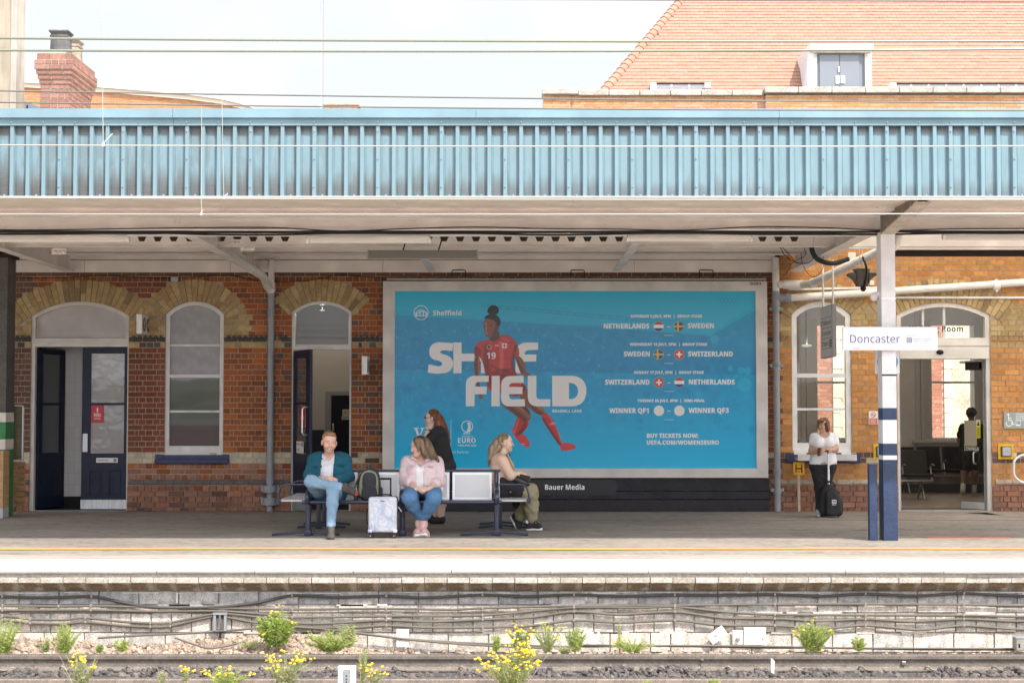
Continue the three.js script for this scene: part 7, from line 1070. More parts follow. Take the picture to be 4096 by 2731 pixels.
{ // ---- the woman in the pink jacket
const m = (x, y, z) => at(1560 + x / 2.903, 1620 + y / 2.903, z);
const t = person('seated woman in a pale pink denim jacket and blue jeans turning to her right', m(365, 1000, 5.4)), skin = [0.63, 0.41, 0.32];
const sL = m(205, 668, 5.18), sR = m(538, 668, 5.18), eL = m(172, 862, 5.26), eR = m(578, 878, 5.26), wL = m(312, 968, 5.66), wR = m(450, 970, 5.66), hL = m(262, 1010, 5.26), hR = m(480, 1010, 5.26), kL = m(226, 1082, 5.84), kR = m(512, 1082, 5.84), aL = m(345, 1318, 5.58), aR = m(382, 1338, 5.64);
const H = head(m(332, 488, 5.34), 1.12, -0.98, 0.12, 0.06, { skin, wide: 1.05, smile: 1, brow: [0.2, 0.12, 0.07] });
const torso = [cap(m(270, 700, 5.18), m(265, 960, 5.22), 0.125, 0.155), cap(m(470, 700, 5.18), m(478, 960, 5.22), 0.125, 0.155), ell(m(300, 790, 5.30), [0.11, 0.11, 0.10]), ell(m(440, 790, 5.30), [0.11, 0.11, 0.10]), ell(m(370, 930, 5.33), [0.19, 0.14, 0.13])], arms = [cap(sL, eL, 0.074, 0.06), cap(eL, wL, 0.056, 0.032), cap(sR, eR, 0.074, 0.06), cap(eR, wR, 0.056, 0.032)];
const legs = [cap(hL, kL, 0.125, 0.086), cap(kL, kL.clone().lerp(aL, 0.35), 0.084, 0.076), cap(kL.clone().lerp(aL, 0.35), aL, 0.076, 0.044), cap(hR, kR, 0.125, 0.086), cap(kR, kR.clone().lerp(aR, 0.35), 0.084, 0.076), cap(kR.clone().lerp(aR, 0.35), aR, 0.076, 0.044)], pel = [cap(m(275, 1005, 5.2), m(465, 1005, 5.2), 0.145)];
const hands = [hand(wL, m(400, 992, 5.72).sub(wL), V(0, 0.6, 0.8), V(0, 1, 0), 0.95, 0.4), hand(wR, m(350, 992, 5.75).sub(wR), V(0, 0.6, 0.8), V(0, 1, 0), 0.95, 0.5)];
body(t, [...torso, ...arms, cap(m(372, 660, 5.2), m(345, 590, 5.26), 0.066, 0.058), ...pel, ...legs, cap(aL, m(330, 1380, 5.6), 0.042), cap(aR, m(395, 1380, 5.66), 0.042)], H, hands, skin);
const top = m(0, 660, 5.3).y;
wear(t, 'shirt', inflate(torso, 0.012), clothM(rgb(0.74, 0.74, 0.77)), { fold: jeansFold(0.004), cut: (x, y, z) => Math.abs(x - m(352, 0, 5.35).x) * 1.15 + (top - 0.065 - y) * 0.9 - 0.002 > 0 ? 1 : y > top - 0.075 ? -1 : 1 });
const pk = clothM(rgb(0.66, 0.525, 0.555));
const xl = (y) => lerp(m(300, 0, 5.4).x, m(318, 0, 5.4).x, clamp((top - y) / 0.3)), xr = (y) => lerp(m(392, 0, 5.4).x, m(386, 0, 5.4).x, clamp((top - y) / 0.3));
wear(t, 'jacket', inflate([...torso, arms[0], cap(eL, eL.clone().lerp(wL, 0.38), 0.062, 0.058), arms[2], cap(eR, eR.clone().lerp(wR, 0.38), 0.062, 0.058), cap(sL, sR, 0.066)], 0.019), pk, { fold: crease(0.0055, 13, 17), amp: 0.02, cut: (x, y, z) => Math.min(Math.max(xl(y) - x, x - xr(y), 5.24 - z), Math.max(y - (m(0, 955, 5.35).y - 1e-3) > 0 ? 1 : -1, -1)) }, 0.0095);
part('collar', [rel(blob([cap(m(290, 625, 5.24), m(262, 612, 5.33), 0.020, 0.015), cap(m(262, 612, 5.33), m(306, 638, 5.38), 0.018, 0.010)], 0.007, 0.02), t), rel(blob([cap(m(430, 618, 5.24), m(470, 622, 5.33), 0.020, 0.015), cap(m(470, 622, 5.33), m(412, 645, 5.38), 0.018, 0.010)], 0.007, 0.02), t)], pk, t);
for (const [x, y] of [[228, 688], [475, 700]]) { const p = m(x, y, 5.42); part('pocket_flap', [xform(box(-0.045, 0.045, -0.012, 0.016, 0, 0.01, 0.004), p.clone().sub(t.position)), plain(new THREE.SphereGeometry(0.008, 8, 6).translate(p.x - t.position.x, p.y - 0.004, p.z - t.position.z + 0.012))], pk, t); }
for (const y of [700, 762, 832, 905]) { const p = m(404, y, 5.455); part('button', plain(new THREE.CylinderGeometry(0.009, 0.009, 0.006, 10).rotateX(Math.PI / 2).translate(p.x - t.position.x, p.y, p.z - t.position.z)), M.frame, t); }
for (const [e, w] of [[eL, wL], [eR, wR]]) wear(t, 'sleeve_cuff', [cap(e.clone().lerp(w, 0.33), e.clone().lerp(w, 0.44), 0.072, 0.069)], pk, { fold: jeansFold(0.004) });
wear(t, 'trousers', inflate([...pel, ...legs], 0.010), clothM(rgb(0.085, 0.20, 0.375), { map: T.soft, scale: 3 }), { fold: jeansFold(0.006), amp: 0.02, cut: (x, y, z) => (y > m(0, 960, 5.3).y && z < 5.4 ? -1 : 1) });
const pinkShoe = mat(rgb(0.58, 0.36, 0.345), { map: T.grain, scale: 6, rough: 0.9 });
const P1 = shoe(t, aL.clone().add(V(-0.012, -0.055, 0.03)), m(292, 1492, 5.75), V(-0.15, 0.85, -0.5), pinkShoe, sole, 1.14), P2 = shoe(t, aR.clone().add(V(0.012, -0.055, 0.03)), m(420, 1480, 5.78), V(0.1, 0.85, -0.5), pinkShoe, sole, 1.14);
for (const P of [P1, P2]) { const c = []; for (let i = 0; i < 4; i++) { const p = P(-0.075 - i * 0.016, 0.052 + i * 0.01).sub(t.position); c.push(bar(V(p.x - 0.02, p.y, p.z), V(p.x + 0.02, p.y + 0.006, p.z), 0.004)); } part('laces', c, M.white, t); }
const hp = strand([0.085, 0.055, 0.033], [0.27, 0.18, 0.11], 55);
wear(t, 'hair', [ell(H.P(0, 0.045, -0.028), H.R(0.088, 0.092, 0.098), H.Q), cap(m(300, 410, 5.44), m(330, 530, 5.46), 0.028, 0.014), cap(m(350, 410, 5.42), m(405, 575, 5.43), 0.05, 0.03), cap(m(410, 440, 5.34), m(480, 590, 5.34), 0.07, 0.055), cap(m(430, 460, 5.26), m(560, 650, 5.28), 0.065, 0.02), cap(m(400, 430, 5.3), m(420, 600, 5.36), 0.06, 0.03), cap(m(290, 420, 5.40), m(296, 450, 5.44), 0.02, 0.015)], hairM, { paint: hp, fold: (x, y, z) => 0.0035 * noise3(x * 70, y * 9, z * 70) }, 0.006, 0.03);
part('sunglasses', [tube([m(318, 378, 5.44), m(345, 358, 5.46), m(372, 366, 5.45), m(385, 378, 5.44)].map((p) => p.sub(t.position)), 0.012, 20, 6), tube([m(385, 378, 5.44), m(402, 420, 5.43), m(406, 470, 5.42)].map((p) => p.sub(t.position)), 0.006, 16, 6)], mat(rgb(0.03, 0.02, 0.015), { rough: 0.2 }), t);
{ const a = wR.clone().lerp(eR, 0.03), d = eR.clone().sub(wR).normalize(), g = new THREE.TorusGeometry(0.037, 0.006, 6, 18); g.applyQuaternion(new THREE.Quaternion().setFromUnitVectors(V(0, 0, 1), d)); g.translate(a.x - t.position.x, a.y, a.z - t.position.z); part('watch', [plain(g), plain(new THREE.SphereGeometry(0.015, 10, 8).translate(a.x - t.position.x + 0.01, a.y - 0.006, a.z - t.position.z + 0.034))], mat(rgb(0.55, 0.45, 0.28), { rough: 0.3, metal: 0.8 }), t); }
}
{ // ---- the woman in black standing behind the bench
const m = (x, y, z) => at(1560 + x / 2.903, 1620 + y / 2.903, z), Z = 3.1;
const t = person('standing woman in black with long auburn hair and glasses behind the bench', m(580, 1360, Z)), skin = [0.62, 0.44, 0.36];
const H = head(m(480, 152, Z), 1.0, -1.45, 0.02, 0, { skin, brow: [0.15, 0.07, 0.03], wide: 1.0 });
const sN = m(560, 318, Z + 0.17), sF = m(560, 318, Z - 0.17), eN = m(405, 455, Z + 0.20), wN = m(436, 285, Z + 0.12), hN = m(640, 735, Z + 0.09), hF = m(640, 735, Z - 0.09), kN = m(606, 1020, Z + 0.09), aN = m(588, 1300, Z + 0.08), kF = m(585, 1010, Z - 0.09), aF = m(530, 1290, Z - 0.12);
const torso = [cap(m(565, 345, Z + 0.09), m(610, 600, Z + 0.09), 0.115, 0.13), cap(m(565, 345, Z - 0.09), m(610, 600, Z - 0.09), 0.115, 0.13), ell(m(520, 420, Z), [0.12, 0.14, 0.16]), ell(m(560, 590, Z), [0.15, 0.15, 0.17])], legs = [cap(hN, kN, 0.115, 0.08), cap(kN, kN.clone().lerp(aN, 0.35), 0.074, 0.074), cap(kN.clone().lerp(aN, 0.35), aN, 0.074, 0.047), cap(hF, kF, 0.115, 0.08), cap(kF, kF.clone().lerp(aF, 0.35), 0.074, 0.072), cap(kF.clone().lerp(aF, 0.35), aF, 0.072, 0.047)], pel = [cap(m(640, 700, Z + 0.08), m(640, 700, Z - 0.08), 0.13), ell(m(665, 720, Z), [0.115, 0.13, 0.17])];
const eF = m(470, 520, Z - 0.22), wF = m(420, 420, Z - 0.05);
const arms = [cap(sN, eN, 0.068, 0.052), cap(eN, wN, 0.050, 0.031), cap(sF, eF, 0.068, 0.052), cap(eF, wF, 0.05, 0.031)];
body(t, [...torso, ...arms, cap(m(560, 320, Z), m(510, 215, Z), 0.062, 0.055), ...pel, ...legs], H, [hand(wN, m(488, 205, Z + 0.10).sub(wN), V(-0.6, -0.2, 0.8), V(1, 0.4, 0), 0.95, 0.25), hand(wF, m(400, 380, Z).sub(wF), V(0, 0, -1), V(0, 1, 0), 0.95, 0.6)], skin);
const bk = clothM(rgb(0.022, 0.022, 0.026));
wear(t, 'shirt', inflate([...torso, cap(sN, sN.clone().lerp(eN, 0.72), 0.072, 0.062), cap(sF, sF.clone().lerp(eF, 0.72), 0.072, 0.062), cap(sN, sF, 0.065), cap(m(612, 600, Z), m(630, 670, Z), 0.13)], 0.02), bk, { fold: (x, y, z) => 0.005 * noise3(x * 24, y * 22, z * 24), amp: 0.02 });
wear(t, 'shorts', inflate([...pel, cap(hN, hN.clone().lerp(kN, 0.8), 0.12, 0.10), cap(hF, hF.clone().lerp(kF, 0.8), 0.12, 0.10)], 0.014), clothM(rgb(0.026, 0.026, 0.032)), { fold: jeansFold(0.005), amp: 0.02 });
const bs = mat(rgb(0.02, 0.02, 0.022), { rough: 0.8 }); const P = shoe(t, aN.clone().add(V(0.02, -0.03, 0)), m(470, 1345, Z + 0.1), UP, bs, M.black, 1.02); shoe(t, aF.clone().add(V(0.02, -0.03, 0)), m(450, 1325, Z - 0.12), UP, bs, M.black, 1.02);
part('shoe_stripe', tube([P(-0.12, 0.0), P(-0.15, 0.03), P(-0.19, 0.02)].map((p) => p.add(V(0, 0, 0.042)).sub(t.position)), 0.004, 12, 5), M.pipeGrey, t);
wear(t, 'hair', [ell(H.P(0, 0.045, -0.03), H.R(0.086, 0.09, 0.096), H.Q), cap(m(545, 130, Z + 0.06), m(600, 290, Z + 0.09), 0.06, 0.06), cap(m(575, 180, Z), m(640, 330, Z + 0.05), 0.075, 0.065), cap(m(560, 200, Z + 0.1), m(545, 300, Z + 0.15), 0.045, 0.03), cap(m(630, 300, Z + 0.06), m(690, 420, Z + 0.06), 0.055, 0.018), cap(m(560, 150, Z - 0.06), m(620, 330, Z - 0.09), 0.07, 0.05)], hairM, { paint: strand([0.10, 0.028, 0.010], [0.28, 0.085, 0.028], 55), fold: (x, y, z) => 0.0035 * noise3(x * 70, y * 9, z * 70) }, 0.006, 0.03);
const gl = (z) => tube([...Array(12)].map((_, i) => { const a = i / 12 * 2 * Math.PI, p = H.P(z + 0.024 * Math.cos(a), 0.004 + 0.02 * Math.sin(a), 0.096); return p.sub(t.position); }), 0.0032, 24, 5, true);
part('glasses', [gl(-0.031), gl(0.031), tube([H.P(-0.056, 0.008, 0.094), H.P(-0.08, 0.01, 0.04), H.P(-0.084, 0.01, -0.02)].map((p) => p.sub(t.position)), 0.003, 10, 5), tube([H.P(0.056, 0.008, 0.094), H.P(0.08, 0.01, 0.04), H.P(0.084, 0.01, -0.02)].map((p) => p.sub(t.position)), 0.003, 10, 5)], M.black, t);
part('wristband', plain(new THREE.TorusGeometry(0.036, 0.006, 6, 16).rotateX(1.3).translate(wN.x - t.position.x, wN.y - 0.01, wN.z - t.position.z)), M.dark, t);
}
{ // ---- the woman on the side bench with her phone
const m = (x, y, z) => at(1900 + x / 3.409, 1700 + y / 3.409, z), Z = 4.5;
const t = person('woman with a blonde ponytail and khaki trousers looking right from the side bench', m(400, 1000, Z)), skin = [0.64, 0.45, 0.35];
const H = head(m(420, 245, Z), 1.04, 1.5, 0.0, 0, { skin, brow: [0.2, 0.12, 0.07], wide: 1.05 });
const sN = m(370, 478, Z + 0.18), sF = m(380, 478, Z - 0.18), eN = m(485, 690, Z + 0.22), wN = m(618, 662, Z + 0.14), eF = m(500, 690, Z - 0.2), wF = m(600, 700, Z + 0.0);
const torso = [cap(m(335, 500, Z + 0.08), m(325, 800, Z + 0.09), 0.12, 0.14), cap(m(335, 500, Z - 0.08), m(325, 800, Z - 0.09), 0.12, 0.14), ell(m(420, 560, Z), [0.105, 0.12, 0.14]), ell(m(400, 720, Z), [0.155, 0.13, 0.17])], arms = [cap(sN, eN, 0.078, 0.062), cap(eN, wN, 0.056, 0.034), cap(sF, eF, 0.078, 0.062), cap(eF, wF, 0.056, 0.034)];
const hN = m(360, 890, Z + 0.1), hF = m(360, 890, Z - 0.1), kN = m(755, 905, Z + 0.11), aN = m(775, 1268, Z + 0.1), kF = m(700, 915, Z - 0.06), aF = m(612, 1245, Z - 0.02);
const legs = [cap(hN, kN, 0.115, 0.085), cap(kN, aN, 0.08, 0.05), cap(hF, kF, 0.115, 0.085), cap(kF, aF, 0.08, 0.05)], pel = [cap(m(350, 880, Z + 0.09), m(350, 880, Z - 0.09), 0.13)];
const hands = [hand(wN, m(720, 705, Z + 0.14).sub(wN), V(0.1, 0.7, 0.7), V(0, 1, 0), 0.95, 0.5), hand(wF, m(700, 745, Z + 0.12).sub(wF), V(0, -0.5, 0.8), V(0, 1, 0), 0.95, 0.5)];
body(t, [...torso, ...arms, cap(m(375, 455, Z), m(398, 340, Z), 0.064, 0.055), ...pel, ...legs], H, hands, skin);
const bk = clothM(rgb(0.022, 0.022, 0.026));
wear(t, 'waist_jacket', inflate([cap(m(345, 800, Z + 0.1), m(360, 910, Z + 0.1), 0.125, 0.12), cap(m(345, 800, Z - 0.1), m(360, 910, Z - 0.1), 0.125, 0.12), cap(m(380, 800, Z + 0.13), m(600, 880, Z + 0.14), 0.09, 0.085), cap(m(400, 900, Z + 0.12), m(660, 930, Z + 0.12), 0.07, 0.04), cap(m(560, 960, Z + 0.02), m(560, 1100, Z + 0.03), 0.055, 0.03)], 0.02), bk, { fold: jeansFold(0.007), amp: 0.02, cut: (x, y, z) => m(0, 672, Z).y - y });
wear(t, 'halter_top', inflate([ell(m(425, 575, Z), [0.10, 0.11, 0.12]), ell(m(410, 660, Z), [0.12, 0.10, 0.14])], 0.012), clothM(rgb(0.50, 0.36, 0.26)), { cut: (x, y, z) => (x < m(455, 0, Z).x ? -1 : 1) });
part('scarf', [tube([m(445, 395, Z + 0.1), m(475, 470, Z + 0.13), m(500, 540, Z + 0.13), m(528, 625, Z + 0.12)].map((p) => p.sub(t.position)), 0.013, 24, 6)], mat(rgb(0.42, 0.27, 0.12), { map: T.rough, scale: 9, rough: 0.8 }), t); part('bow', rel(blob([ell(m(448, 402, Z + 0.08), [0.022, 0.02, 0.03]), ell(m(466, 415, Z + 0.08), [0.02, 0.016, 0.03])], 0.006, 0.01), t), bk, t);
const kh = clothM(rgb(0.275, 0.245, 0.155), { map: T.soft, scale: 2.5 });
wear(t, 'trousers', [...inflate([cap(m(520, 860, Z + 0.11), kN, 0.105, 0.098), cap(m(480, 880, Z - 0.06), kF, 0.105, 0.098)], 0.012), cap(kN, kN.clone().lerp(aN, 0.55), 0.108, 0.10), cap(kN.clone().lerp(aN, 0.55), aN.clone().lerp(kN, 0.06), 0.10, 0.082), cap(aN.clone().lerp(kN, 0.03), aN, 0.07), cap(kF, kF.clone().lerp(aF, 0.55), 0.108, 0.098), cap(kF.clone().lerp(aF, 0.55), aF.clone().lerp(kF, 0.06), 0.098, 0.08), cap(aF.clone().lerp(kF, 0.03), aF, 0.068)], kh, { fold: crease(0.009, 12, 17), amp: 0.03 });
const hi = mat(rgb(0.025, 0.024, 0.026), { map: T.grain, scale: 6, rough: 0.85 });
const Pn = shoe(t, aN.clone().add(V(0.0, -0.02, 0)), m(905, 1388, Z + 0.13), V(-0.05, 1, 0), hi, sole, 1.08), Pf = shoe(t, aF.clone().add(V(-0.01, -0.01, 0)), m(608, 1400, Z + 0.02), V(0.75, 0.55, 0.25), hi, sole, 1.08);
for (const [P, v] of [[Pn, V(0, 0, 0.045)], [Pf, V(0.0, 0, 0.045)]]) { const c = []; for (let i = 0; i < 5; i++) { const a = P(-0.075 - i * 0.018, 0.05 + i * 0.016).sub(t.position); c.push(beam(V(a.x, a.y, a.z - 0.028), V(a.x + 0.006, a.y + 0.006, a.z + 0.034), 0.008, 0.008)); } part('laces', c, M.white, t); }
const ht = P2z(Pf(-0.10, 0.06), t, [[-0.012, -0.002], [0, 0.012], [0.012, -0.002], [0, -0.018]]); part('heart_badge', ht, mat(rgb(0.45, 0.02, 0.03), { rough: 0.6 }), t);
{ const p = Pn(-0.175, 0.075).sub(t.position); part('round_patch', plain(new THREE.CylinderGeometry(0.026, 0.026, 0.006, 18).rotateX(Math.PI / 2).translate(p.x, p.y, p.z + 0.046)), M.white, t); }
const hp = strand([0.16, 0.105, 0.06], [0.40, 0.30, 0.20], 60);
wear(t, 'hair', [ell(H.P(0, 0.048, -0.028), H.R(0.083, 0.086, 0.094), H.Q), ell(m(300, 245, Z), [0.035, 0.05, 0.045]), cap(m(275, 230, Z + 0.01), m(238, 330, Z + 0.02), 0.042, 0.06), cap(m(238, 330, Z + 0.02), m(205, 470, Z + 0.05), 0.06, 0.035), cap(m(205, 470, Z + 0.05), m(185, 560, Z + 0.05), 0.03, 0.01), cap(m(330, 290, Z + 0.03), m(260, 400, Z + 0.06), 0.045, 0.03)], hairM, { paint: hp, fold: (x, y, z) => 0.003 * noise3(x * 70, y * 14, z * 70), cut: (x, y, z) => Math.max(0.028 - Math.hypot(x - m(372, 0, Z).x, y - m(0, 265, Z).y), m(392, 0, Z).x - x > 0 || y > m(0, 205, Z).y ? -1 : 1) * -1 }, 0.0055, 0.025);
part('hair_band', plain(new THREE.TorusGeometry(0.026, 0.009, 6, 14).rotateY(1.2).translate(m(284, 225, Z).x - t.position.x, m(284, 225, Z).y, 0.01)), M.black, t);
{ const b = thing('handbag', 'small black shoulder bag on the lap of the woman with the ponytail', 'bag', [m(640, 790, Z + 0.2).x, 0, Z + 0.2]); part('bag_body', rel(blob([cap(m(560, 740, Z + 0.2), m(700, 800, Z + 0.2), 0.05, 0.045), cap(m(580, 760, Z + 0.18), m(690, 825, Z + 0.2), 0.03, 0.02)], 0.008, 0.03, { fold: jeansFold(0.004) }), b), mat(rgb(0.02, 0.02, 0.022), { rough: 0.4 }), b); part('strap', tube([m(560, 745, Z + 0.22), m(540, 700, Z + 0.2), m(600, 690, Z + 0.24)].map((p) => p.sub(b.position)), 0.006, 16, 6), M.black, b); }
{ const c = m(680, 712, Z + 0.19), b = thing('phone', 'dark phone held in both hands by the woman with the ponytail', 'phone', [c.x, c.y, c.z]); b.rotation.z = -0.24; part('case', box(-0.074, 0.074, -0.034, 0.034, -0.005, 0.003, 0.004), mat(rgb(0.45, 0.28, 0.2), { rough: 0.4 }), b); part('screen', box(-0.071, 0.071, -0.031, 0.031, 0.003, 0.005), mat(rgb(0.012, 0.012, 0.013), { rough: 0.1 }), b); }
}
function P2z(p, t, pts) { const c = p.clone().sub(t.position); return join([plain(new THREE.SphereGeometry(0.016, 8, 6).scale(1, 1, 0.3).translate(c.x - 0.010, c.y + 0.004, c.z + 0.05)), plain(new THREE.SphereGeometry(0.016, 8, 6).scale(1, 1, 0.3).translate(c.x + 0.010, c.y - 0.004, c.z + 0.05))]); }
{ // ---- the woman in the white T-shirt
const m = (x, y, z) => at(3200 + x / 3.409, 1640 + y / 3.409, z), Z = 1.35;
const t = person('woman in a white T-shirt and black trousers leaning on her trolley handle', m(300, 1430, Z)), skin = [0.54, 0.33, 0.23];
const H = head(m(312, 212, Z), 0.95, -0.72, 0.03, 0, { skin, smile: 1, brow: [0.15, 0.08, 0.04] });
const sL = m(198, 372, Z), sR = m(472, 366, Z), eL = m(166, 560, Z + 0.05), wL = m(330, 530, Z + 0.27), eR = m(488, 530, Z + 0.06), wR = m(445, 545, Z + 0.25);
const torso = [cap(m(262, 400, Z), m(258, 690, Z), 0.095, 0.112), cap(m(395, 400, Z), m(385, 690, Z), 0.095, 0.112), ell(m(262, 455, Z + 0.075), [0.085, 0.085, 0.07]), ell(m(390, 455, Z + 0.075), [0.085, 0.085, 0.07]), ell(m(320, 630, Z + 0.05), [0.13, 0.12, 0.10])], arms = [cap(sL, eL, 0.055, 0.048), cap(eL, wL, 0.045, 0.028), cap(sR, eR, 0.055, 0.048), cap(eR, wR, 0.045, 0.028)];
const hL = m(238, 780, Z), hR = m(400, 780, Z), kL = m(270, 1060, Z + 0.03), aL = m(262, 1360, Z + 0.0), kR = m(350, 1060, Z + 0.03), aR = m(345, 1370, Z - 0.05);
const legs = [cap(hL, kL, 0.10, 0.068), cap(kL, aL, 0.064, 0.042), cap(hR, kR, 0.10, 0.068), cap(kR, aR, 0.064, 0.042)], pel = [cap(m(245, 740, Z), m(395, 740, Z), 0.125)];
const hands = [hand(wL, m(268, 590, Z + 0.34).sub(wL), V(-0.5, 0.2, 0.8), V(-1, 0, 0.4), 0.95, 0.3), hand(wR, m(370, 520, Z + 0.29).sub(wR), V(0.1, 0.8, 0.6), V(0, 0.3, 1), 0.95, 0.6)];
body(t, [...torso, ...arms, cap(m(335, 385, Z), m(325, 280, Z + 0.01), 0.058, 0.05), ...pel, ...legs], H, hands, skin);
const neck = m(335, 318, Z + 0.06);
wear(t, 'shirt', inflate([...torso, cap(sL, sL.clone().lerp(eL, 0.45), 0.052, 0.056), cap(sR, sR.clone().lerp(eR, 0.45), 0.052, 0.056), cap(sL, sR, 0.045), cap(m(252, 690, Z), m(250, 735, Z), 0.118), cap(m(388, 690, Z), m(388, 735, Z), 0.118)], 0.014), clothM(rgb(0.82, 0.83, 0.86)), { fold: (x, y, z) => 0.005 * noise3(x * 14, y * 16, z * 14), amp: 0.02, cut: (x, y, z) => Math.min(Math.hypot(x - neck.x, (y - neck.y) * 1.1, z - neck.z) - 0.085, y - m(0, 765, Z).y) });
wear(t, 'trousers', inflate([...pel, ...legs], 0.010), clothM(rgb(0.022, 0.021, 0.024)), { fold: jeansFold(0.005), amp: 0.02, cut: (x, y, z) => m(0, 735, Z).y - y });
const ws = mat(rgb(0.5, 0.49, 0.48), { map: T.rough, scale: 8, rough: 0.8 }); shoe(t, aL.clone().add(V(-0.005, -0.02, 0.02)), m(258, 1415, Z + 0.16), UP, ws, sole, 0.95); shoe(t, aR.clone(), m(345, 1410, Z + 0.11), UP, ws, sole, 0.95);
wear(t, 'hair', [ell(H.P(0, 0.045, -0.03), H.R(0.087, 0.09, 0.094), H.Q), cap(m(365, 170, Z + 0.04), m(382, 272, Z + 0.045), 0.05, 0.035), cap(m(340, 150, Z - 0.06), m(345, 265, Z - 0.06), 0.06, 0.045), cap(m(262, 155, Z + 0.07), m(245, 235, Z + 0.05), 0.022, 0.016), cap(m(275, 150, Z + 0.06), m(330, 150, Z + 0.10), 0.028, 0.02)], hairM, { paint: strand([0.11, 0.042, 0.017], [0.28, 0.13, 0.055], 55), fold: (x, y, z) => 0.0035 * noise3(x * 70, y * 9, z * 70) }, 0.0055, 0.025);
part('hair_clip', xform(plain(new THREE.CapsuleGeometry(0.010, 0.028, 4, 8)), m(338, 168, Z + 0.125).sub(t.position), 0, 0, -0.6), M.white, t);
{ const c = m(268, 570, Z + 0.36), b = thing('phone', 'phone in a brown case in the hand of the woman in white', 'phone', [c.x, c.y, c.z]); part('case', xform(box(-0.012, 0.012, -0.065, 0.065, -0.034, 0.034, 0.006), V(0, 0, 0), 0.5, 0, -0.2), mat(rgb(0.16, 0.07, 0.035), { rough: 0.5 }), b); }
}
{ // ---- the person in the waiting room, from behind
const m = (x, y, z) => at(3560 + x / 3.015, 1560 + y / 3.015, z), Z = -4.8;
const t = person('person in black with a lime bag seen from behind in the waiting room', m(960, 1270, Z)), skin = [0.20, 0.11, 0.065];
const H = head(m(985, 300, Z), 1.0, Math.PI - 0.2, 0.05, 0, { skin, brow: [0.02, 0.02, 0.02] });
const sL = m(890, 452, Z), sR = m(1092, 452, Z), eL = m(846, 600, Z - 0.08), wL = m(880, 560, Z - 0.3), eR = m(1125, 600, Z - 0.08), wR = m(1090, 570, Z - 0.3);
const torso = [cap(m(930, 480, Z), m(925, 720, Z), 0.10, 0.11), cap(m(1050, 480, Z), m(1035, 720, Z), 0.10, 0.11)], arms = [cap(sL, eL, 0.06, 0.05), cap(eL, wL, 0.045, 0.03), cap(sR, eR, 0.06, 0.05), cap(eR, wR, 0.045, 0.03)];
const hL = m(920, 780, Z), hR = m(1040, 780, Z), kL = m(898, 1010, Z + 0.0), aL = m(884, 1215, Z + 0.12), kR = m(1030, 1010, Z), aR = m(1020, 1225, Z - 0.1), pel = [cap(m(930, 770, Z), m(1030, 770, Z), 0.115)], legs = [cap(hL, kL, 0.09, 0.062), cap(kL, aL, 0.06, 0.038), cap(hR, kR, 0.09, 0.062), cap(kR, aR, 0.06, 0.038)];
body(t, [...torso, ...arms, cap(m(985, 430, Z), m(985, 350, Z), 0.06, 0.055), ...pel, ...legs], H, [hand(wL, V(0.1, 0.3, -1), V(0, 1, 0), V(1, 0, 0)), hand(wR, V(-0.1, 0.3, -1), V(0, 1, 0), V(-1, 0, 0))], skin);
const bk = clothM(rgb(0.018, 0.017, 0.018));
wear(t, 'shirt', inflate([...torso, cap(sL, sL.clone().lerp(eL, 0.6), 0.065, 0.07), cap(sR, sR.clone().lerp(eR, 0.6), 0.065, 0.07), cap(sL, sR, 0.055)], 0.016), bk, { fold: jeansFold(0.005), amp: 0.02 });
wear(t, 'shorts', inflate([...pel, cap(hL, hL.clone().lerp(kL, 0.55), 0.10, 0.10), cap(hR, hR.clone().lerp(kR, 0.55), 0.10, 0.10)], 0.02), bk, { fold: jeansFold(0.005), amp: 0.02 });
const so = clothM(rgb(0.62, 0.6, 0.58)); wear(t, 'sock', [cap(aL.clone().lerp(kL, 0.36), aL, 0.05, 0.044)], so); wear(t, 'sock', [cap(aR.clone().lerp(kR, 0.36), aR, 0.05, 0.044)], so);
const sh = mat(rgb(0.5, 0.46, 0.41), { rough: 0.8 }); shoe(t, aL.clone(), m(875, 1262, Z - 0.1), UP, sh, sole, 1.0); shoe(t, aR.clone(), m(1020, 1245, Z - 0.3), UP, sh, sole, 1.0);
const cu = []; for (let i = 0; i < 70; i++) { const u = Math.acos(rr(-0.25, 1)), v = rr(0, 6.28); cu.push(ell(H.P(0.084 * Math.sin(u) * Math.cos(v), 0.04 + 0.09 * Math.cos(u), -0.018 + 0.094 * Math.sin(u) * Math.sin(v)), [0.024, 0.022, 0.024])); }
wear(t, 'hair', [ell(H.P(0, 0.04, -0.03), H.R(0.085, 0.09, 0.09), H.Q), ...cu.filter((c) => c.c.clone().sub(H.P(0, 0, 0.1)).length() > 0.09)], mat(rgb(0.018, 0.012, 0.010), { rough: 0.8 }), {}, 0.008, 0.012);
{ const b = thing('drawstring_bag', 'lime green bag on the back of the person in the waiting room', 'bag', [m(975, 600, Z).x, 0, Z + 0.2]); part('bag_body', rel(blob([ell(m(968, 610, Z + 0.17), [0.115, 0.15, 0.055]), cap(m(930, 670, Z + 0.17), m(1010, 670, Z + 0.17), 0.05)], 0.01, 0.04, { fold: jeansFold(0.004) }), b), mat(rgb(0.20, 0.42, 0.03), { rough: 0.6 }), b); part('strap', tube([m(900, 650, Z + 0.2), m(912, 570, Z + 0.22), m(945, 510, Z + 0.18), m(960, 440, Z + 0.12)].map((p) => p.sub(b.position)), 0.016, 20, 6), M.black, b); }
}
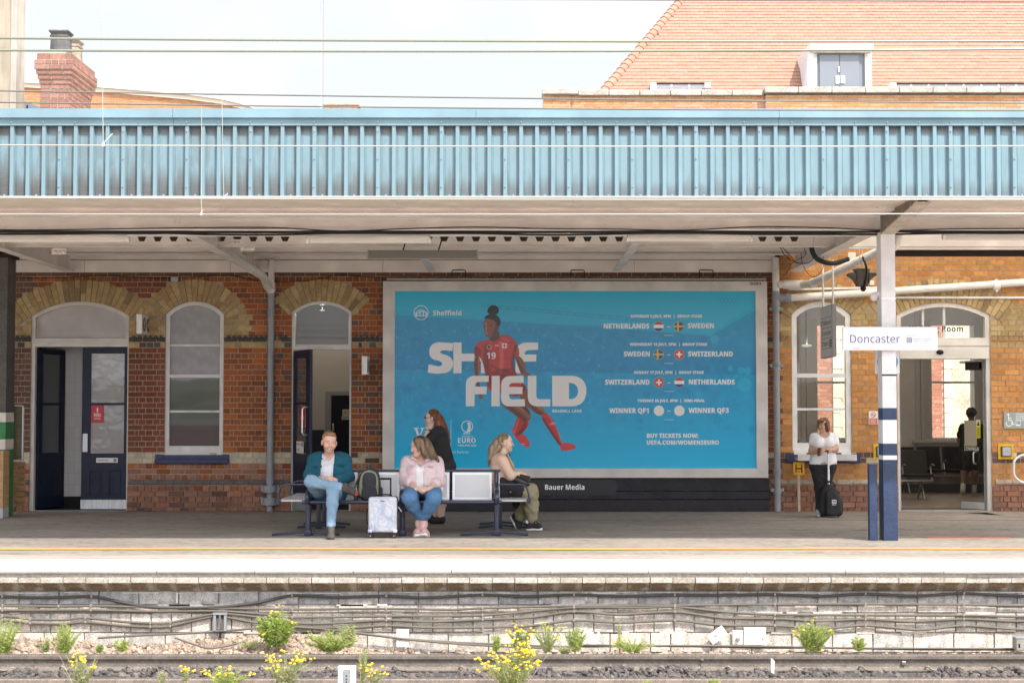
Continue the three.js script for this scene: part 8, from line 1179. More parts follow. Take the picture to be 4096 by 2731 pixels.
// ================================================================ cables on the platform wall, overhead wires, lineside things, weeds
{
const gm = mat(rgb(0.12, 0.108, 0.09), { map: T.soft, scale: 1, rough: 0.65 }), bm = mat(rgb(0.055, 0.05, 0.047), { rough: 0.6 }), cm = mat(rgb(0.30, 0.255, 0.22), { rough: 0.8 });
const Z = 9.75;
const cable = (label, pts, r, m = gm, z = Z) => {
const P = pts.map((p) => at(p[0], p[1], p[2] ?? z)), c = thing('cable', label, 'cable', [0, 0, z]);
part('cable_run', tube(P.map((p) => p.sub(c.position)), r, pts.length * 8, 8, false, 0.4), m, c);
for (const p of pts) if (p[3] !== 0 && p[0] > 0 && p[0] < 4096) { const q = at(p[0], p[1], p[2] ?? z); part('clip', box(q.x - 0.009, q.x + 0.009, q.y - r * 0.8, q.y + r + 0.005, -0.02, r + 0.003, 0.003), cm, c); }
};
const s = (a) => a;   // pixel coordinates of the runs
cable('topmost black cable sagging and rising under the projecting blocks', [[-300, 2384], [8, 2386], [180, 2390, , 0], [365, 2385], [470, 2405, , 0], [590, 2427, , 0], [720, 2431, , 0], [880, 2427, , 0], [1030, 2410, , 0], [1168, 2381], [1340, 2388, , 0], [1545, 2383], [1700, 2390, , 0], [1930, 2379], [2110, 2385, , 0], [2296, 2378], [2480, 2384, , 0], [2700, 2379], [2850, 2380, , 0], [3100, 2377], [3280, 2384, , 0], [3463, 2375], [3660, 2383, , 0], [3857, 2373], [4096, 2384], [4500, 2380]], 0.0155, bm);
cable('second cable from the top, straight run just below the shaded blocks', [[-300, 2424], [8, 2423], [233, 2425], [362, 2423], [600, 2428, , 0], [870, 2432, , 0], [1168, 2437], [1545, 2434], [1810, 2438, , 0], [1930, 2432], [2296, 2423], [2700, 2421], [3100, 2417], [3463, 2416], [3857, 2418], [4096, 2422], [4500, 2420]], 0.013);
cable('third cable from the top, nearly level along the pale blocks', [[-300, 2440], [8, 2441], [362, 2440], [600, 2445, , 0], [880, 2444, , 0], [1100, 2460, , 0], [1168, 2469], [1545, 2464], [1930, 2461], [2296, 2430], [2560, 2430, , 0], [2700, 2426], [2900, 2447, , 0], [3100, 2458], [3463, 2460], [3857, 2461], [4096, 2466], [4500, 2464]], 0.014);
cable('fourth cable from the top, dipping between the clips', [[-300, 2474], [8, 2464], [120, 2476], [250, 2479, , 0], [340, 2471], [500, 2487, , 0], [600, 2492], [680, 2490], [860, 2456], [1000, 2464, , 0], [1168, 2490], [1300, 2494, , 0], [1545, 2480], [1720, 2487, , 0], [1930, 2478], [2120, 2470, , 0], [2296, 2446], [2480, 2458, , 0], [2700, 2447], [2900, 2472, , 0], [3100, 2474], [3290, 2484, , 0], [3463, 2476], [3650, 2486, , 0], [3857, 2476], [4096, 2485], [4500, 2480]], 0.014);
cable('lowest wall cable of the five, rising to the clip in the middle', [[-300, 2490], [8, 2481], [120, 2492], [250, 2495, , 0], [340, 2488], [500, 2503, , 0], [600, 2507], [680, 2504], [860, 2466], [1020, 2490, , 0], [1168, 2506, , 0], [1400, 2510, , 0], [1545, 2502], [1730, 2511, , 0], [1930, 2509], [2110, 2504, , 0], [2296, 2481], [2480, 2490, , 0], [2700, 2481], [2880, 2500, , 0], [3100, 2502], [3290, 2514, , 0], [3463, 2501], [3680, 2519, , 0], [3857, 2502], [4096, 2517], [4500, 2510]], 0.014);
cable('cable lying on the ballast bank and slanting up to the right', [[390, 2551, 9.85, 0], [560, 2541, 9.82, 0], [760, 2532, 9.79, 0], [930, 2520, 9.78, 0], [1090, 2508, 9.78, 0], [1250, 2512, 9.8, 0], [1420, 2530, 9.9, 0], [1660, 2560, 9.85, 0], [1900, 2579, 9.82, 0], [2200, 2592, 9.82, 0]], 0.012);
cable('thin twin cable running down behind the white marker plate', [[1130, 2500, 9.79, 0], [1330, 2521, 9.79, 0], [1560, 2549, 9.79, 0], [1780, 2566, 9.79, 0], [2040, 2578, 9.79, 0], [2300, 2586, 9.79, 0], [2700, 2582, 9.82, 0], [3050, 2585, 9.82, 0], [3500, 2592, 9.82, 0], [4300, 2595, 9.82, 0]], 0.010);
cable('black cable lying low along the foot of the wall at the right', [[2300, 2580, 9.8, 0], [2800, 2585, 9.8, 0], [3080, 2590, 9.8, 0], [3300, 2590, 9.8, 0], [3700, 2597, 9.8, 0], [4300, 2598, 9.8, 0]], 0.011, bm);
cable('loose looping cable on the stones left of the big ragwort', [[700, 2551, 10.1, 0], [760, 2572, 10.15, 0], [830, 2592, 10.2, 0], [900, 2584, 10.15, 0], [980, 2565, 10.1, 0]], 0.011);
}
// ---------------------------------------------------------------- overhead line
{
const wm = mat(rgb(0.27, 0.29, 0.22), { rough: 0.35, metal: 0.5 }), dm = mat(rgb(0.17, 0.165, 0.15), { rough: 0.6, metal: 0.3 }), lm = mat(rgb(0.45, 0.47, 0.43), { rough: 0.35, metal: 0.4 });
const wire = (label, y0, y1, z, r, m, sag = 0) => single('overhead_wire', tube([...Array(13)].map((_, i) => { const px = -3400 + i * 900; return at(px, lerp(y0, y1, px / 4096) + sag * (1 - ((px - 2048) / 2048) ** 2), z); }), r, 96, 6), m, label, 'overhead wire');
wire('thick overhead wire crossing the sky, upper of the near pair', 152, 164, 18.0, 0.0075, wm, 6);
wire('thick overhead wire crossing the sky, lower of the near pair', 201, 196, 17.8, 0.0075, wm, 6);
wire('twisted catenary wire passing just above the canopy, upper one', 363, 412, 11.3, 0.0078, dm, 5);
wire('twisted catenary wire passing just above the canopy, lower one', 409, 442, 11.1, 0.0078, dm, 8);
wire('contact wire in front of the ribbed blue fascia', 580, 584, 14.5, 0.0058, lm, 3);
wire('contact wire along the bottom edge of the blue fascia', 790, 797, 11.3, 0.006, lm, 4);
wire('contact wire in front of the canopy girder', 856, 854, 11.1, 0.006, lm, 2);
wire('thin twisted wire along the top edge of the tiled roof', -12, 6, 14.4, 0.0055, dm, 0);
const drop = (label, x0, y0, x1, y1, z, tail) => { const a = at(x0, y0, z), b = at(x1, y1, z), t = thing('dropper', label, 'dropper wire', [b.x, b.y, z]); part('wire', bar(V(0, 0, 0), a.clone().sub(b), 0.0034, 0.0034, 6), lm, t); if (tail) { part('clip', [box(-0.010, 0.010, -0.014, 0.010, -0.009, 0.009, 0.003), bar(V(0, 0.01, 0), V(tail[0], tail[1], 0.01), 0.003)], M.whitePaint, t); } };
drop('dropper wire hanging in front of the fascia, leftmost, with a loose tail', 404, -20, 411, 578, 14.5, [0.075, 0.085]);
drop('dropper wire between catenary and contact wire at the fascia foot', 886, 372, 894, 790, 11.3, [0.04, 0.04]);
drop('dropper wire reaching down to the canopy girder', 805, 424, 804, 855, 11.1, [0.02, 0.04]);
drop('thin wire against the sky above the small chimney', 1284, -20, 1287, 432, 11.2);
}
// ---------------------------------------------------------------- lineside plates and boxes
{
const wt = mat(rgb(0.62, 0.59, 0.55), { map: T.soft, scale: 4, rough: 0.6 });
const plate = (name, label, px, py, w, h, z, rz, draw, tw, th) => { const c = at(px, py, z), t = thing(name, label, 'marker plate', [c.x, c.y, z]); t.rotation.z = rz; const u = (CAMZ - z) / FOC; part('plate', box(-w / 2 * u, w / 2 * u, -h / 2 * u, h / 2 * u, -0.008, 0, 0.003), wt, t); part('print', flat(-w / 2 * u + 0.004, w / 2 * u - 0.004, -h / 2 * u + 0.004, h / 2 * u - 0.004, 0.0015), mat(0xffffff, { rough: 0.6 }), t).material.map = canvasTex(tw, th, draw); return t; };
plate('marker_plate', 'small white numbered marker plate fixed low on the platform wall', 1610, 2552, 50, 72, 9.78, 0.0, (c) => { c.fillStyle = '#e6e2dc'; c.fillRect(0, 0, 200, 288); c.fillStyle = '#6b6a6a'; c.font = F.reg(44); c.fillText('16', 44, 62); c.fillText('1090', 24, 124); c.fillText('1S', 30, 186); c.fillRect(150, 70, 6, 130); c.fillStyle = '#b06a50'; c.fillRect(136, 150, 36, 18); c.fillStyle = '#333'; c.fillRect(84, 262, 24, 10); }, 200, 288);
plate('broken_plate', 'broken white number plate tilted against the platform wall', 2870, 2540, 74, 44, 9.80, 0.62, (c) => { c.fillStyle = '#dcd6cd'; c.fillRect(0, 0, 296, 176); c.fillStyle = '#5a5652'; c.font = F.reg(40); c.fillText('160', 150, 70); c.fillText('15', 210, 120); c.strokeStyle = '#6a655f'; c.lineWidth = 5; c.strokeRect(28, 60, 50, 74); c.fillStyle = '#c48a70'; c.fillRect(96, 60, 40, 44); }, 296, 176);
const pl = (label, px, py, w, h) => plate('cabinet_plate', label, px, py, w, h, 9.76, 0, (c) => { c.fillStyle = '#e4ded5'; c.fillRect(0, 0, 256, 200); let s = 9; const r = () => { s = (s * 16807) % 2147483647; return s / 2147483647; }; for (let i = 0; i < 140; i++) { c.fillStyle = `rgba(150,140,125,${0.1 + 0.25 * r()})`; c.fillRect(r() * 256, r() * 200, 2 + r() * 6, 2 + r() * 5); } c.fillStyle = '#c9705c'; c.fillRect(212, 124, 22, 22); c.fillStyle = '#555'; for (const [a, b] of [[8, 8], [238, 10], [18, 184], [240, 182]]) c.fillRect(a, b, 9, 10); c.fillStyle = '#b3a684'; c.fillRect(72, 104, 9, 80); }, 256, 200);
pl('large white rectangular plate on the wall with a red square', 3020, 2544, 88, 70); const sp = pl('smaller weathered plate with a bolt left of the large one', 2952, 2549, 42, 58); part('bolt', box(-0.02, 0.02, -0.03, 0.0, 0, 0.035, 0.004), M.pipeGrey, sp);
{ const z = 12.55, c = at(1387, 2665, z), u = (CAMZ - z) / FOC, t = thing('track_marker', 'white box shaped marker post standing by the nearest rail', 'marker post', [c.x, -0.98, z]); const h = c.y + 0.98; part('post_body', [box(-35 * u, 35 * u, 0, h, -0.06, 0, 0.004), box(-35 * u, 35 * u, h - 0.03, h, 0, 0.012), box(-35 * u, -14 * u, 0, h - 0.03, 0, 0.012), box(12 * u, 35 * u, 0, h - 0.03, 0, 0.012)], wt, t); part('channel', box(-14 * u, 10 * u, 0, h - 0.035, 0.0, 0.02, 0.003), M.pipeGrey, t); for (const d of [0.08, 0.11, 0.135]) part('hole', plain(new THREE.CylinderGeometry(0.007, 0.007, 0.004, 10).rotateX(Math.PI / 2).translate(-1 * u, h - d, 0.021)), M.dark, t); }
{ const z = 9.77, t = thing('bracket_frame', 'grey steel bracket standing against the platform wall on the left', 'bracket', [X(880, z, 2490), Y(2522, z), z]); const u = (CAMZ - z) / FOC, h = 64 * u; part('upright', [box(-26 * u, -16 * u, 0, h, -0.02, 0.03), box(16 * u, 26 * u, 0, h, -0.02, 0.03)], M.pipeGrey, t); part('crossbar', box(-28 * u, 28 * u, h, h + 0.02, -0.02, 0.035), M.pipeGrey, t); part('brace', [beam(V(-2 * u, 0, 0.02), V(0, h, 0.02), 0.02, 0.01), beam(V(12 * u, h * 0.2, 0.02), V(2 * u, h * 0.8, 0.02), 0.015, 0.01)], M.steel, t); part('spike', bar(V(0, -0.08, 0), V(0, 0, 0), 0.012), M.dark, t); }
{ const z = 10.0, t = thing('lineside_box', 'grey slotted equipment box at the foot of the wall by the right edge', 'equipment box', [X(4080, z, 2570), Y(2600, z), z]); const u = (CAMZ - z) / FOC; part('box_body', box(-18 * u, 60 * u, 0, 48 * u, -0.1, 0.05, 0.01), mat(rgb(0.27, 0.26, 0.23), { map: T.rough, scale: 3, rough: 0.85 }), t); part('slot', box(-10 * u, -3 * u, 12 * u, 28 * u, 0.045, 0.053), M.black, t); part('lid', box(-20 * u, 62 * u, 48 * u, 52 * u, -0.1, 0.055, 0.006), M.pipeGrey, t); }
{ const z = 10.95; const t = single('plastic_stake', extrude([[-0.012, 0], [0.016, 0], [0.022, 0.125], [-0.004, 0.15], [-0.014, 0.145]], 0.01, 0).translate(X(3083, z), -0.95, z), M.whitePaint, 'short white plastic stake stuck in the dark ballast', 'stake'); }
}
// ---------------------------------------------------------------- weeds
{
const leafM = [[0.33, 0.44, 0.07], [0.40, 0.49, 0.11], [0.31, 0.41, 0.12], [0.43, 0.48, 0.19]].map((c) => mat(rgb(...c), { rough: 0.8, transmission: 0.35, thickness: 0, side: THREE.DoubleSide }));
const dryM = mat(rgb(0.46, 0.39, 0.25), { rough: 0.9 }), grey = mat(rgb(0.42, 0.44, 0.24), { rough: 0.8, transmission: 0.3, thickness: 0, side: THREE.DoubleSide }), stemM = mat(rgb(0.27, 0.31, 0.11), { rough: 0.8 }), petal = mat(rgb(0.74, 0.50, 0.02), { rough: 0.8, side: THREE.DoubleSide });
const leafAt = (out, p, d, L, w) => { const s = d.clone().cross(V(rr(-1, 1), rr(-1, 1), rr(-1, 1))).normalize().multiplyScalar(w), m = p.clone().addScaledVector(d, L * 0.5), e = p.clone().addScaledVector(d, L).add(V(0, -L * 0.22, 0)); out.push(p.x, p.y, p.z, m.x + s.x, m.y + s.y, m.z + s.z, e.x, e.y, e.z, p.x, p.y, p.z, e.x, e.y, e.z, m.x - s.x, m.y - s.y, m.z - s.z); };
const geoOf = (a) => { const g = new THREE.BufferGeometry(); g.setAttribute('position', new THREE.Float32BufferAttribute(a, 3)); g.computeVertexNormals(); return plain(g); };
function weed(label, px, py, z, hPx, wPx, o = {}) {
const u = (CAMZ - z) / FOC, base = at(px, py, z), H = hPx * u * 1.08, W = wPx * u / 2 * 1.08, n = Math.round((o.stems ?? 14) * 1.25), leaves = [], stems = [], fl = [], dry = [];
for (let i = 0; i < n; i++) {
const a = rr(0, 6.28), q = Math.sqrt(rnd()), tip = V(W * q * Math.cos(a) * 1.05, H * rr(o.min ?? 0.55, 1) * (1 - 0.25 * q * q), W * 0.6 * q * Math.sin(a)), root = V(tip.x * 0.22, 0, tip.z * 0.3), mid = root.clone().lerp(tip, 0.5).add(V(-tip.x * 0.12, H * 0.06, 0));
const cv = new THREE.QuadraticBezierCurve3(root, mid, tip), m = Math.round((o.leaves ?? 26) * 1.35);
stems.push(plain(new THREE.TubeGeometry(cv, 5, 0.0028, 4)));
for (let k = 0; k < m; k++) { const t = rr(0.05, o.top ?? 1), p = cv.getPoint(t), aa = rr(0, 6.28), d = V(Math.cos(aa), rr(-0.1, 0.95), Math.sin(aa)).normalize(), L = (o.L ?? 0.05) * 0.82 * rr(0.6, 1.3) * (1 - 0.45 * t); leafAt(leaves, p, d, L, L * (o.w ?? 0.13)); const p2 = p.clone().addScaledVector(d, L * 0.5); for (const s of [-1, 1]) leafAt(leaves, p2, d.clone().add(V(-d.z * s, 0.3, d.x * s)).normalize(), L * 0.5, L * 0.07); }
if (o.flowers && rnd() < o.flowers) { const c = Math.ceil(rr(0.4, 3.2)); for (let k = 0; k < c; k++) { const e = tip.clone().add(V(rr(-0.04, 0.04), rr(-0.008, 0.028), rr(-0.03, 0.03))); stems.push(bar(cv.getPoint(0.86), e, 0.0014, 0.0014, 3)); const r = rr(0.007, 0.0115); fl.push(plain(new THREE.SphereGeometry(r * 0.5, 6, 4).scale(1, 0.8, 1).translate(e.x, e.y + 0.002, e.z))); for (let j = 0; j < 9; j++) { const b = j / 9 * 6.28; const g = new THREE.CircleGeometry(r * 0.5, 5).scale(1.6, 0.6, 1).rotateX(-1.25).translate(r * 0.8, 0, 0).rotateY(b).rotateX(rr(0.2, 0.7)).translate(e.x, e.y, e.z); fl.push(plain(g)); } } }
}
for (let i = 0; i < n * 0.35; i++) { const a = rr(0, 6.28), q = Math.sqrt(rnd()) * 1.15, e = V(W * q * Math.cos(a), H * rr(0.3, 0.95), W * 0.6 * q * Math.sin(a)), r = V(e.x * 0.3, 0, e.z * 0.3); dry.push(bar(r, e, 0.0022, 0.001, 4)); for (let k = 0; k < 4; k++) { const p = r.clone().lerp(e, rr(0.4, 1)); dry.push(bar(p, p.clone().add(V(rr(-0.03, 0.03), rr(0.005, 0.035), rr(-0.03, 0.03))), 0.0014, 0.0008, 3)); } }
const t = thing(o.name ?? 'weed', label, 'plant', [base.x, base.y, z]); part('stems', stems, stemM, t); part('leaves', geoOf(leaves), o.grey ? grey : leafM[o.tone ?? 0], t); if (dry.length) part('dry_stalks', dry, dryM, t); if (fl.length) part('flowers', fl, petal, t);
}
weed('bright green weed at the left edge behind the rail', 18, 2612, 10.45, 150, 170, { tone: 1, stems: 26, L: 0.06, name: 'weed' });
weed('feathery green weed between the left edge and the stones', 250, 2612, 10.45, 118, 150, { stems: 26, leaves: 30, tone: 1 });
weed('small pale green sprig beside the feathery left weed', 180, 2608, 10.42, 52, 50, { stems: 7, tone: 3 });
weed('tiny dark green sprout on the ballast', 397, 2610, 10.4, 38, 36, { stems: 6, tone: 2 });
weed('small upright green sprout on the ballast right of the tiny one', 484, 2606, 10.4, 56, 60, { stems: 7, tone: 1, w: 0.2 });
weed('largest leafy bush of ragwort on the ballast bank', 1104, 2585, 10.25, 135, 150, { name: 'ragwort', stems: 46, leaves: 44, L: 0.075, w: 0.2, tone: 0, flowers: 0.05, min: 0.35 });
weed('tall thin ragwort stem with a yellow top over the big bush', 1125, 2540, 10.2, 106, 60, { name: 'ragwort', stems: 4, leaves: 10, min: 0.85, flowers: 0.7, tone: 0 });
weed('wide low green weed right of the big ragwort bush', 1320, 2606, 10.42, 86, 210, { stems: 44, leaves: 36, tone: 1, min: 0.4, L: 0.055 });
weed('upright weed at the right end of the wide low one', 1395, 2590, 10.35, 96, 80, { stems: 14, leaves: 30, tone: 3 });
weed('moss patch left of the big ragwort bush', 1000, 2590, 10.2, 32, 110, { name: 'moss', stems: 30, leaves: 22, L: 0.02, tone: 3, min: 0.3 });
weed('narrow pale weed left of the middle flowering group', 1983, 2607, 10.3, 74, 44, { stems: 9, leaves: 28, tone: 1 });
weed('flowering ragwort behind the rail, left of the middle group', 2078, 2607, 10.3, 104, 92, { name: 'ragwort', stems: 20, leaves: 26, tone: 2, flowers: 0.5 });
weed('airy grey green ragwort in the middle of the group behind the rail', 2190, 2607, 10.3, 112, 110, { name: 'ragwort', stems: 24, leaves: 20, tone: 3, flowers: 0.25, L: 0.04 });
weed('leafy green weed at the right of the middle group', 2300, 2606, 10.3, 98, 92, { stems: 18, leaves: 34, tone: 1 });
weed('yellowish moss between the weeds of the middle group', 2255, 2606, 10.35, 24, 90, { name: 'moss', stems: 24, leaves: 20, L: 0.02, tone: 3, min: 0.3 });
weed('tall single green stem right of the middle group', 2480, 2605, 10.3, 116, 26, { stems: 3, leaves: 26, tone: 1, min: 0.8, L: 0.035 });
weed('low green weed with a few yellow heads right of the tall stem', 2530, 2606, 10.32, 52, 160, { name: 'ragwort', stems: 30, leaves: 22, tone: 1, flowers: 0.12, min: 0.4, L: 0.04 });
weed('bushy green ragwort with few flowers on the right', 3255, 2605, 10.3, 122, 160, { name: 'ragwort', stems: 44, leaves: 34, tone: 1, flowers: 0.10, L: 0.055 });
weed('small pale conical weed right of the bushy ragwort', 3437, 2604, 10.3, 62, 64, { stems: 14, leaves: 30, tone: 1 });
weed('yellow flowering ragwort in front of the rails, leftmost', 318, 2745, 12.5, 136, 132, { name: 'ragwort', grey: true, stems: 18, leaves: 18, flowers: 0.8, top: 0.8, min: 0.6 });
weed('small faded ragwort sprig in front of the rails', 648, 2745, 12.5, 80, 42, { name: 'ragwort', grey: true, stems: 5, leaves: 24 });
weed('single ragwort sprig with one yellow head', 738, 2745, 12.5, 78, 34, { name: 'ragwort', grey: true, stems: 4, leaves: 18, flowers: 0.4 });
weed('low ragwort with many small yellow heads left of the tall clump', 905, 2750, 12.5, 80, 170, { name: 'ragwort', stems: 20, leaves: 20, flowers: 0.65, tone: 1 });
weed('tall clump of ragwort left of the white marker post', 1140, 2750, 12.55, 146, 190, { name: 'ragwort', grey: true, stems: 26, leaves: 18, flowers: 0.85, top: 0.75, min: 0.6 });
weed('tall dry stem rising beside the white marker post', 1447, 2750, 12.5, 190, 50, { grey: true, stems: 8, leaves: 22, min: 0.7, L: 0.035 });
weed('yellow headed ragwort just right of the white marker post', 1500, 2750, 12.5, 92, 90, { name: 'ragwort', grey: true, stems: 9, leaves: 14, flowers: 0.9 });
weed('biggest clump of yellow ragwort in front of the rails', 2050, 2755, 12.55, 150, 250, { name: 'ragwort', stems: 50, leaves: 18, flowers: 0.95, top: 0.8, tone: 3, min: 0.55 });
weed('tallest yellow ragwort rising through the biggest clump', 2068, 2755, 12.5, 190, 120, { name: 'ragwort', grey: true, stems: 22, leaves: 14, flowers: 0.95, top: 0.8, min: 0.75 });
weed('small green tuft at the bottom edge on the right', 2855, 2738, 12.6, 22, 60, { stems: 12, leaves: 20, tone: 1, L: 0.03 });
weed('tiny green tuft at the bottom edge between clump and post', 2590, 2738, 12.6, 16, 30, { stems: 6, leaves: 14, tone: 1, L: 0.03 });
}
// ================================================================ what stands behind the canopy: chimneys, the tiled roof, a curved brick block, a mast
{
const brickOf = (cols, sc = 3) => cols.map((q) => mat(rgb(...q), { map: T.grain, scale: sc, rough: 0.9 }));
const mortar = mat(rgb(0.56, 0.49, 0.43), { map: T.rough, scale: 2, rough: 0.95 });
function lay(parent, mats, u0, u1, y0, y1, ch, L, place, proud = 0.006, d = 0.05) {
const cache = new Map(), n = Math.round((y1 - y0) / ch);
for (let k = 0; k < n; k++) { const hd = k & 1; let u = u0 + (hd ? 0 : 0); let first = true; while (u < u1 - 0.02) { let w = hd ? L / 2 : L; if (first && hd) w = L * 0.75; first = false; let e = Math.min(u1, u + w); if (u1 - e < L * 0.2) e = u1; const kw = Math.round((e - u) * 250); if (!cache.has(kw)) cache.set(kw, box(-kw / 500 + 0.006, kw / 500 - 0.006, -ch / 2 + 0.0055, ch / 2 - 0.0055, -d, proud, 0.003)); const b = part('brick', cache.get(kw), pick(mats), parent); place(b, (u + e) / 2, y0 + (k + 0.5) * ch); u = e; } }
}
// ---- the near chimney with two pots
{
const zf = -0.6, u = (CAMZ - zf) / FOC, x0 = X(161, zf, 350), x1 = X(274, zf, 350), D = 1.45, t = thing('chimney', 'red brick chimney stack with stepped courses and two dark pots', 'chimney', [(x0 + x1) / 2, 0, zf]), w = (x1 - x0) / 2;
const cols = brickOf([[0.30, 0.155, 0.12], [0.27, 0.138, 0.105], [0.325, 0.178, 0.138], [0.245, 0.13, 0.10]]), ch = 19 * u, yTop = Y(214, zf), yS = Y(336, zf);
const st = [[5, 0]]; const steps = [[0, yS - 5, yS], [0.018, yS, yS + ch], [0.04, yS + ch, yS + 2 * ch], [0.062, yS + 2 * ch, yS + 3 * ch], [0.085, yS + 3 * ch, yS + 5 * ch + 0.005], [0.05, yS + 5 * ch + 0.005, yTop]];
steps.forEach(([o, a, b]) => { const g = box(-w - o + 0.006, w + o - 0.006, Math.max(4.9, a), b, -D - o, o - 0.006); part('core', g, mortar, t);
const aa = Math.max(a, 5.3); const n = Math.max(1, Math.round((b - aa) / ch)), c2 = (b - aa) / n;
lay(t, cols, -w - o, w + o, aa, b, c2, 0.235, (m, q, y) => m.position.set(q, y, o));
for (const s of [-1, 1]) lay(t, cols, 0, D + 2 * o, aa, b, c2, 0.235, (m, q, y) => { m.position.set(s * (w + o), y, o - q); m.rotation.y = s * Math.PI / 2; }); });
const pot = mat(rgb(0.115, 0.115, 0.12), { map: T.rough, scale: 2, rough: 0.85 }), potS = mat(rgb(0.34, 0.29, 0.23), { map: T.rough, scale: 2, rough: 0.9 });
part('flaunching', extrude([[-w * 0.9, yTop - 0.01], [w * 0.9, yTop - 0.01], [w * 0.62, yTop + 0.05], [-w * 0.62, yTop + 0.05]], D * 0.9, -D * 0.95), mat(rgb(0.42, 0.38, 0.33), { map: T.rough, scale: 3, rough: 0.95 }), t);
const mk = (dz, m, lab) => { const sq = (r0, r1, a, b) => { const g = new THREE.CylinderGeometry(r1 * 1.414, r0 * 1.414, b - a, 4).rotateY(Math.PI / 4).translate(0, (a + b) / 2, dz); return plain(g.toNonIndexed()); }; const yb = yTop + 0.03, yt = Y(108, zf) ; part('chimney_pot', [sq(0.152, 0.142, yb, yt - 0.11), sq(0.155, 0.155, yt - 0.12, yt - 0.09), sq(0.142, 0.142, yt - 0.09, yt - 0.055), sq(0.15, 0.175, yt - 0.055, yt - 0.02), sq(0.175, 0.165, yt - 0.02, yt)], m, t, lab); };
mk(-0.35, pot, 'dark square pot'); mk(-1.05, potS, 'paler square pot behind');
}
// ---- small chimney behind the canopy
{ const z = -9, u = (CAMZ - z) / FOC, x0 = X(1293, z, 430), x1 = X(1430, z, 430), t = thing('chimney', 'low orange brick chimney top peeping over the canopy', 'chimney', [(x0 + x1) / 2, 0, z]), w = (x1 - x0) / 2, y1 = Y(416, z); part('core', box(-w + 0.01, w - 0.01, 4, y1 - 0.03, -0.7, -0.006), mortar, t); lay(t, brickOf([[0.50, 0.24, 0.13], [0.55, 0.28, 0.16], [0.46, 0.21, 0.12]]), -w, w, y1 - 0.55, y1 - 0.03, 0.088, 0.235, (m, q, y) => m.position.set(q, y, 0)); part('capping', box(-w - 0.03, w + 0.03, y1 - 0.03, y1 + 0.03, -0.75, 0.04, 0.01), mat(rgb(0.45, 0.36, 0.28), { map: T.rough, scale: 3, rough: 0.9 }), t); part('vent_stub', bar(V(0.48 * w, y1 + 0.02, -0.3), V(0.48 * w, y1 + 0.09, -0.3), 0.03), M.pipeGrey, t);
const aer = thing('aerial_mast', 'two thin aerial poles standing beside the small chimney', 'aerial', [X(1283, z + 1, 300), 4, z + 1]); part('pole', bar(V(0, 0, 0), V(0, 8, 0), 0.012), M.alu, aer); part('pole', bar(V(0.06, 0, 0), V(0.04, 8, 0), 0.008), M.pipeGrey, aer); }
// ---- concrete mast at the left edge
{ const z = -1.5, x1 = X(64, z, 200), t = thing('concrete_mast', 'weathered concrete mast at the left edge of the sky', 'mast', [x1, 0, z]), c = mat(rgb(0.36, 0.315, 0.25), { map: T.streak, scale: 0.6, rough: 0.95 }), c2 = mat(rgb(0.42, 0.39, 0.34), { map: T.streak, scale: 0.6, rough: 0.95 }); part('shaft', box(-0.9, -0.108, 4.9, 11, -0.5, -0.02), c, t); part('edge', box(-0.107, 0, 4.9, 11, -0.5, 0.0, 0.01), c2, t); }
{ const z = -3; const t = single('sloping_roof', extrude([[X(-200, z), 4], [X(172, z), 4], [X(158, z), Y(434, z)], [X(62, z), Y(398, z)], [X(-200, z), Y(310, z)]], 0.6, z - 0.6), mat(rgb(0.22, 0.26, 0.32), { rough: 0.6 }), 'grey blue sloping roof edge behind the concrete mast', 'roof'); part('seam', box(X(91, z) - 0.01, X(91, z) + 0.01, 4, Y(420, z), z + 0.001, z + 0.02), M.dark, t); }
// ---- the curved orange block far left
{
const z = -52, t = thing('curved_brick_building', 'orange brick building with a curved pale parapet far behind on the left', 'building', [0, 0, z]), pts = [[-700, 322], [60, 328], [330, 344], [560, 362], [760, 380], [880, 396], [960, 414], [1030, 438], [1042, 450]];
const wpt = (p, d) => at(p[0], p[1] + d, z), Sh = (d0, d1) => { const s = []; for (const p of pts) { const q = wpt(p, d0); s.push([q.x, q.y]); } for (const p of [...pts].reverse()) { const q = d1 === null ? V(at(p[0], 500, z).x, 0, 0) : wpt(p, d1); s.push([q.x, q.y]); } return s; };
part('wall', extrude(Sh(18, null), 6, -6), mat(rgb(0.58, 0.42, 0.31), { map: T.grain, scale: 1, rough: 0.9 }), t);
part('parapet', extrude(Sh(3, 20), 6.15, -6), mat(rgb(0.62, 0.56, 0.47), { rough: 0.8 }), t); part('coping', extrude(Sh(-2, 3.5), 6.3, -6.05), mat(rgb(0.50, 0.50, 0.50), { rough: 0.6 }), t);
const cols = [[0.52, 0.265, 0.13], [0.48, 0.24, 0.115], [0.56, 0.29, 0.145]], m = mat(0xffffff, { vertexColors: true, map: T.grain, scale: 2, rough: 0.9 }), ch = 6.7 * (CAMZ - z) / FOC, out = [];
for (let k = 0; k < 22; k++) { const y = Y(445 + 20, z) + k * ch; let x = X(55, z) - (k & 1 ? 0.14 : 0); while (x < X(1030, z)) { const e = x + 0.28, px = 2048 + (x + 0.14) / ((CAMZ - z) / FOC); let top = 0; for (let i = 0; i < pts.length - 1; i++) if (px >= pts[i][0] && px <= pts[i + 1][0]) top = wpt([0, lerp(pts[i][1], pts[i + 1][1], (px - pts[i][0]) / (pts[i + 1][0] - pts[i][0]))], 20).y; if (y + ch < top) out.push(tint(box(x + 0.009, e - 0.009, y + 0.009, y + ch - 0.009, -0.02, 0.02), pick(cols))); x = e; } }
part('brickwork', out, m, t).userData.kind = 'stuff';
}
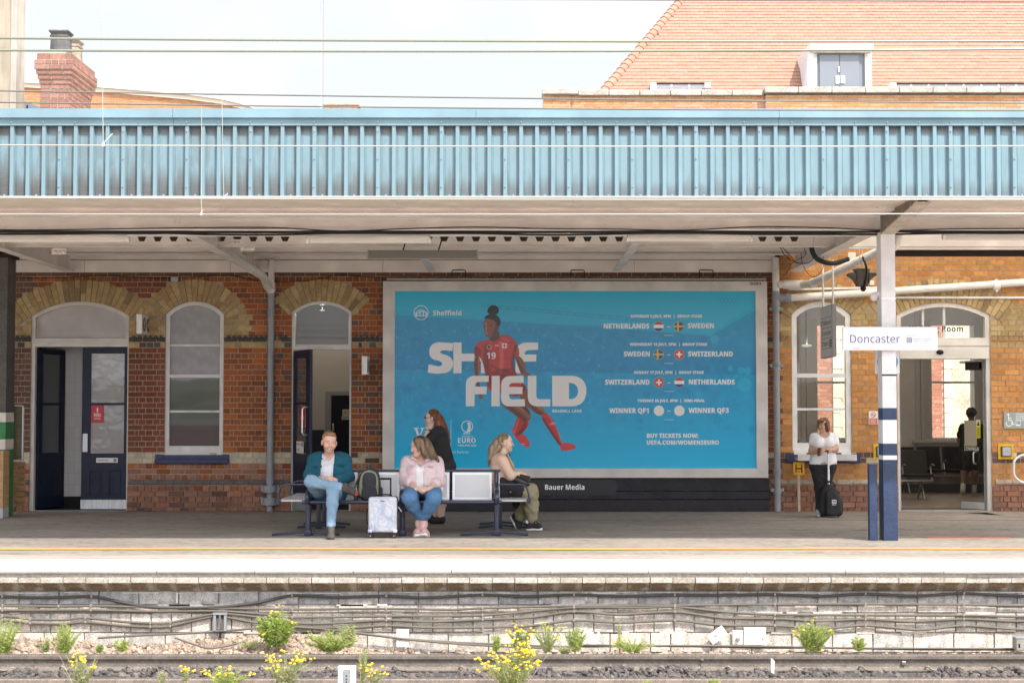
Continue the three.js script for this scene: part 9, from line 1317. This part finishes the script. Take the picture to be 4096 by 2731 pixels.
// ---- the big tiled roof and its parapet
{
const z = -17, u = (CAMZ - z) / FOC, t = thing('tiled_roof_building', 'building with a steep pink tiled roof behind a brick parapet with stone coping', 'building', [0, 0, z]);
const cols = brickOf([[0.50, 0.27, 0.13], [0.55, 0.31, 0.155], [0.46, 0.24, 0.115], [0.52, 0.33, 0.19]]), yC = Y(382, z), yB = Y(450, z), xA = X(2172, z, 400), xB = X(4400, z, 400);
part('wall', [box(xA + 0.02, xB, 0, yC, -1.0, -0.008), box(X(2172, z, 400), X(2281, z, 400), 0, yC - 0.001, -0.5, 0.05), box(X(3062, z, 400), xB, 0, yC - 0.002, -0.5, 0.11)], mortar, t);
const put = (zz) => (m, q, y) => m.position.set(q, y, zz);
const top = Y(384, z), n = 6, ch = 11.4 * u; lay(t, cols, X(2283, z, 400), X(3060, z, 400), top - n * ch, top, ch, 0.36, put(0)); lay(t, cols, X(2173, z, 400), X(2281, z, 400), top - n * ch, top, ch, 0.36, put(0.058)); lay(t, cols, X(3063, z, 400), X(4120, z, 400), top - n * ch, top, ch, 0.36, put(0.118));
const stone = [mat(rgb(0.40, 0.375, 0.335), { map: T.rough, scale: 1, rough: 0.95 }), mat(rgb(0.44, 0.41, 0.37), { map: T.rough, scale: 1, rough: 0.95 }), mat(rgb(0.42, 0.395, 0.36), { map: T.rough, scale: 1, rough: 0.95 })];
for (let p = 2312; p < 3060; p += 123) part('coping_stone', box(X(p, z, 370) + 0.006, X(Math.min(3054, p + 123), z, 370) - 0.006, Y(384, z), Y(362, z), -0.6, 0.12, 0.02), pick(stone), t);
part('coping_stone', box(X(2168, z, 370), X(2310, z, 370), Y(381, z), Y(359, z), -0.6, 0.2, 0.02), stone[1], t);
for (let p = 3054; p < 4400; p += 134) part('coping_stone', box(X(p, z, 370) + 0.006, X(p + 134, z, 370) - 0.006, Y(377, z), Y(354, z), -0.6, 0.26, 0.02), pick(stone), t);
const zr = z - 1.0, S = 0.84, roofP = (px, py) => { // point of the roof plane seen at a pixel
const o = camera.position, d = at(px, py, 0).sub(o), y0 = Y(372, zr); const k = (y0 - o.y + S * (o.z - zr) * -1) / (d.y + S * d.z); return o.clone().addScaledVector(d, k); };
const y0 = Y(372, zr), L = Math.hypot(1, S), dir = V(0, S / L, -1 / L), nrm = V(0, 1 / L, S / L), org = V(0, y0 - 0.0, zr), inPlane = (px, py) => { const p = roofP(px, py).sub(org); return [p.x, p.dot(dir)]; };
const [hx0, hy0] = inPlane(2418, 366), [hx1, hy1] = inPlane(2735, -8), slope = (hx1 - hx0) / (hy1 - hy0), hip = (v) => hx0 + slope * (v - hy0), vMax = inPlane(3400, -120)[1], xR = inPlane(4300, 300)[0] + 3;
const nRows = 30, vTop = inPlane(3200, -10)[1], vBot = inPlane(3200, 372)[1], g = (vTop - vBot) / nRows, tw = 0.27;
const sub3 = sub('tiled_roof', t);
const loc = (x, v, h) => org.clone().add(V(x, 0, 0)).addScaledVector(dir, v).addScaledVector(nrm, h).sub(t.position);
const quadG = (pts) => { const P = []; for (const [a, b, c] of [[0, 1, 2], [0, 2, 3]]) for (const q of [pts[a], pts[b], pts[c]]) P.push(q.x, q.y, q.z); const G = new THREE.BufferGeometry(); G.setAttribute('position', new THREE.Float32BufferAttribute(P, 3)); G.computeVertexNormals(); return plain(G); };
part('underlay', quadG([loc(hip(vBot - 1), vBot - 1, -0.02), loc(xR, vBot - 1, -0.02), loc(xR, vMax + 2, -0.02), loc(hip(vMax + 2), vMax + 2, -0.02)]), mat(rgb(0.40, 0.23, 0.16), { rough: 0.9, side: THREE.DoubleSide }), sub3);
part('side_slope', quadG([loc(hip(vBot - 1), vBot - 1, -0.03), loc(hip(vMax + 2), vMax + 2, -0.03), loc(hip(vMax + 2), vMax + 2, -3).add(V(0, 0, -6)), loc(hip(vBot - 1), vBot - 1, -0.03).add(V(0, 0, -16))]), mat(rgb(0.45, 0.25, 0.17), { rough: 0.9, side: THREE.DoubleSide }), sub3);
const tcol = [[0.335, 0.178, 0.128], [0.34, 0.184, 0.132], [0.328, 0.169, 0.119], [0.35, 0.194, 0.143], [0.337, 0.182, 0.128], [0.33, 0.179, 0.134]], tms = tcol.map((q) => mat(rgb(...q), { map: T.grain, scale: 1.2, rough: 0.9 })), tmV = mat(0xffffff, { vertexColors: true, map: T.grain, scale: 1.2, rough: 0.9 });
const ang = Math.atan(S), tileG = box(-tw / 2 + 0.0012, tw / 2 - 0.0012, -0.011, 0.011, -0.03, g + 0.035).rotateX(-0.075), tiles = [];
for (let k = 0; k < nRows + 3; k++) { const v = vBot + k * g; let x = (Math.floor(hip(v) / tw + 0.4) + (k & 1 ? 0 : 0.5)) * tw - 0.1; while (x < X(4200, zr - 8)) { tiles.push([x + tw / 2, v]); x += tw; } }
const keep = new Set(); { let s = 3; while (keep.size < 300) { keep.add(Math.floor(rnd() * tiles.length)); } }
const rest = [];
tiles.forEach(([x, v], i) => { const p = loc(x, v, 0.016 + rr(-0.003, 0.003)), q = new THREE.Euler(ang, 0, rr(-0.008, 0.008)); if (keep.has(i)) { const m = part('roof_tile', tileG, pick(tms), sub3); m.position.copy(p); m.rotation.copy(q); m.rotation.x = ang; m.scale.z = -1; m.scale.z = 1; m.position.copy(p); m.rotation.x = ang; } else { const gg = tileG.clone(); gg.applyMatrix4(new THREE.Matrix4().compose(p, new THREE.Quaternion().setFromEuler(q), V(1, 1, 1))); rest.push(tint(gg, pick(tcol))); } });
part('tile_courses', rest, tmV, sub3).userData.kind = 'stuff';
const hg = plain(new THREE.CylinderGeometry(0.12, 0.15, 0.42, 10, 1, false, -Math.PI / 2, Math.PI)), hd = loc(hip(1), 1, 0).sub(loc(hip(0), 0, 0)).normalize();
for (let v = vBot - 0.2; v < vTop + 0.6; v += 0.27) { const m = part('hip_tile', hg, pick(tms), sub3); m.position.copy(loc(hip(v), v, 0.0)); const q = new THREE.Quaternion().setFromRotationMatrix(new THREE.Matrix4().makeBasis(hd.clone().cross(nrm).normalize(), hd, hd.clone().cross(nrm).normalize().cross(hd))); m.quaternion.copy(q); }
const dm = sub('dormer', t); const zd = z - 0.75, bx = (a, b, c, d2, e, f, bev = 0) => box(X(a, zd, 280), X(b, zd, 280), Y(d2, zd), Y(c, zd), e - t.position.z, f - t.position.z, bev);
const wh = mat(rgb(0.78, 0.77, 0.79), { map: T.soft, scale: 0.6, rough: 0.5 }), gry = mat(rgb(0.20, 0.225, 0.265), { rough: 0.5 }), wd = mat(rgb(0.52, 0.48, 0.43), { map: T.wood, scale: 1, rough: 0.8 });
part('cheek', [extrude([[0, Y(365, zd) - 0.3], [0, Y(185, zd)], [-2.6, Y(185, zd)], [-0.1, Y(365, zd) - 0.3]], 0.06, 0).rotateY(-Math.PI / 2).translate(X(3241, zd, 280), 0, zd - t.position.z), bx(3186 + 50, 3488, 178, 400, zd - 2.5, zd - 2.4)], wh, dm);
part('cheek', [extrude([[0, Y(365, zd) - 0.3], [0, Y(185, zd)], [-2.6, Y(185, zd)], [-0.1, Y(365, zd) - 0.3]], 0.06, 0).rotateY(-Math.PI / 2).translate(X(3488, zd, 280), 0, zd - t.position.z)], wh, dm);
part('side_cladding', (() => { const A = at(3236, 205, zd), B = at(3236, 366, zd), C = at(3212, 366, zd - 0.2), D2 = at(3196, 236, zd - 1.3); return quadG([A, D2, C, B].map((p) => p.sub(t.position))); })(), mat(rgb(0.62, 0.62, 0.65), { rough: 0.5, side: THREE.DoubleSide }), dm);
part('flat_roof', bx(3238, 3492, 178, 202, zd - 2.6, zd + 0.16, 0.01), wh, dm); part('board', [bx(3236, 3258, 202, 372, zd - 0.1, zd + 0.02), bx(3470, 3488, 202, 372, zd - 0.1, zd + 0.02)], wh, dm);
part('lintel', bx(3244, 3484, 203, 212, zd - 0.1, zd + 0.1, 0.01), wd, dm); part('jamb', bx(3256, 3268, 212, 372, zd - 0.1, zd + 0.03), wd, dm); part('jamb', bx(3461, 3472, 212, 372, zd - 0.1, zd + 0.03), wd, dm);
part('door_frame', bx(3268, 3461, 212, 372, zd - 0.2, zd - 0.06), gry, dm);
for (const [a, b] of [[3280, 3360], [3362, 3440]]) { const d2 = sub('loft_door', dm); part('leaf', bx(a, b, 217, 370, zd - 0.06, zd - 0.02, 0.006), gry, d2); }
part('door_plate', [bx(3344, 3359, 302, 334, zd - 0.02, zd + 0.01), bx(3364, 3381, 302, 333, zd - 0.02, zd + 0.01), bx(3354, 3359, 266, 288, zd - 0.02, zd + 0.02)], wh, dm);
const lead = mat(rgb(0.74, 0.745, 0.77), { map: T.soft, scale: 1, rough: 0.6 });
for (const [a, b] of [[2602, 2840], [3560, 4400]]) { const r = sub('rooflight', t); part('upstand', [box(X(a, zr, 350), X(a + 22, zr, 350), Y(372, zr), Y(334, zr), -1.6, -0.86), box(X(b - 22, zr, 350), X(b, zr, 350), Y(372, zr), Y(334, zr), -1.6, -0.86)], lead, r); part('pane', box(X(a + 20, zr, 350), X(b - 20, zr, 350), Y(372, zr), Y(338, zr), -1.6, -0.95), mat(rgb(0.52, 0.53, 0.56), { rough: 0.4 }), r); part('rail', bar(at(a + 24, 351, zr + 0.16).sub(t.position), at(b + 5, 351, zr + 0.16).sub(t.position), 0.022), M.pipeGrey, r); part('flashing', box(X(a + 10, zr, 350), X(b - 10, zr, 350), Y(338, zr), Y(333, zr), -1.7, -0.9, 0.01), M.dark, r); for (let p = a + 80; p < b - 30; p += 70) part('strap', box(X(p, zr, 350), X(p + 8, zr, 350), Y(370, zr), Y(336, zr), -0.949, -0.93), lead, r); }
}
}
renderer.render(scene, camera);
